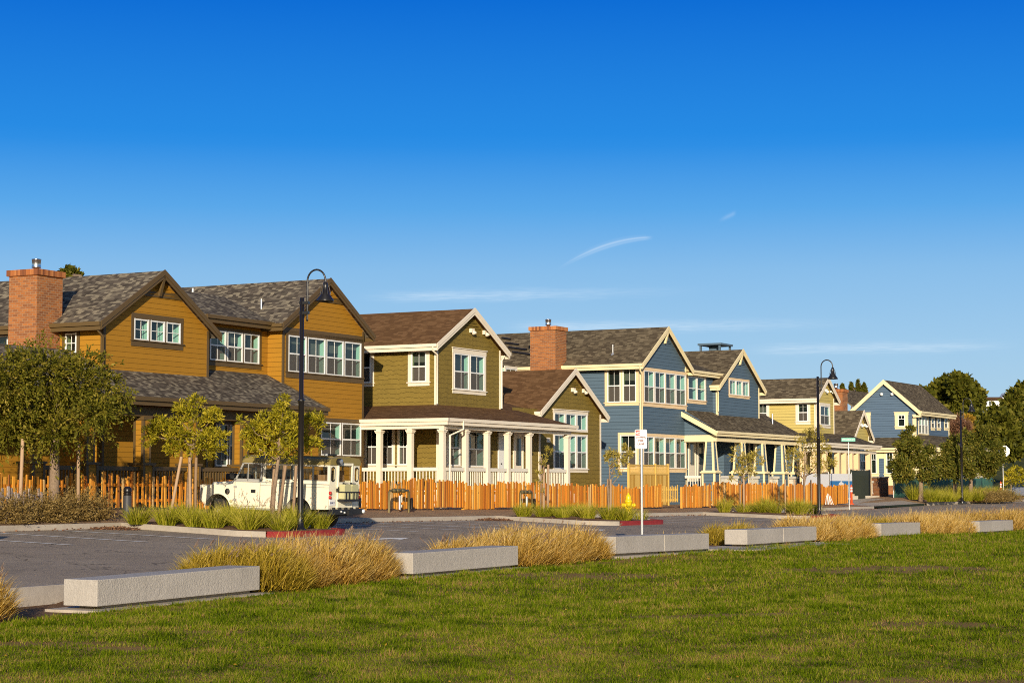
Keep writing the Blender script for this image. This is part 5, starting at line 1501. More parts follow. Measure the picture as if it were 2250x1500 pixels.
mb.box(.75, .95, -.24, -.17, .45, .6); tpart(mb, 'tow_bracket', 'black', bp)
mb = MB(); mb.lathe([(.0, -.05), (.055, -.04), (.06, 0)], (WT - .02, -.17, .56), 12, axis='y'); tpart(mb, 'reversing_light', 'signwhite', bp)
mb = MB(); mb.lathe([(.0, -.05), (.03, -.04), (.035, 0)], (.42, -.17, .56), 10, axis='y'); mb.lathe([(.0, -.05), (.03, -.04), (.035, 0)], (.6, -.17, .53), 10, axis='y'); tpart(mb, 'tow_socket', 'galv', bp)
mb = MB(); mb.box(WT - .02, WT + .10, -.02, .02, .66, .95); tpart(mb, 'mud_flap', 'black')
mb = MB(); mb.box(.25, WT - .25, .05, 4.5, .42, .60); mb.box(.05, WT - .05, .98, 1.14, .38, .5); mb.box(.05, WT - .05, 3.92, 4.08, .38, .5); tpart(mb, 'chassis', 'black')
def wheel(x, y):
    mb = MB(); mb.lathe([(.24, -.09), (.34, -.10), (.395, -.08), (.405, -.03), (.405, .03), (.395, .08), (.34, .10), (.24, .09)], (x, y, .405), 28, axis='x'); ty = tpart(mb, 'wheel', 'rubber')
    mb = MB(); mb.lathe([(.245, -.085), (.225, -.07), (.21, -.03), (.10, -.045), (.08, -.09), (.0, -.10)] if x < .8 else [(.245, .085), (.225, .07), (.21, .03), (.10, .045), (.08, .09), (.0, .10)], (x, y, .405), 20, axis='x'); tpart(mb, 'rim', 'rim', ty)
for x in (.14, WT - .14):
    for y in (1.06, 4.0): wheel(x, y)
mb = MB(); mb.box(.3, .9, .35, .9, 1.0, 1.62); mb.box(.95, 1.4, .4, 1.0, 1.0, 1.75); tpart(mb, 'cargo_box', 'cardboard')
mb = MB()
for x in (.38, 1.15): mb.box(x - .24, x + .24, 2.35, 2.47, 1.1, 1.72); mb.box(x - .24, x + .24, 2.47, 2.9, 1.05, 1.2)
mb.box(.05, WT - .05, 3.2, 3.4, 1.25, 1.42); tpart(mb, 'seat', 'black')
mb = MB(); mb.tube([(.38 + .19 * math.cos(R(a)), 3.1 + .05 * math.sin(R(a)), 1.45 + .19 * math.sin(R(a))) for a in range(0, 361, 24)], .015, 6); tpart(mb, 'steering_wheel', 'black')
# ---------------------------------------------------------------- plants
def unit(v): return v / np.maximum(np.linalg.norm(v, axis=1, keepdims=True), 1e-6)
def rdir(n): return unit(rng.normal(size=(n, 3)))

def leaf_quads(C, D, L, Wd):
    """diamond leaves at C pointing along D with length L and width Wd"""
    n = len(C)
    S = unit(np.cross(D, rdir(n)))
    L = np.broadcast_to(np.asarray(L, float), (n,))[:, None]; Wd = np.broadcast_to(np.asarray(Wd, float), (n,))[:, None]
    V = np.empty((n, 4, 3))
    V[:, 0] = C; V[:, 1] = C + D * L * .5 + S * Wd * .5; V[:, 2] = C + D * L; V[:, 3] = C + D * L * .5 - S * Wd * .5
    return V.reshape(-1, 3), np.arange(4 * n).reshape(n, 4)

def crown_sprays(clumps, ntw, nl, tl, leaf, aspect, sag=.35, spread=.5, tone=None):
    """clumps (cx,cy,cz,r): twigs run out of each clump, leaves sit along the twigs"""
    Cs = []; Ds = []; Rn = []; Ls = []
    for (cx, cy, cz, r, k) in clumps:
        n = int(ntw * k)
        d = rdir(n); d[:, 2] = d[:, 2] * .85 + .12; d = unit(d)
        p0 = np.array([cx, cy, cz]) + d * r * rng.uniform(.15, .75, (n, 1))
        ln = tl * r * rng.uniform(.5, 1.25, (n, 1))
        ct = rng.normal(.5, .13, n)
        s = np.linspace(.12, 1, nl)
        for q in s:
            P = p0 + d * ln * q; P[:, 2] -= sag * (ln[:, 0] * q ** 2)
            dd = d.copy(); dd[:, 2] -= 2 * sag * q
            o = unit(unit(dd) * .75 + rdir(n) * spread * 1.4)
            Cs.append(P + rng.normal(size=(n, 3)) * leaf * .25); Ds.append(o); Rn.append(ct + rng.normal(0, .13, n) + .14 * (q - .5)); Ls.append(leaf * rng.uniform(.65, 1.2, n))
    C = np.concatenate(Cs); D = np.concatenate(Ds); r = np.clip(np.concatenate(Rn), 0, 1); L = np.concatenate(Ls)
    V, T = leaf_quads(C, D, L, L * aspect)
    return V, T, r

def crown_rosettes(clumps, ntip, nleaf, leaf, aspect):
    Cs = []; Ds = []; Rn = []; Ls = []
    for (cx, cy, cz, r, k) in clumps:
        n = int(ntip * k)
        d = rdir(n); d[:, 2] = d[:, 2] * .8 + .15
        p = np.array([cx, cy, cz]) + unit(d) * r * (rng.uniform(.05, 1, (n, 1)) ** .5)
        up = unit(unit(d) + np.array([0, 0, .7]))
        ct = rng.normal(.5, .16, n)
        for _ in range(nleaf):
            o = unit(up * rng.uniform(.1, 1.0, (n, 1)) + rdir(n) * .8)
            Cs.append(p + rng.normal(size=(n, 3)) * leaf * .15); Ds.append(o); Rn.append(ct + rng.normal(0, .12, n)); Ls.append(leaf * rng.uniform(.6, 1.15, n))
    C = np.concatenate(Cs); D = np.concatenate(Ds); r = np.clip(np.concatenate(Rn), 0, 1); L = np.concatenate(Ls)
    V, T = leaf_quads(C, D, L, L * aspect)
    return V, T, r

def tree_parts(root, clumps, VTR, leafmat, trunk, tr, bark, limb_r=.35, limbs=True, fork=None):
    V, T, r = VTR
    mesh_np('crown', V, T, r, M[leafmat], root)
    mb = MB()
    n = len(trunk)
    mb.tube(trunk, [lerp(tr, tr * .55, i / (n - 1)) for i in range(n)], 8)
    mb.build('trunk', M[bark], root)
    if limbs:
        top = Vector(trunk[-1]); fk = Vector(fork) if fork else top
        for (cx, cy, cz, rr, k) in clumps:
            c = Vector((cx, cy, cz)); L = (c - fk).length
            f = min(.85, max(.0, random.uniform(.1, .8)))
            st = Vector(trunk[-1]).lerp(fk, random.random())
            mid = st.lerp(c, .5) + Vector((random.uniform(-.1, .1), random.uniform(-.1, .1), -.06)) * L
            c = st.lerp(c, .72); mb = MB(); mb.tube([st, mid.lerp(c, .25), c], [tr * limb_r, tr * limb_r * .6, tr * .08], 6)
            e = c
            for _ in range(3):
                q = e + Vector(random.choice([(1, 0, .3), (-1, 0, .3), (0, 1, .4), (0, -1, .4), (.6, -.6, .6), (-.6, -.6, .5)])) * rr * .6
                mb.tube([mid.lerp(c, .7), q], [tr * limb_r * .35, tr * .04], 5)
            mb.build('limb', M[bark], root)

def px_clumps(base, lst, jit=.5):
    """outline of a crown measured from the survey: (x, y, radius) -> clump centres about the trunk's distance"""
    d0 = base.y; out = []
    for it in lst:
        x, y, r = it[:3]
        d = d0 + (it[3] if len(it) > 3 else random.uniform(-jit, jit))
        a, b, c = ray(x, y); k = d / b
        out.append((a * k - base.x, d - base.y, HC + c * k - base.z, r * d / FPX, (r * d / FPX) ** 2))
    return out

def norm_k(cl, tot):
    s = sum(c[4] for c in cl); return [(c[0], c[1], c[2], c[3], c[4] / s * tot) for c in cl]

def stakes(base_pts, label, group, h, r=.035):
    for (t, w, lean) in base_pts:
        z = road_z(t, w) + .13 if w < 36 else verge_z(t, w)
        root = None
        mb = MB(); mb.rnd = random.random()
        mb.tube([(0, 0, -.1), (lean, 0, h)], r, 7)
        o = mb.build('tree_stake', M['stake'], None)
        o.location = W(t, w, z); tag(o, label, 'stake', group)

# big dark tree at the left ------------------------------------------------------
b = W(41.6, 37.0, 1.12)
root = empty('street_tree', b, 'large dark green spreading street tree in front of the brick chimney at the left edge', 'tree')
cl = px_clumps(b, [(25, 850, 70), (105, 825, 70), (175, 848, 66), (228, 898, 48), (70, 915, 72), (150, 918, 70), (208, 948, 42), (118, 975, 46), (-5, 925, 72), (-65, 860, 82), (-75, 950, 62), (58, 796, 38), (190, 806, 24), (262, 936, 28), (272, 903, 20), (18, 985, 36), (30, 800, 30), (130, 790, 28), (245, 865, 22), (60, 965, 40), (222, 800, 14)], 1.1)
tree_parts(root, cl, crown_sprays(norm_k([(c[0], c[1], 2.95 + (c[2] - 2.95) * .86 + (.34 if c[0] > .8 else .1), c[3] * .74, c[4]) for c in cl], 1), 2100, 18, 1.5, .115, .42, sag=.27, spread=.42), 'leafdk', [(0, 0, -.2), (.02, 0, .9), (.0, .03, 1.7), (.03, .05, 2.4), (.1, .1, 3.0)], .16, 'barklight', .16, limbs=False)
stakes([(40.6, 37.3, 0.05), (42.4, 36.8, -.02)], 'wooden stake beside the trunk of the large dark tree at the left', 'stakes of the large dark tree', 2.1, .05)
# an unseen neighbour further left, its crown only reaches the frame's edge as a shadow on road and porch
b = W(33.0, 27.8, .3)

# young yellow-green trees in the left planter ------------------------------------
YG = 'young yellow-green street trees'
def young(base_t, base_w, label, lst, ntip, leaf, trunk, tr, mat='leafyl', bark='barklight', nleaf=9, jit=.35, tot=None, cat='tree'):
    b = W(base_t, base_w, road_z(base_t, base_w) + .2)
    root = empty('young_tree', b, label, cat, YG)
    cl = px_clumps(b, lst, jit)
    cl = [(c[0], c[1], c[2], c[3] * .88, c[4] * random.uniform(.5, 1.3)) for c in cl]
    tree_parts(root, cl, crown_rosettes(norm_k(cl, 1), int(ntip * .8), nleaf, leaf, .26), mat, trunk, tr, bark, .55, True, trunk[len(trunk) // 2])
    return b
young(45.0, 35.0, 'yellow-green young tree at the left end of the planter, hiding the truck nose',
      [(432, 880, 18), (405, 905, 30), (440, 925, 34), (470, 915, 24), (350, 945, 36), (395, 960, 38), (445, 965, 36), (485, 960, 22), (325, 965, 24), (425, 990, 28), (465, 990, 24), (380, 985, 24), (490, 985, 12)], 860, .15,
      [(0, 0, -.1), (.02, 0, 1.0), (.06, 0, 1.75), (.14, 0, 2.5)], .075)
young(45.75, 32.6, 'yellow-green young tree right beside the left street lamp',
      [(625, 878, 18), (618, 905, 30), (590, 930, 36), (640, 935, 36), (680, 930, 34), (560, 950, 32), (610, 970, 40), (655, 975, 36), (540, 960, 22), (700, 925, 20), (560, 990, 26), (690, 975, 24), (600, 1000, 22), (640, 1003, 20), (530, 925, 12)], 900, .145,
      [(0, 0, -.1), (.05, 0, .9), (.16, 0, 1.75), (.24, 0, 2.5)], .07)
stakes([(44.75, 34.7, -.05), (44.5, 35.3, .35), (45.2, 34.9, .02)], 'wooden stake beside the young tree in front of the truck nose', 'stakes of the first young tree', 1.9, .045)
stakes([(45.55, 32.3, .25), (46.1, 32.6, .15), (46.5, 33.2, .12), (45.9, 32.0, .1)], 'wooden stake beside the young tree at the left street lamp', 'stakes of the second young tree', 1.75, .045)
# thin saplings of the middle planter
young(65.8, 34.5, 'thin wispy sapling with sparse leaves in front of the olive porch', [(1205, 990, 11), (1195, 1005, 9), (1192, 1020, 9), (1185, 1040, 9), (1184, 1058, 8), (1190, 1075, 7)], 90, .12, [(0, 0, -.1), (.02, 0, 1.2), (.03, 0, 2.2)], .03, 'leafpale', nleaf=7, jit=.1)
young(69.0, 33.2, 'small pale sapling just left of the fire hydrant', [(1375, 985, 12), (1345, 1000, 20), (1365, 1010, 18), (1335, 1005, 12), (1350, 1025, 14), (1385, 1000, 11), (1358, 1040, 8)], 200, .14, [(0, 0, -.1), (.02, 0, 1.0), (.06, 0, 1.9)], .035, 'leafpale', nleaf=8, jit=.15)
stakes([(66.0, 34.3, .02), (66.25, 34.6, .01)], 'wooden stake tied to the wispy sapling in front of the olive porch', 'stakes of the wispy sapling', 2.0, .05)
stakes([(68.8, 33.0, .0), (69.4, 33.4, .0)], 'wooden stake tied to the sapling left of the hydrant', 'stakes of the hydrant sapling', 1.5, .045)
# right planter
young(86.3, 34.5, 'pale young tree between the blue porch and the right street lamp', [(1620, 985, 13), (1612, 1005, 12), (1640, 1010, 20), (1662, 998, 12), (1625, 1030, 16), (1650, 1035, 16), (1670, 1012, 10), (1605, 1050, 8), (1630, 1050, 10)], 210, .17, [(0, 0, -.1), (.0, 0, 1.0), (.02, 0, 2.2)], .04, 'leafpale', nleaf=8, jit=.25)
young(89.4, 32.6, 'pale leafy young tree directly behind the right street lamp', [(1760, 970, 18), (1790, 965, 24), (1745, 1000, 22), (1775, 995, 26), (1810, 990, 24), (1735, 1025, 14), (1765, 1030, 22), (1800, 1025, 24), (1825, 1015, 16), (1795, 945, 13), (1775, 950, 10)], 560, .15, [(0, 0, -.1), (.0, 0, 1.0), (.02, 0, 2.0)], .05, 'leafpale', nleaf=8, jit=.3)
stakes([(85.9, 34.3, .0), (86.7, 34.8, .0)], 'pale wooden stake beside the young tree left of the right lamp', 'stakes of the pale young tree', 1.6, .04)
stakes([(88.9, 32.9, .0), (89.8, 32.4, .0), (89.5, 33.6, 0)], 'pale wooden stake beside the young tree behind the right lamp', 'stakes of the leafy young tree', 1.6, .04)

# three dark trees at the right -----------------------------------------------------
DG = 'dark green street trees at the right'
def darktree(t, w, label, lst, n, seed=0):
    b = W(t, w, 1.05)
    root = empty('street_tree', b, label, 'tree', DG)
    cl = px_clumps(b, lst, .6)
    cl = [(c[0] * .95, c[1], c[2] + .22, c[3] * .62, c[4]) for c in cl]
    V, T, r = crown_sprays(norm_k(cl, 1), n, 9, .7, .22, .42, sag=-.12, spread=.6)
    tree_parts(root, cl, (V, T, r), 'leafgn', [(0, 0, -.3), (.02, 0, .8), (.03, 0, 1.7), (.05, .05, 2.6)], .17, 'barklight', .2, limbs=False)
darktree(121.7, 36.6, 'dark green street tree with a pointed top, left of the three by the screened fence', [(2000, 950, 10), (1990, 965, 16), (2005, 985, 24), (1985, 1005, 24), (1975, 1030, 28), (2015, 1020, 28), (2040, 1000, 20), (2050, 1030, 18), (1990, 1050, 24), (2035, 1055, 24), (1970, 1055, 14), (1972, 985, 12)], 1100)
darktree(129.4, 36.6, 'rounded olive green street tree, middle of the three by the screened fence', [(2095, 975, 16), (2085, 995, 24), (2075, 1025, 28), (2110, 1010, 28), (2125, 1035, 24), (2095, 1045, 26), (2065, 1045, 20), (2135, 1050, 16), (2110, 970, 10)], 1000)
darktree(132.6, 36.4, 'tallest dark street tree, right of the three by the screened fence', [(2160, 955, 18), (2140, 975, 24), (2175, 970, 24), (2195, 995, 22), (2150, 1005, 30), (2185, 1020, 28), (2145, 1035, 24), (2175, 1042, 22), (2205, 1015, 14), (2125, 985, 14), (2190, 950, 10), (2120, 960, 8)], 1200)
b = W(149.8, 38.0, .95)
root = empty('young_tree', b, 'small golden-green young tree at the far right edge beyond the stop sign', 'tree', YG)
cl = px_clumps(b, [(2222, 1040, 14), (2238, 1045, 14), (2252, 1042, 14), (2215, 1055, 11), (2240, 1060, 12), (2232, 1030, 8)], .5)
tree_parts(root, cl, crown_rosettes(norm_k(cl, 1), 160, 8, .26, .32), 'leafyl', [(0, 0, -.2), (0, 0, 1.2), (.1, 0, 1.7)], .05, 'barklight')

# background trees -------------------------------------------------------------------
BG = 'hillside trees beyond the houses'
def bgtree(name, base_px, d, label, lst, n, leaf, mat, zb=None, sag=.1, trunk_r=.5, asp=.6, nl=7, jit=6):
    a, bb, c = ray(*base_px); k = d / bb
    b = Vector((a * k, d, HC + c * k))
    root = empty(name, b, label, 'tree', BG)
    cl = px_clumps(b, lst, jit)
    zt = min(q[2] for q in cl)
    cl = [(c[0], c[1], c[2], c[3] * .74, c[4]) for c in cl]
    tree_parts(root, cl, crown_sprays(norm_k(cl, 1), n, nl, .55, leaf, asp, sag=sag, spread=.7), mat, [(0, 0, -4), (0, 0, max(1, zt * .5)), (.5, 0, max(2, zt))], trunk_r, 'bark', .45)
bgtree('pine_tree', (2100, 1010), 300, 'big round-topped pine on the skyline right of the blue-gray house', [(2085, 850, 26), (2110, 848, 24), (2060, 862, 22), (2045, 875, 18), (2135, 862, 20), (2075, 880, 28), (2115, 885, 26), (2145, 885, 16), (2095, 910, 26), (2060, 905, 20), (2125, 915, 20), (2035, 865, 10), (2150, 868, 9), (2100, 838, 12), (2075, 842, 9)], 2600, .95, 'pine')
bgtree('pine_tree', (2170, 1010), 260, 'dark pine below the white hillside house', [(2185, 910, 18), (2170, 930, 22), (2205, 925, 22), (2190, 950, 26), (2160, 965, 24), (2215, 960, 24), (2135, 945, 18), (2150, 920, 14), (2225, 985, 26), (2185, 990, 24), (2130, 985, 20), (2240, 950, 20)], 2200, .8, 'pine')
bgtree('pine_tree', (2240, 1010), 330, 'tall broad pine at the right edge of the skyline', [(2235, 872, 20), (2255, 865, 26), (2222, 890, 18), (2245, 900, 24), (2270, 895, 28), (2215, 910, 14), (2240, 925, 20), (2265, 940, 26), (2228, 868, 8)], 2000, 1.0, 'pine')
bgtree('bare_tree', (2110, 1010), 235, 'bare reddish brown tree right of the blue-gray house', [(2105, 930, 14), (2095, 945, 14), (2118, 940, 14), (2105, 960, 18), (2090, 970, 12), (2122, 965, 12)], 900, .7, 'rust', asp=.14, sag=-.2, trunk_r=.2)
bgtree('golden_tree', (2127, 1000), 240, 'small golden leaved tree beside the bare reddish tree', [(2127, 922, 7), (2124, 935, 7), (2130, 945, 6)], 160, .6, 'gold', trunk_r=.15)
bgtree('pine_tree', (156, 760), 118, 'small round tree top peeking over the ochre roof beside the chimney', [(152, 598, 11), (165, 603, 9), (142, 603, 8), (172, 608, 5)], 260, .28, 'pine', trunk_r=.2, jit=.8)
for x, y, s, lab in ((1851, 848, 5, 'dark conifer tip left of three behind the blue-gray roof'), (1871, 845, 6, 'dark conifer tip middle of three behind the blue-gray roof'), (1886, 841, 7, 'tallest dark conifer tip right of three behind the blue-gray roof'), (1899, 846, 5, 'dark conifer tip nearest the blue-gray gable')):
    bgtree('conifer_tree', (x, 930), 230, lab, [(x, y - s * .6, s * .35), (x - 1, y + s * .4, s * .6), (x + 1, y + s * 1.5, s * .9), (x, y + s * 2.8, s * 1.2)], 420, .2, 'pine', trunk_r=.1, jit=.4, sag=.2)

# hill with its house ------------------------------------------------------------------
def hill_z(x, y):
    return 16.5 * math.exp(-((x - 120) / 62) ** 2 - ((y - 400) / 95) ** 2) + 7 * math.exp(-((x - 150) / 90) ** 2 - ((y - 330) / 90) ** 2) - 1.0
V = []; T = []
xs, ys = np.arange(20, 420, 10.0), np.arange(215, 640, 10.0)
for y in ys:
    for x in xs: V.append((x, y, hill_z(x, y) if 20 < x < 410 and y < 630 else -1.5))
nx = len(xs)
for j in range(len(ys) - 1):
    for i in range(nx - 1): T.append((j * nx + i, j * nx + i + 1, (j + 1) * nx + i + 1, (j + 1) * nx + i))
mesh_np('hill', V, T, np.full(len(T), .5), M['hill'], smooth=True)['kind'] = 'structure'
d = 380.0
def hp(x, y): a, b_, c = ray(x, y); k = d / b_; return Vector((a * k, d, HC + c * k))
p0 = hp(2167, 905); p1 = hp(2206, 905)
root = empty('hillside_house', (p0.x, d, p0.z - 1.5), 'white hillside house with brown roof on the skyline between the pines', 'house')
o0 = Vector((p0.x, d, p0.z - 1.5))
mb = MB(o0); zt = hp(2180, 879).z; zr = hp(2180, 871).z; mb.box(p0.x, p1.x, d, d + 7, p0.z - 2, zt); mb.build('wall', M['bannerwhite'], root)
mb = MB(o0); mb.hexa([(p0.x - .4, d - .5, zt), (p1.x + .2, d - .5, zt), (p1.x + .2, d + 7.4, zt), (p0.x - .4, d + 7.4, zt)], [(p0.x + .4, d + 2, zr), (p1.x, d + 2, zr), (p1.x, d + 5, zr), (p0.x + .4, d + 5, zr)]); mb.build('roof', M['roof_brown'], root)
for x in (2173, 2179):
    q = hp(x, 889); q0 = hp(x, 881); mb = MB(o0); mb.box(q.x, q.x + .42, d - .04, d, q.z, q0.z); mb.build('window', M['darkglass'], root)
q = hp(2206, 886); q1 = hp(2217, 862); mb = MB(o0); mb.prism([(q.x, d + 1, q.z - 2), (q1.x, d + 1, q.z - 2), (q1.x, d + 1, hp(2214, 868).z), (hp(2212, 862).x, d + 1, q1.z), (q.x, d + 1, hp(2206, 872).z)], (0, 3, 0)); mb.build('gable_tower', M['bannerwhite'], root)

# parked cars, one cut off by the right edge, one added unseen left of the frame to shade the stalls
tt, zz = onw(2245, 1092, 37.5)
b = W(tt, 37.5, zz - .2)
M['carpaint'] = m_simple('silver_blue_paint', (.45, .47, .55), .3, .3)
def car(b, label, rz):
  root = empty('parked_car', b, label, 'car')
  root.rotation_euler = (0, 0, rz)
  if b.x < 0: root.scale = (1.12, 1.0, 1.42)  # the unseen added car is stretched taller to lengthen its shadow
  mb = MB(); mb.prism([(0, y, z) for y, z in ((-2.1, .35), (2.1, .35), (2.1, .8), (1.2, .92), (.55, 1.42), (-1.1, 1.45), (-1.9, 1.0), (-2.15, .9))], (1.7, 0, 0)); mb.build('body', M['carpaint'], root, .06)
  mb = MB(); mb.hexa([(-.005, -1.5, .98), (1.705, -1.5, .98), (1.705, 1.0, .98), (-.005, 1.0, .98)], [(-.005, -1.0, 1.38), (1.705, -1.0, 1.38), (1.705, .5, 1.38), (-.005, .5, 1.38)]); mb.build('window', M['darkglass'], root)
  for x in (.1, 1.6):
      for y in (-1.35, 1.35):
          mb = MB(); mb.lathe([(.0, -.1), (.3, -.1), (.32, 0), (.3, .1), (.0, .1)], (x, y, .32), 16, axis='x'); mb.build('wheel', M['rubber'], root)
car(b, 'silver parked car cut off by the right edge of the picture', R(20))
oc = car(Vector((-14.3, 41.0, .18)), 'tall silver car added unseen beyond the left edge to shade the stalls', R(4))


# ------------------------------------------------------------------- grasses
def blades(root_xyz, az, lean, length, width, bend, rnd, segs=3, tip=.28):
    n = len(az)
    dirh = np.stack([np.cos(az), np.sin(az), np.zeros(n)], 1)
    side = np.stack([-np.sin(az), np.cos(az), np.zeros(n)], 1)
    # facing: twist the blade about its axis
    tw = rng.uniform(0, math.pi, n)[:, None]
    side = side * np.cos(tw) + dirh * np.sin(tw) * .8
    rows = []
    P = root_xyz.copy(); ang = lean.copy()
    for s in range(segs + 1):
        wd = width * (1 - (s / segs) ** 1.6 * .98)
        rows.append(P - side * wd[:, None] / 2); rows.append(P + side * wd[:, None] / 2)
        st = (length / segs)[:, None]
        P = P + (dirh * np.sin(ang)[:, None] + np.array([0, 0, 1.0]) * np.cos(ang)[:, None]) * st
        ang = ang + bend / segs
    V = np.stack(rows, 1).reshape(-1, 3)
    k = 2 * (segs + 1); base = (np.arange(n) * k)[:, None]
    T = np.concatenate([base + np.array([[2 * s, 2 * s + 1, 2 * s + 3, 2 * s + 2]]) for s in range(segs)], 0)
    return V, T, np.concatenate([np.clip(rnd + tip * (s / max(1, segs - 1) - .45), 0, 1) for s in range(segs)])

def grass_clump(name, t, w, z, label, cat, group, mat, n, r0, ln, lw, lean_max, bend, plume=0, plume_len=.3, flat=1.0, rmean=.5, azj=.55):
    b = W(t, w, z)
    root = empty(name, b, label, cat, group)
    a = rng.uniform(0, 2 * math.pi, n); rr = r0 * np.sqrt(rng.uniform(0, 1, n))
    px_ = np.stack([rr * np.cos(a), rr * np.sin(a), np.zeros(n)], 1)
    az = a + rng.normal(0, azj, n)
    lean = lean_max * (rr / r0) * rng.uniform(.5, 1.1, n) + rng.normal(0, .08 + .25 * (azj > 1), n)
    L = ln * rng.uniform(.6, 1.1, n) * flat
    V, T, r = blades(px_, az, np.clip(lean, 0, 1.4), L, np.full(n, lw) * rng.uniform(.7, 1.2, n), bend * rng.uniform(.5, 1.3, n), np.clip(rng.normal(rmean, .24 + .08 * (azj > 1), n), 0, 1))
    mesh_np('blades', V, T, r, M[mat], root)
    if plume:
        a = rng.uniform(0, 2 * math.pi, plume); rr = r0 * .8 * np.sqrt(rng.uniform(0, 1, plume))
        px_ = np.stack([rr * np.cos(a), rr * np.sin(a), np.zeros(plume)], 1)
        V1, T1, r1 = blades(px_, a + rng.normal(0, .4, plume), rng.uniform(.05, .5, plume), ln * rng.uniform(1.1, 1.55, plume), np.full(plume, .006), rng.uniform(.2, .8, plume), rng.uniform(0, 1, plume))
        # feathery heads: many short hairs near each stalk's tip
        segs = 3; tips = V1.reshape(plume, 2 * (segs + 1), 3)
        tip = (tips[:, -1] + tips[:, -2]) / 2; prev = (tips[:, -3] + tips[:, -4]) / 2
        m = 16; u = rng.uniform(.35, 1.05, (plume, m, 1))
        C = (prev[:, None] + (tip - prev)[:, None] * u).reshape(-1, 3)
        ax = np.repeat(unit(tip - prev), m, 0)
        D = unit(ax + rdir(plume * m) * .45)
        V2, T2 = leaf_quads(C, D, .07, .009)
        V = np.concatenate([V1, V2]); T = np.concatenate([T1, T2 + len(V1)]); r = np.concatenate([r1, rng.uniform(0, 1, len(T2))])
        mesh_np('plumes', V, T, r, M['plume'], root)
    return root

DGR = 'dry ornamental grass clumps along the bench row'
def mound(name, t, w, z, label, cat, group, mat, n, r0, H, ln, lw, plume, rmean):
    """bushy tussock: short stiff blades springing from all over a low dome"""
    b = W(t, w, z)
    root = empty(name, b, label, cat, group)
    a = rng.uniform(0, 2 * math.pi, n); q = np.sqrt(rng.uniform(0, 1, n)); rr = r0 * q
    lump = 1 + .16 * np.sin(a * 3 + t * 7) + .10 * np.sin(a * 5 + t * 3)
    Hq = H * np.sqrt(np.maximum(0, 1 - q ** 2.4)) * lump
    u = rng.uniform(0, 1, n) ** .55
    P = np.stack([rr * np.cos(a), rr * np.sin(a), Hq * u * .92], 1)
    az = np.where(rng.uniform(0, 1, n) < .45, a, rng.normal(.15, .8, n)) + rng.normal(0, .45, n)
    lean = .25 + .75 * q * rng.uniform(.5, 1.1, n) + rng.normal(0, .28, n)
    L = ln * rng.uniform(.5, 1.25, n)
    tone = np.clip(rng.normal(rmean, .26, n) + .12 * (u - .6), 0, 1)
    V, T, r = blades(P, az, np.clip(lean, 0, 1.7), L, np.full(n, lw) * rng.uniform(.7, 1.3, n), .7 * rng.uniform(.3, 1.4, n), tone, 3, .25)
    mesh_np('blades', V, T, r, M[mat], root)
    if plume:
        m = plume; a = rng.uniform(0, 2 * math.pi, m); rr = r0 * .9 * np.sqrt(rng.uniform(0, 1, m))
        P = np.stack([rr * np.cos(a), rr * np.sin(a), np.full(m, H * .3)], 1)
        V1, T1, r1 = blades(P, rng.normal(.2, 1.0, m), rng.uniform(.05, .55, m), H * rng.uniform(1.0, 1.5, m), np.full(m, .007), rng.uniform(.3, 1.0, m), rng.uniform(0, 1, m))
        tips = V1.reshape(m, 8, 3); tip = (tips[:, -1] + tips[:, -2]) / 2; prev = (tips[:, -3] + tips[:, -4]) / 2
        k = 18; uu = rng.uniform(.2, 1.05, (m, k, 1)); C = (prev[:, None] + (tip - prev)[:, None] * uu).reshape(-1, 3)
        D = unit(np.repeat(unit(tip - prev), k, 0) + rdir(m * k) * .4)
        V2, T2 = leaf_quads(C, D, .075, .010)
        mesh_np('plumes', np.concatenate([V1, V2]), np.concatenate([T1, T2 + len(V1)]), np.concatenate([r1, rng.uniform(0, 1, len(T2))]), M['plume'], root)
    return root
def dry(t, w, label, n=3600, r0=.74, ln=.36, mat='dry', plume=14, sc=1.0, rmean=.48):
    z = lerp(ZL(t), ZE(t), min(1, max(0, (w - 19.9) / 1.4))) - .03
    mound('ornamental_grass', t, w, z, label, 'grass clump', DGR, mat, int(n * 1.35), r0 * sc,   .57 * sc * random.uniform(.92, 1.1), ln * (.4 + .6 * sc), .015, plume, rmean)
L1 = 'tan dry grass clump in the mass between the nearest and second benches'
for (t, w) in ((28.5, 20.0), (29.6, 19.9), (30.7, 20.0), (31.4, 20.4), (29.9, 20.8), (31.0, 21.0)): dry(t, w, L1, 4200, plume=8)
L2 = 'yellow-green grass clump behind the right end of the nearest bench'
for (t, w) in ((27.4, 20.7), (28.0, 20.6), (28.8, 20.9)): dry(t, w, L2, 3800, mat='dryg', plume=14, sc=.88)
dry(27.7, 19.85, 'greenish dry grass clump touching the right end of the nearest bench', 4200, mat='dryg', plume=4)
L3 = 'golden dry grass clump in the mass between the second and third benches'
for (t, w) in ((36.9, 20.0), (37.9, 19.9), (38.9, 20.0), (39.9, 20.0), (37.4, 20.8), (38.6, 20.9), (39.6, 20.9)): dry(t, w, L3, 3200, plume=9)
L4 = 'low golden grass clump behind the second bench'
for (t, w) in ((35.7, 20.8), (36.4, 20.6)): dry(t, w, L4, 2400, sc=.75, plume=10)
dry(46.9, 20.9, 'low golden tuft behind the right end of the third bench', 900, sc=.5, plume=0); dry(47.8, 20.8, 'low golden tuft left of the fourth bench', 900, sc=.5, plume=0)
dry(52.0, 20.9, 'low green and tan grass clump behind the fourth bench', 1800, sc=.85, mat='dryg', plume=4); dry(50.6, 21.0, 'small greenish grass tuft behind the middle of the fourth bench', 1400, sc=.8, mat='dryg', plume=3)
L5 = 'golden dry grass clump in the mass between the fourth and fifth benches'
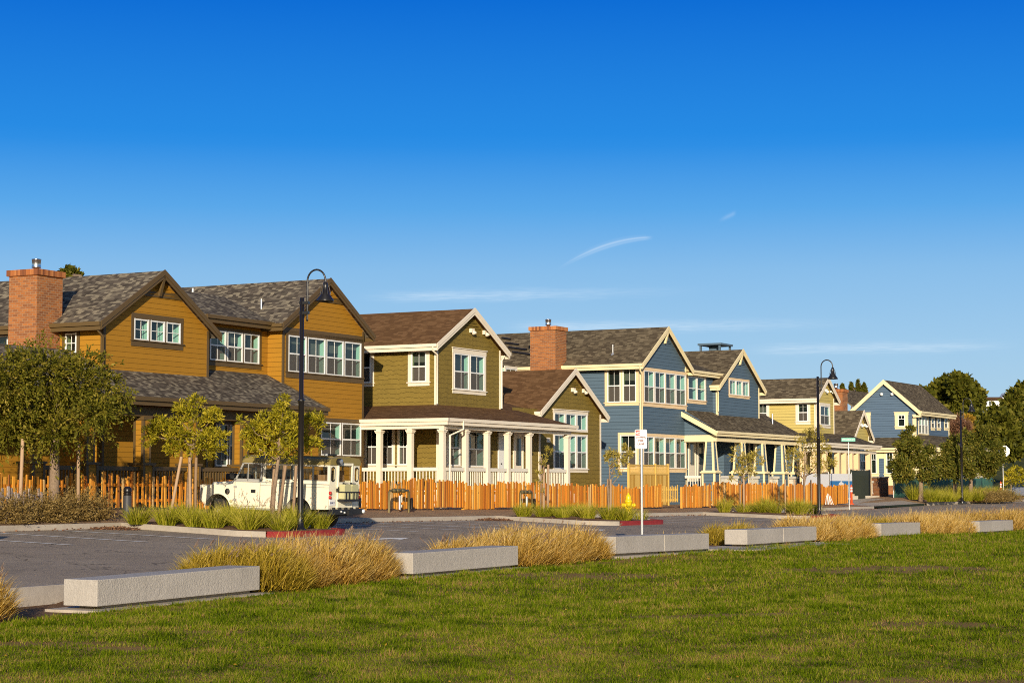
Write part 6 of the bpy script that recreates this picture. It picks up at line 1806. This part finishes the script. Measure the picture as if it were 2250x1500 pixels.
for (t, w) in ((55.2, 20.0), (56.2, 19.9), (57.4, 20.0), (58.6, 19.95), (59.4, 20.1), (56.0, 20.8), (58.2, 20.8)): dry(t, w, L5, 2400, plume=5, rmean=.6)
L6 = 'golden dry grass clump in the mass between the fifth bench and the farthest bench'
for (t, w) in ((65.4, 20.0), (66.6, 20.0), (67.8, 19.9), (69.2, 20.0), (70.6, 20.0), (66.2, 20.9), (68.6, 20.9), (70.4, 20.9)): dry(t, w, L6, 2000, plume=5, rmean=.6)
L7 = 'greenish tan grass clump behind the fifth bench'
for (t, w) in ((61.6, 21.0), (63.0, 20.9), (64.2, 20.8)): dry(t, w, L7, 1700, sc=.9, mat='dryg', plume=4)
L8 = 'golden dry grass clump right of and behind the farthest bench'
for (t, w) in ((77.6, 20.0), (78.8, 20.0), (80.2, 20.0), (81.6, 20.1), (83.2, 20.0), (85, 20.1), (73.4, 21.0), (75.0, 20.9), (76.6, 20.9), (78.4, 20.9), (80.6, 20.9), (83, 21), (86, 21), (88, 20.4)): dry(t, w, L8, 1700, plume=8, sc=1.05)
L9 = 'dark dry grass clump cut off by the left edge next to the nearest bench'
for (t, w) in ((20.75, 20.0), (19.9, 20.1), (19.0, 19.9)): dry(t, w, L9, 2000, plume=12, sc=.85)

FX = 'strappy green plant clumps in the planters'
def flax(t, w, label, n=300, ln=.62, z=None, group=FX, plume=0):
    z = z if z is not None else (road_z(t, w) + .14 if w < 36 else verge_z(t, w))
    k = random.uniform(.72, 1.25); t += random.uniform(-.18, .18); w += random.uniform(-.15, .15)
    grass_clump('strappy_plant', t, w, z, label, 'plant', group, 'flax', int(n * k * 1.3), .24, ln * k, .019, random.uniform(.6, .95), .55, plume, rmean=random.uniform(.42, .62))
P1 = 'strappy yellow-green plant in the left planter below the young trees and lamp'
for (t, w) in ((43.3, 35.2), (43.3, 34.4), (43.2, 33.5), (43.2, 32.6), (43.2, 31.7), (43.8, 31.1), (44.2, 33.8), (44.2, 32.7), (44.4, 31.9), (45.2, 31.3), (45.3, 33.2), (45.7, 31.9), (46.1, 31.3), (44.3, 34.8), (46.0, 34.2), (45.9, 32.9)): flax(t, w, P1, plume=5 if w < 33.6 else 1)
P2 = 'strappy green plant in the middle planter around the hydrant'
for (t, w) in ((65.5, 35.2), (65.6, 34.2), (65.2, 33.3), (65.4, 32.4), (65.6, 31.6), (66.3, 31.9), (66.4, 33.0), (66.6, 34.3), (65.9, 31.1), (67.3, 34.0)): flax(t, w, P2, 300, .60)
flax(68.2, 31.3, 'small yellow-tipped strappy plant right of the hydrant behind the red kerb', 90, .6)
P3 = 'strappy green plant in the right planter around the second lamp'
for (t, w) in ((86.0, 35.3), (86.0, 34.4), (85.9, 33.5), (85.8, 32.6), (85.7, 31.8), (86.6, 32.2), (86.8, 33.4), (87.4, 31.9), (88.0, 32.6), (88.3, 31.7), (87.6, 34.5)): flax(t, w, P3, 230, .78)
P4 = 'strappy green plant in the far bed in front of the screened fence'
for t in np.arange(121.0, 141.0, 1.15):
    flax(t, 35.6 + random.uniform(-.3, .4), P4, 200, .95, .72); flax(t + .5, 37.0 + random.uniform(-.3, .3), P4, 200, 1.0, .85)

# low brown-green shrubs along the left verge and at the far right
SG = 'low shrubs in the verge'
def shrub(t, w, z, label, r, h, n, leaf, mat='shrub'):
    b = W(t, w, z)
    root = empty('low_shrub', b, label, 'shrub', SG)
    cl = [(random.uniform(-.4, .4) * r, random.uniform(-.4, .4) * r, h * .38, r * .72, 1 / 3) for _ in range(3)]
    V, T, rr = crown_sprays(cl, n, 7, .8, leaf, .28, sag=-.05, spread=.5)
    V[:, 2] = np.abs(V[:, 2]) * min(1.2, h / r)
    mesh_np('foliage', V, T, rr, M[mat], root)
    mb = MB(); mb.tube([(0, 0, -.1), (.02, 0, h * .4)], .03, 6); mb.build('stem', M['bark'], root)
S1 = 'low brown-green feathery shrub in the left verge below the gray fence'
for (t, w) in ((34.8, 36.5), (35.9, 36.6), (37.0, 36.5), (38.1, 36.6), (39.2, 36.5), (40.3, 36.6), (41.3, 36.5), (42.2, 36.6), (43.0, 36.8), (36.4, 37.2), (38.6, 37.2), (40.8, 37.2), (42.6, 37.3)): shrub(t, w, verge_z(t, w) - .02, S1, .62, .62, 420, .09)
S2 = 'rust brown low shrub at the right end of the far planting bed'
for (t, w) in ((131.0, 34.9), (132.6, 35.0), (134.4, 34.9), (136.2, 35.1), (138.0, 35.0)): shrub(t, w, .62, S2, .9, .7, 300, .16)

# ------------------------------------------------------------------- lawn blades (uncountable)
def lawn():
    Vs = []; Ts = []; Rs = []; off = 0
    for (d0, d1, dens, sc) in ((16.6, 19, 2700, .9), (19, 22.5, 2300, 1.0), (22.5, 27, 1700, 1.15), (27, 33, 1150, 1.35), (33, 42, 700, 1.6), (42, 58, 380, 2.0), (58, 92, 170, 2.7)):
        hw = .30 * d1 + 1.2
        n = int(dens * (d1 - d0) * 2 * hw)
        X = rng.uniform(-hw, hw, n); Y = rng.uniform(d0, d1, n)
        keep = np.abs(X) < .295 * Y + 1.2
        w = -X * CA + Y * SA; t = X * SA + Y * CA
        keep &= w < 19.28 + .06 * np.sin(t * 3)
        # thin out the bare earth patches
        for (px_, py_, rx, ry) in BARE:
            q = ((X - px_) / rx) ** 2 + ((Y - py_) / ry) ** 2
            q = q + .5 * (np.sin(X * 5.1 + px_) * np.sin(Y * 2.3) - .2)
            keep &= ~((q < 1.0) & (rng.uniform(0, 1, n) < .96 * np.clip((1.25 - 1.25 * q) * rng.uniform(.5, 1.5, n), 0, 1)))
        X, Y, t, w = X[keep], Y[keep], t[keep], w[keep]; n = len(X)
        Z = np.interp(t, [p for p in TT], [ZL(p) for p in TT]) + np.where(w < 19, .035 * np.sin(t * .45 + w * .3) + .03 * np.sin(w * .7 - t * .21 + 1), 0)
        clump = .5 + .5 * np.sin(X * 7.1 + 2 * np.sin(Y * 3.3)) * np.sin(Y * 5.3 + 2 * np.sin(X * 2.7))
        L = .058 * sc ** .75 * rng.uniform(.5, 1.3, n) * (.6 + 1.0 * clump ** 2); wd = .0105 * sc * rng.uniform(.7, 1.3, n)
        az = rng.uniform(0, 2 * math.pi, n); le = L * rng.uniform(.2, .95, n)
        ta = rng.uniform(0, 2 * math.pi, n)
        P = np.stack([X, Y, Z - .008], 1)
        S = np.stack([np.cos(ta), np.sin(ta), np.zeros(n)], 1) * wd[:, None] / 2
        tip = P + np.stack([np.cos(az) * le, np.sin(az) * le, np.sqrt(np.maximum(L ** 2 - le ** 2 * .8, 1e-5))], 1)
        V = np.stack([P - S, P + S, tip], 1).reshape(-1, 3)
        Vs.append(V); Ts.append(np.arange(3 * n).reshape(n, 3) + off); off += 3 * n
        r = rng.normal(.44, .20, n) + .12 * (clump - .5)
        odd = rng.uniform(0, 1, n); r = np.where(odd > .975, rng.uniform(.75, .95, n), r)
        Rs.append(np.clip(r, 0, 1))
    o = mesh_np('lawn_grass', np.concatenate(Vs), np.concatenate(Ts), np.concatenate(Rs), M['lawn'])
    tag(o, 'short mown green lawn grass with brownish bare patches', 'grass', None, 'stuff')
TT = np.arange(-60, 176, 1.0)
def gp(x, y):
    a, b_, c = ray(x, y); k = -HC / c; return a * k, b_ * k
BARE = []
for (x, y, rx, ry) in ((1290, 1268, 2.0, 1.3), (1905, 1262, 2.6, 1.6), (2060, 1258, 1.6, 1.2), (2060, 1365, .9, .5), (2150, 1470, 1.9, .75), (440, 1372, .55, .3), (60, 1392, 1.3, .35), (1180, 1245, .9, .9), (1690, 1345, .7, .4), (1500, 1345, 1.0, .5), (250, 1400, .8, .25)):
    X, Y = gp(x, y); BARE.append((X, Y, rx, ry))
lawn()
# fallen leaves and litter on the road edge: little dry heaps by the kerb corners
for (t, w, lab) in ((43.1, 35.5, 'small heap of dry brown leaves in the kerb corner left of the left planter'), (64.6, 35.5, 'small heap of dry leaves in the kerb corner left of the middle planter')):
    n = 500; a = rng.uniform(0, 6.28, n); rr = np.sqrt(rng.uniform(0, 1, n))
    C = np.stack([rr * np.cos(a) * .75, rr * np.sin(a) * .45, rng.uniform(0, .10, n) * (1 - rr) + .01], 1)
    V, T = leaf_quads(C, unit(rdir(n) * [1, 1, .4]), .09, .04)
    o = mesh_np('leaf_litter', V, T, rng.uniform(0, 1, n), M['rust']); o.location = W(t - .75, w, road_z(t - .75, w)); tag(o, lab, 'leaf litter', None, 'stuff')

# blown leaves scattered over the turf
def scatter():
    n = 260
    Y = 17 + 34 * rng.uniform(0, 1, n) ** 1.4; X = rng.uniform(-.29, .29, n) * Y
    w = -X * CA + Y * SA; k = w < 20.6
    X, Y, w = X[k], Y[k], w[k]; t = X * SA + Y * CA; n = len(X)
    Z = np.array([lawn_z(a, min(b_, 19.2)) for a, b_ in zip(t, w)])
    D = rdir(n); D[:, 2] *= .3; D = unit(D)
    V, T = leaf_quads(np.stack([X, Y, Z + .045], 1), D, rng.uniform(.02, .045, n), .02)
    tag(mesh_np('fallen_leaves', V, T, rng.uniform(.3, 1, n), M['gold']), 'dry fallen leaves scattered on the lawn', 'leaves', None, 'stuff')
    # leaves and grit in the gutters along the far kerb
    n = 900
    t = rng.uniform(20, 110, n); w = 35.9 - np.abs(rng.normal(0, .22, n))
    P = np.array([tuple(W(a, b_, road_z(a, b_) + .02)) for a, b_ in zip(t, w)])
    D = rdir(n); D[:, 2] *= .3; D = unit(D)
    V, T = leaf_quads(P, D, rng.uniform(.05, .10, n), .05)
    tag(mesh_np('gutter_leaves', V, T, rng.uniform(0, 1, n), M['rust']), 'dry brown leaves gathered along the far kerb gutter', 'leaves', None, 'stuff')
scatter()
# ---------------------------------------------------------------- sky, sun, camera
SUN_EL, SUN_AZ = R(13.8), R(0.5)       # light travels towards azimuth SUN_AZ east of +Y
scn = bpy.context.scene
wd = bpy.data.worlds.new('World'); scn.world = wd; wd.use_nodes = True
nt = wd.node_tree; nt.nodes.clear()
out = nd(nt, 'ShaderNodeOutputWorld'); bg = nd(nt, 'ShaderNodeBackground')
sky = nd(nt, 'ShaderNodeTexSky'); sky.sky_type = 'NISHITA'; sky.sun_disc = False
sky.sun_elevation = SUN_EL; sky.sun_rotation = math.pi + SUN_AZ
sky.air_density = 1.0; sky.dust_density = .3; sky.ozone_density = 2.0
tc = nd(nt, 'ShaderNodeTexCoord'); sp = nd(nt, 'ShaderNodeSeparateXYZ'); nt.links.new(tc.outputs['Generated'], sp.inputs[0])
X, Y, Z = sp.outputs
el = mth(nt, 'MULTIPLY', mth(nt, 'ARCSINE', mth(nt, 'MINIMUM', mth(nt, 'MAXIMUM', Z, -.99), .99)), 180 / math.pi)     # degrees above the horizon
az = mth(nt, 'MULTIPLY', mth(nt, 'ARCTAN2', X, Y), 180 / math.pi)
SKY_STR = .10
# grade of the sky by elevation (deep polarised blue overhead, pale at the horizon)
GRADE = [(-2, (.48, .66, .77)), (0, (.48, .67, .79)), (2.2, (.43, .64, .80)), (4.2, (.345, .59, .83)), (6.2, (.25, .515, .825)), (8.0, (.105, .395, .82)), (10.0, (.022, .265, .78)), (14.2, (.004, .15, .66)), (30, (.004, .08, .38)), (90, (.006, .05, .24))]
GRADE = [(e, tuple(v / 1.165 for v in c)) for e, c in GRADE]
e01 = mth(nt, 'DIVIDE', mth(nt, 'ADD', el, 2.0), 92.0)
g = ramp(nt, e01, [((e + 2) / 92.0, c) for e, c in GRADE])
# relative brightness of the physical sky still modulates the graded colour
cmb = nd(nt, 'ShaderNodeCombineXYZ'); nt.links.new(X, cmb.inputs[0]); nt.links.new(Y, cmb.inputs[1]); nt.links.new(mth(nt, 'MAXIMUM', Z, .02), cmb.inputs[2])
nt.links.new(cmb.outputs[0], sky.inputs[0])
skyc = mixc(nt, 1.0, sky.outputs[0], (SKY_STR, SKY_STR, SKY_STR), 'MULTIPLY')
side = mth(nt, 'MULTIPLY', mth(nt, 'ADD', Y, 1.0), .5)      # 1 away from the sun
base = mixc(nt, mth(nt, 'MINIMUM', mth(nt, 'MULTIPLY', side, 1.15), 1.0), skyc, g)
# thin cirrus and old contrails
def pel(x, y):
    a, b, c = ray(x, y); return math.degrees(math.atan2(a, b)), math.degrees(math.atan2(c, math.hypot(a, b)))
def smooth(v, a, b):
    n = nd(nt, 'ShaderNodeMapRange'); n.interpolation_type = 'SMOOTHSTEP'; n.clamp = True
    val(nt, n.inputs[0], v); n.inputs[1].default_value = a; n.inputs[2].default_value = b; n.inputs[3].default_value = 0; n.inputs[4].default_value = 1
    return n.outputs[0]
def gauss(v, s): return mth(nt, 'POWER', 2.718, mth(nt, 'MULTIPLY', mth(nt, 'MULTIPLY', v, v), -1 / (2 * s * s)))
cv = nd(nt, 'ShaderNodeCombineXYZ'); nt.links.new(mth(nt, 'MULTIPLY', az, .5), cv.inputs[0]); nt.links.new(mth(nt, 'MULTIPLY', el, 5.0), cv.inputs[1])
streak = noise(nt, 1.6, 5, cv.outputs[0])
cv2 = nd(nt, 'ShaderNodeCombineXYZ'); nt.links.new(mth(nt, 'MULTIPLY', az, 1.1), cv2.inputs[0]); nt.links.new(mth(nt, 'MULTIPLY', el, 22.0), cv2.inputs[1])
fine = noise(nt, 1.5, 4, cv2.outputs[0])
cloud = None
def addc(m):
    global cloud
    cloud = m if cloud is None else mth(nt, 'MAXIMUM', cloud, m)
for (x0, y0, x1, y1, s, op, f0, f1) in ((760, 653, 1620, 636, .10, .34, .25, .8), (1090, 719, 1980, 709, .10, .34, .15, .7), (1620, 768, 2260, 758, .09, .28, .2, .3), (900, 770, 1500, 762, .16, .2, .2, .3)):
    a0, e0 = pel(x0, y0); a1, e1 = pel(x1, y1)
    line = mth(nt, 'ADD', e0, mth(nt, 'MULTIPLY', mth(nt, 'SUBTRACT', az, a0), (e1 - e0) / (a1 - a0)))
    dv = mth(nt, 'SUBTRACT', el, mth(nt, 'ADD', line, mth(nt, 'MULTIPLY', mth(nt, 'SUBTRACT', streak, .5), .25)))
    m = mth(nt, 'MULTIPLY', gauss(dv, s), mth(nt, 'MULTIPLY', smooth(az, a0, lerp(a0, a1, f0)), smooth(az, a1, lerp(a0, a1, 1 - f1))))
    m = mth(nt, 'MULTIPLY', m, mth(nt, 'MULTIPLY', smooth(fine, .1, .75), op)); addc(m)
# the comet-shaped wisp
a0, e0 = pel(1215, 598); a1, e1 = pel(1438, 522); am, em = pel(1310, 537)
u = mth(nt, 'DIVIDE', mth(nt, 'SUBTRACT', az, a0), a1 - a0)
# elevation along the wisp: rises steeply then levels off
cur = mth(nt, 'ADD', e0, mth(nt, 'MULTIPLY', mth(nt, 'SUBTRACT', 1.0, mth(nt, 'POWER', mth(nt, 'MAXIMUM', mth(nt, 'SUBTRACT', 1.0, u), 0.0), 2.0)), (e1 - e0) * 1.0))
wv = mth(nt, 'ADD', .035, mth(nt, 'MULTIPLY', mth(nt, 'MULTIPLY', u, mth(nt, 'SUBTRACT', 1.05, u)), .20))
q = mth(nt, 'DIVIDE', mth(nt, 'SUBTRACT', el, cur), wv)
m = mth(nt, 'MULTIPLY', gauss(q, .62), mth(nt, 'MULTIPLY', smooth(u, 0.0, .45), smooth(u, 1.0, .90)))
strand = mth(nt, 'ADD', .72, mth(nt, 'MULTIPLY', mth(nt, 'SINE', mth(nt, 'MULTIPLY', q, 5.5)), .28))
addc(mth(nt, 'MULTIPLY', mth(nt, 'MULTIPLY', m, strand), .30))
a0, e0 = pel(1575, 487); a1, e1 = pel(1618, 467)
u = mth(nt, 'DIVIDE', mth(nt, 'SUBTRACT', az, a0), a1 - a0)
line = mth(nt, 'ADD', e0, mth(nt, 'MULTIPLY', u, e1 - e0))
addc(mth(nt, 'MULTIPLY', mth(nt, 'MULTIPLY', gauss(mth(nt, 'SUBTRACT', el, line), .045), mth(nt, 'MULTIPLY', smooth(u, 0, .6), smooth(u, 1.05, .8))), .12))
fin = mixc(nt, cloud, base, (.78, .86, .92))
nt.links.new(fin, bg.inputs[0]); bg.inputs[1].default_value = 1.0
nt.links.new(bg.outputs[0], out.inputs[0])

sl = bpy.data.lights.new('sun', 'SUN'); sl.energy = 4.8; sl.angle = R(.5); sl.color = (1.0, .87, .68)
so = bpy.data.objects.new('sun', sl); COL.objects.link(so)
dv = Vector((math.sin(SUN_AZ) * math.cos(SUN_EL), math.cos(SUN_AZ) * math.cos(SUN_EL), -math.sin(SUN_EL)))
so.rotation_euler = dv.to_track_quat('-Z', 'Y').to_euler(); so.location = (0, -20, 30)

cam = bpy.data.cameras.new('camera'); co = bpy.data.objects.new('camera', cam); COL.objects.link(co)
cam.sensor_width = 36; cam.lens = FPX / 2250 * 36; cam.clip_end = 8000; cam.clip_start = .1
co.location = (0, 0, HC); co.rotation_euler = (math.pi / 2 + PITCH, 0, 0)
scn.camera = co
scn.view_settings.view_transform = 'Standard'; scn.view_settings.look = 'None'; scn.view_settings.exposure = 0.22; scn.view_settings.gamma = 1
scn.cycles.filter_width = 1.0; scn.cycles.use_denoising = False
scn.cycles.max_bounces = 8; scn.cycles.transparent_max_bounces = 16; scn.cycles.sample_clamp_indirect = 6
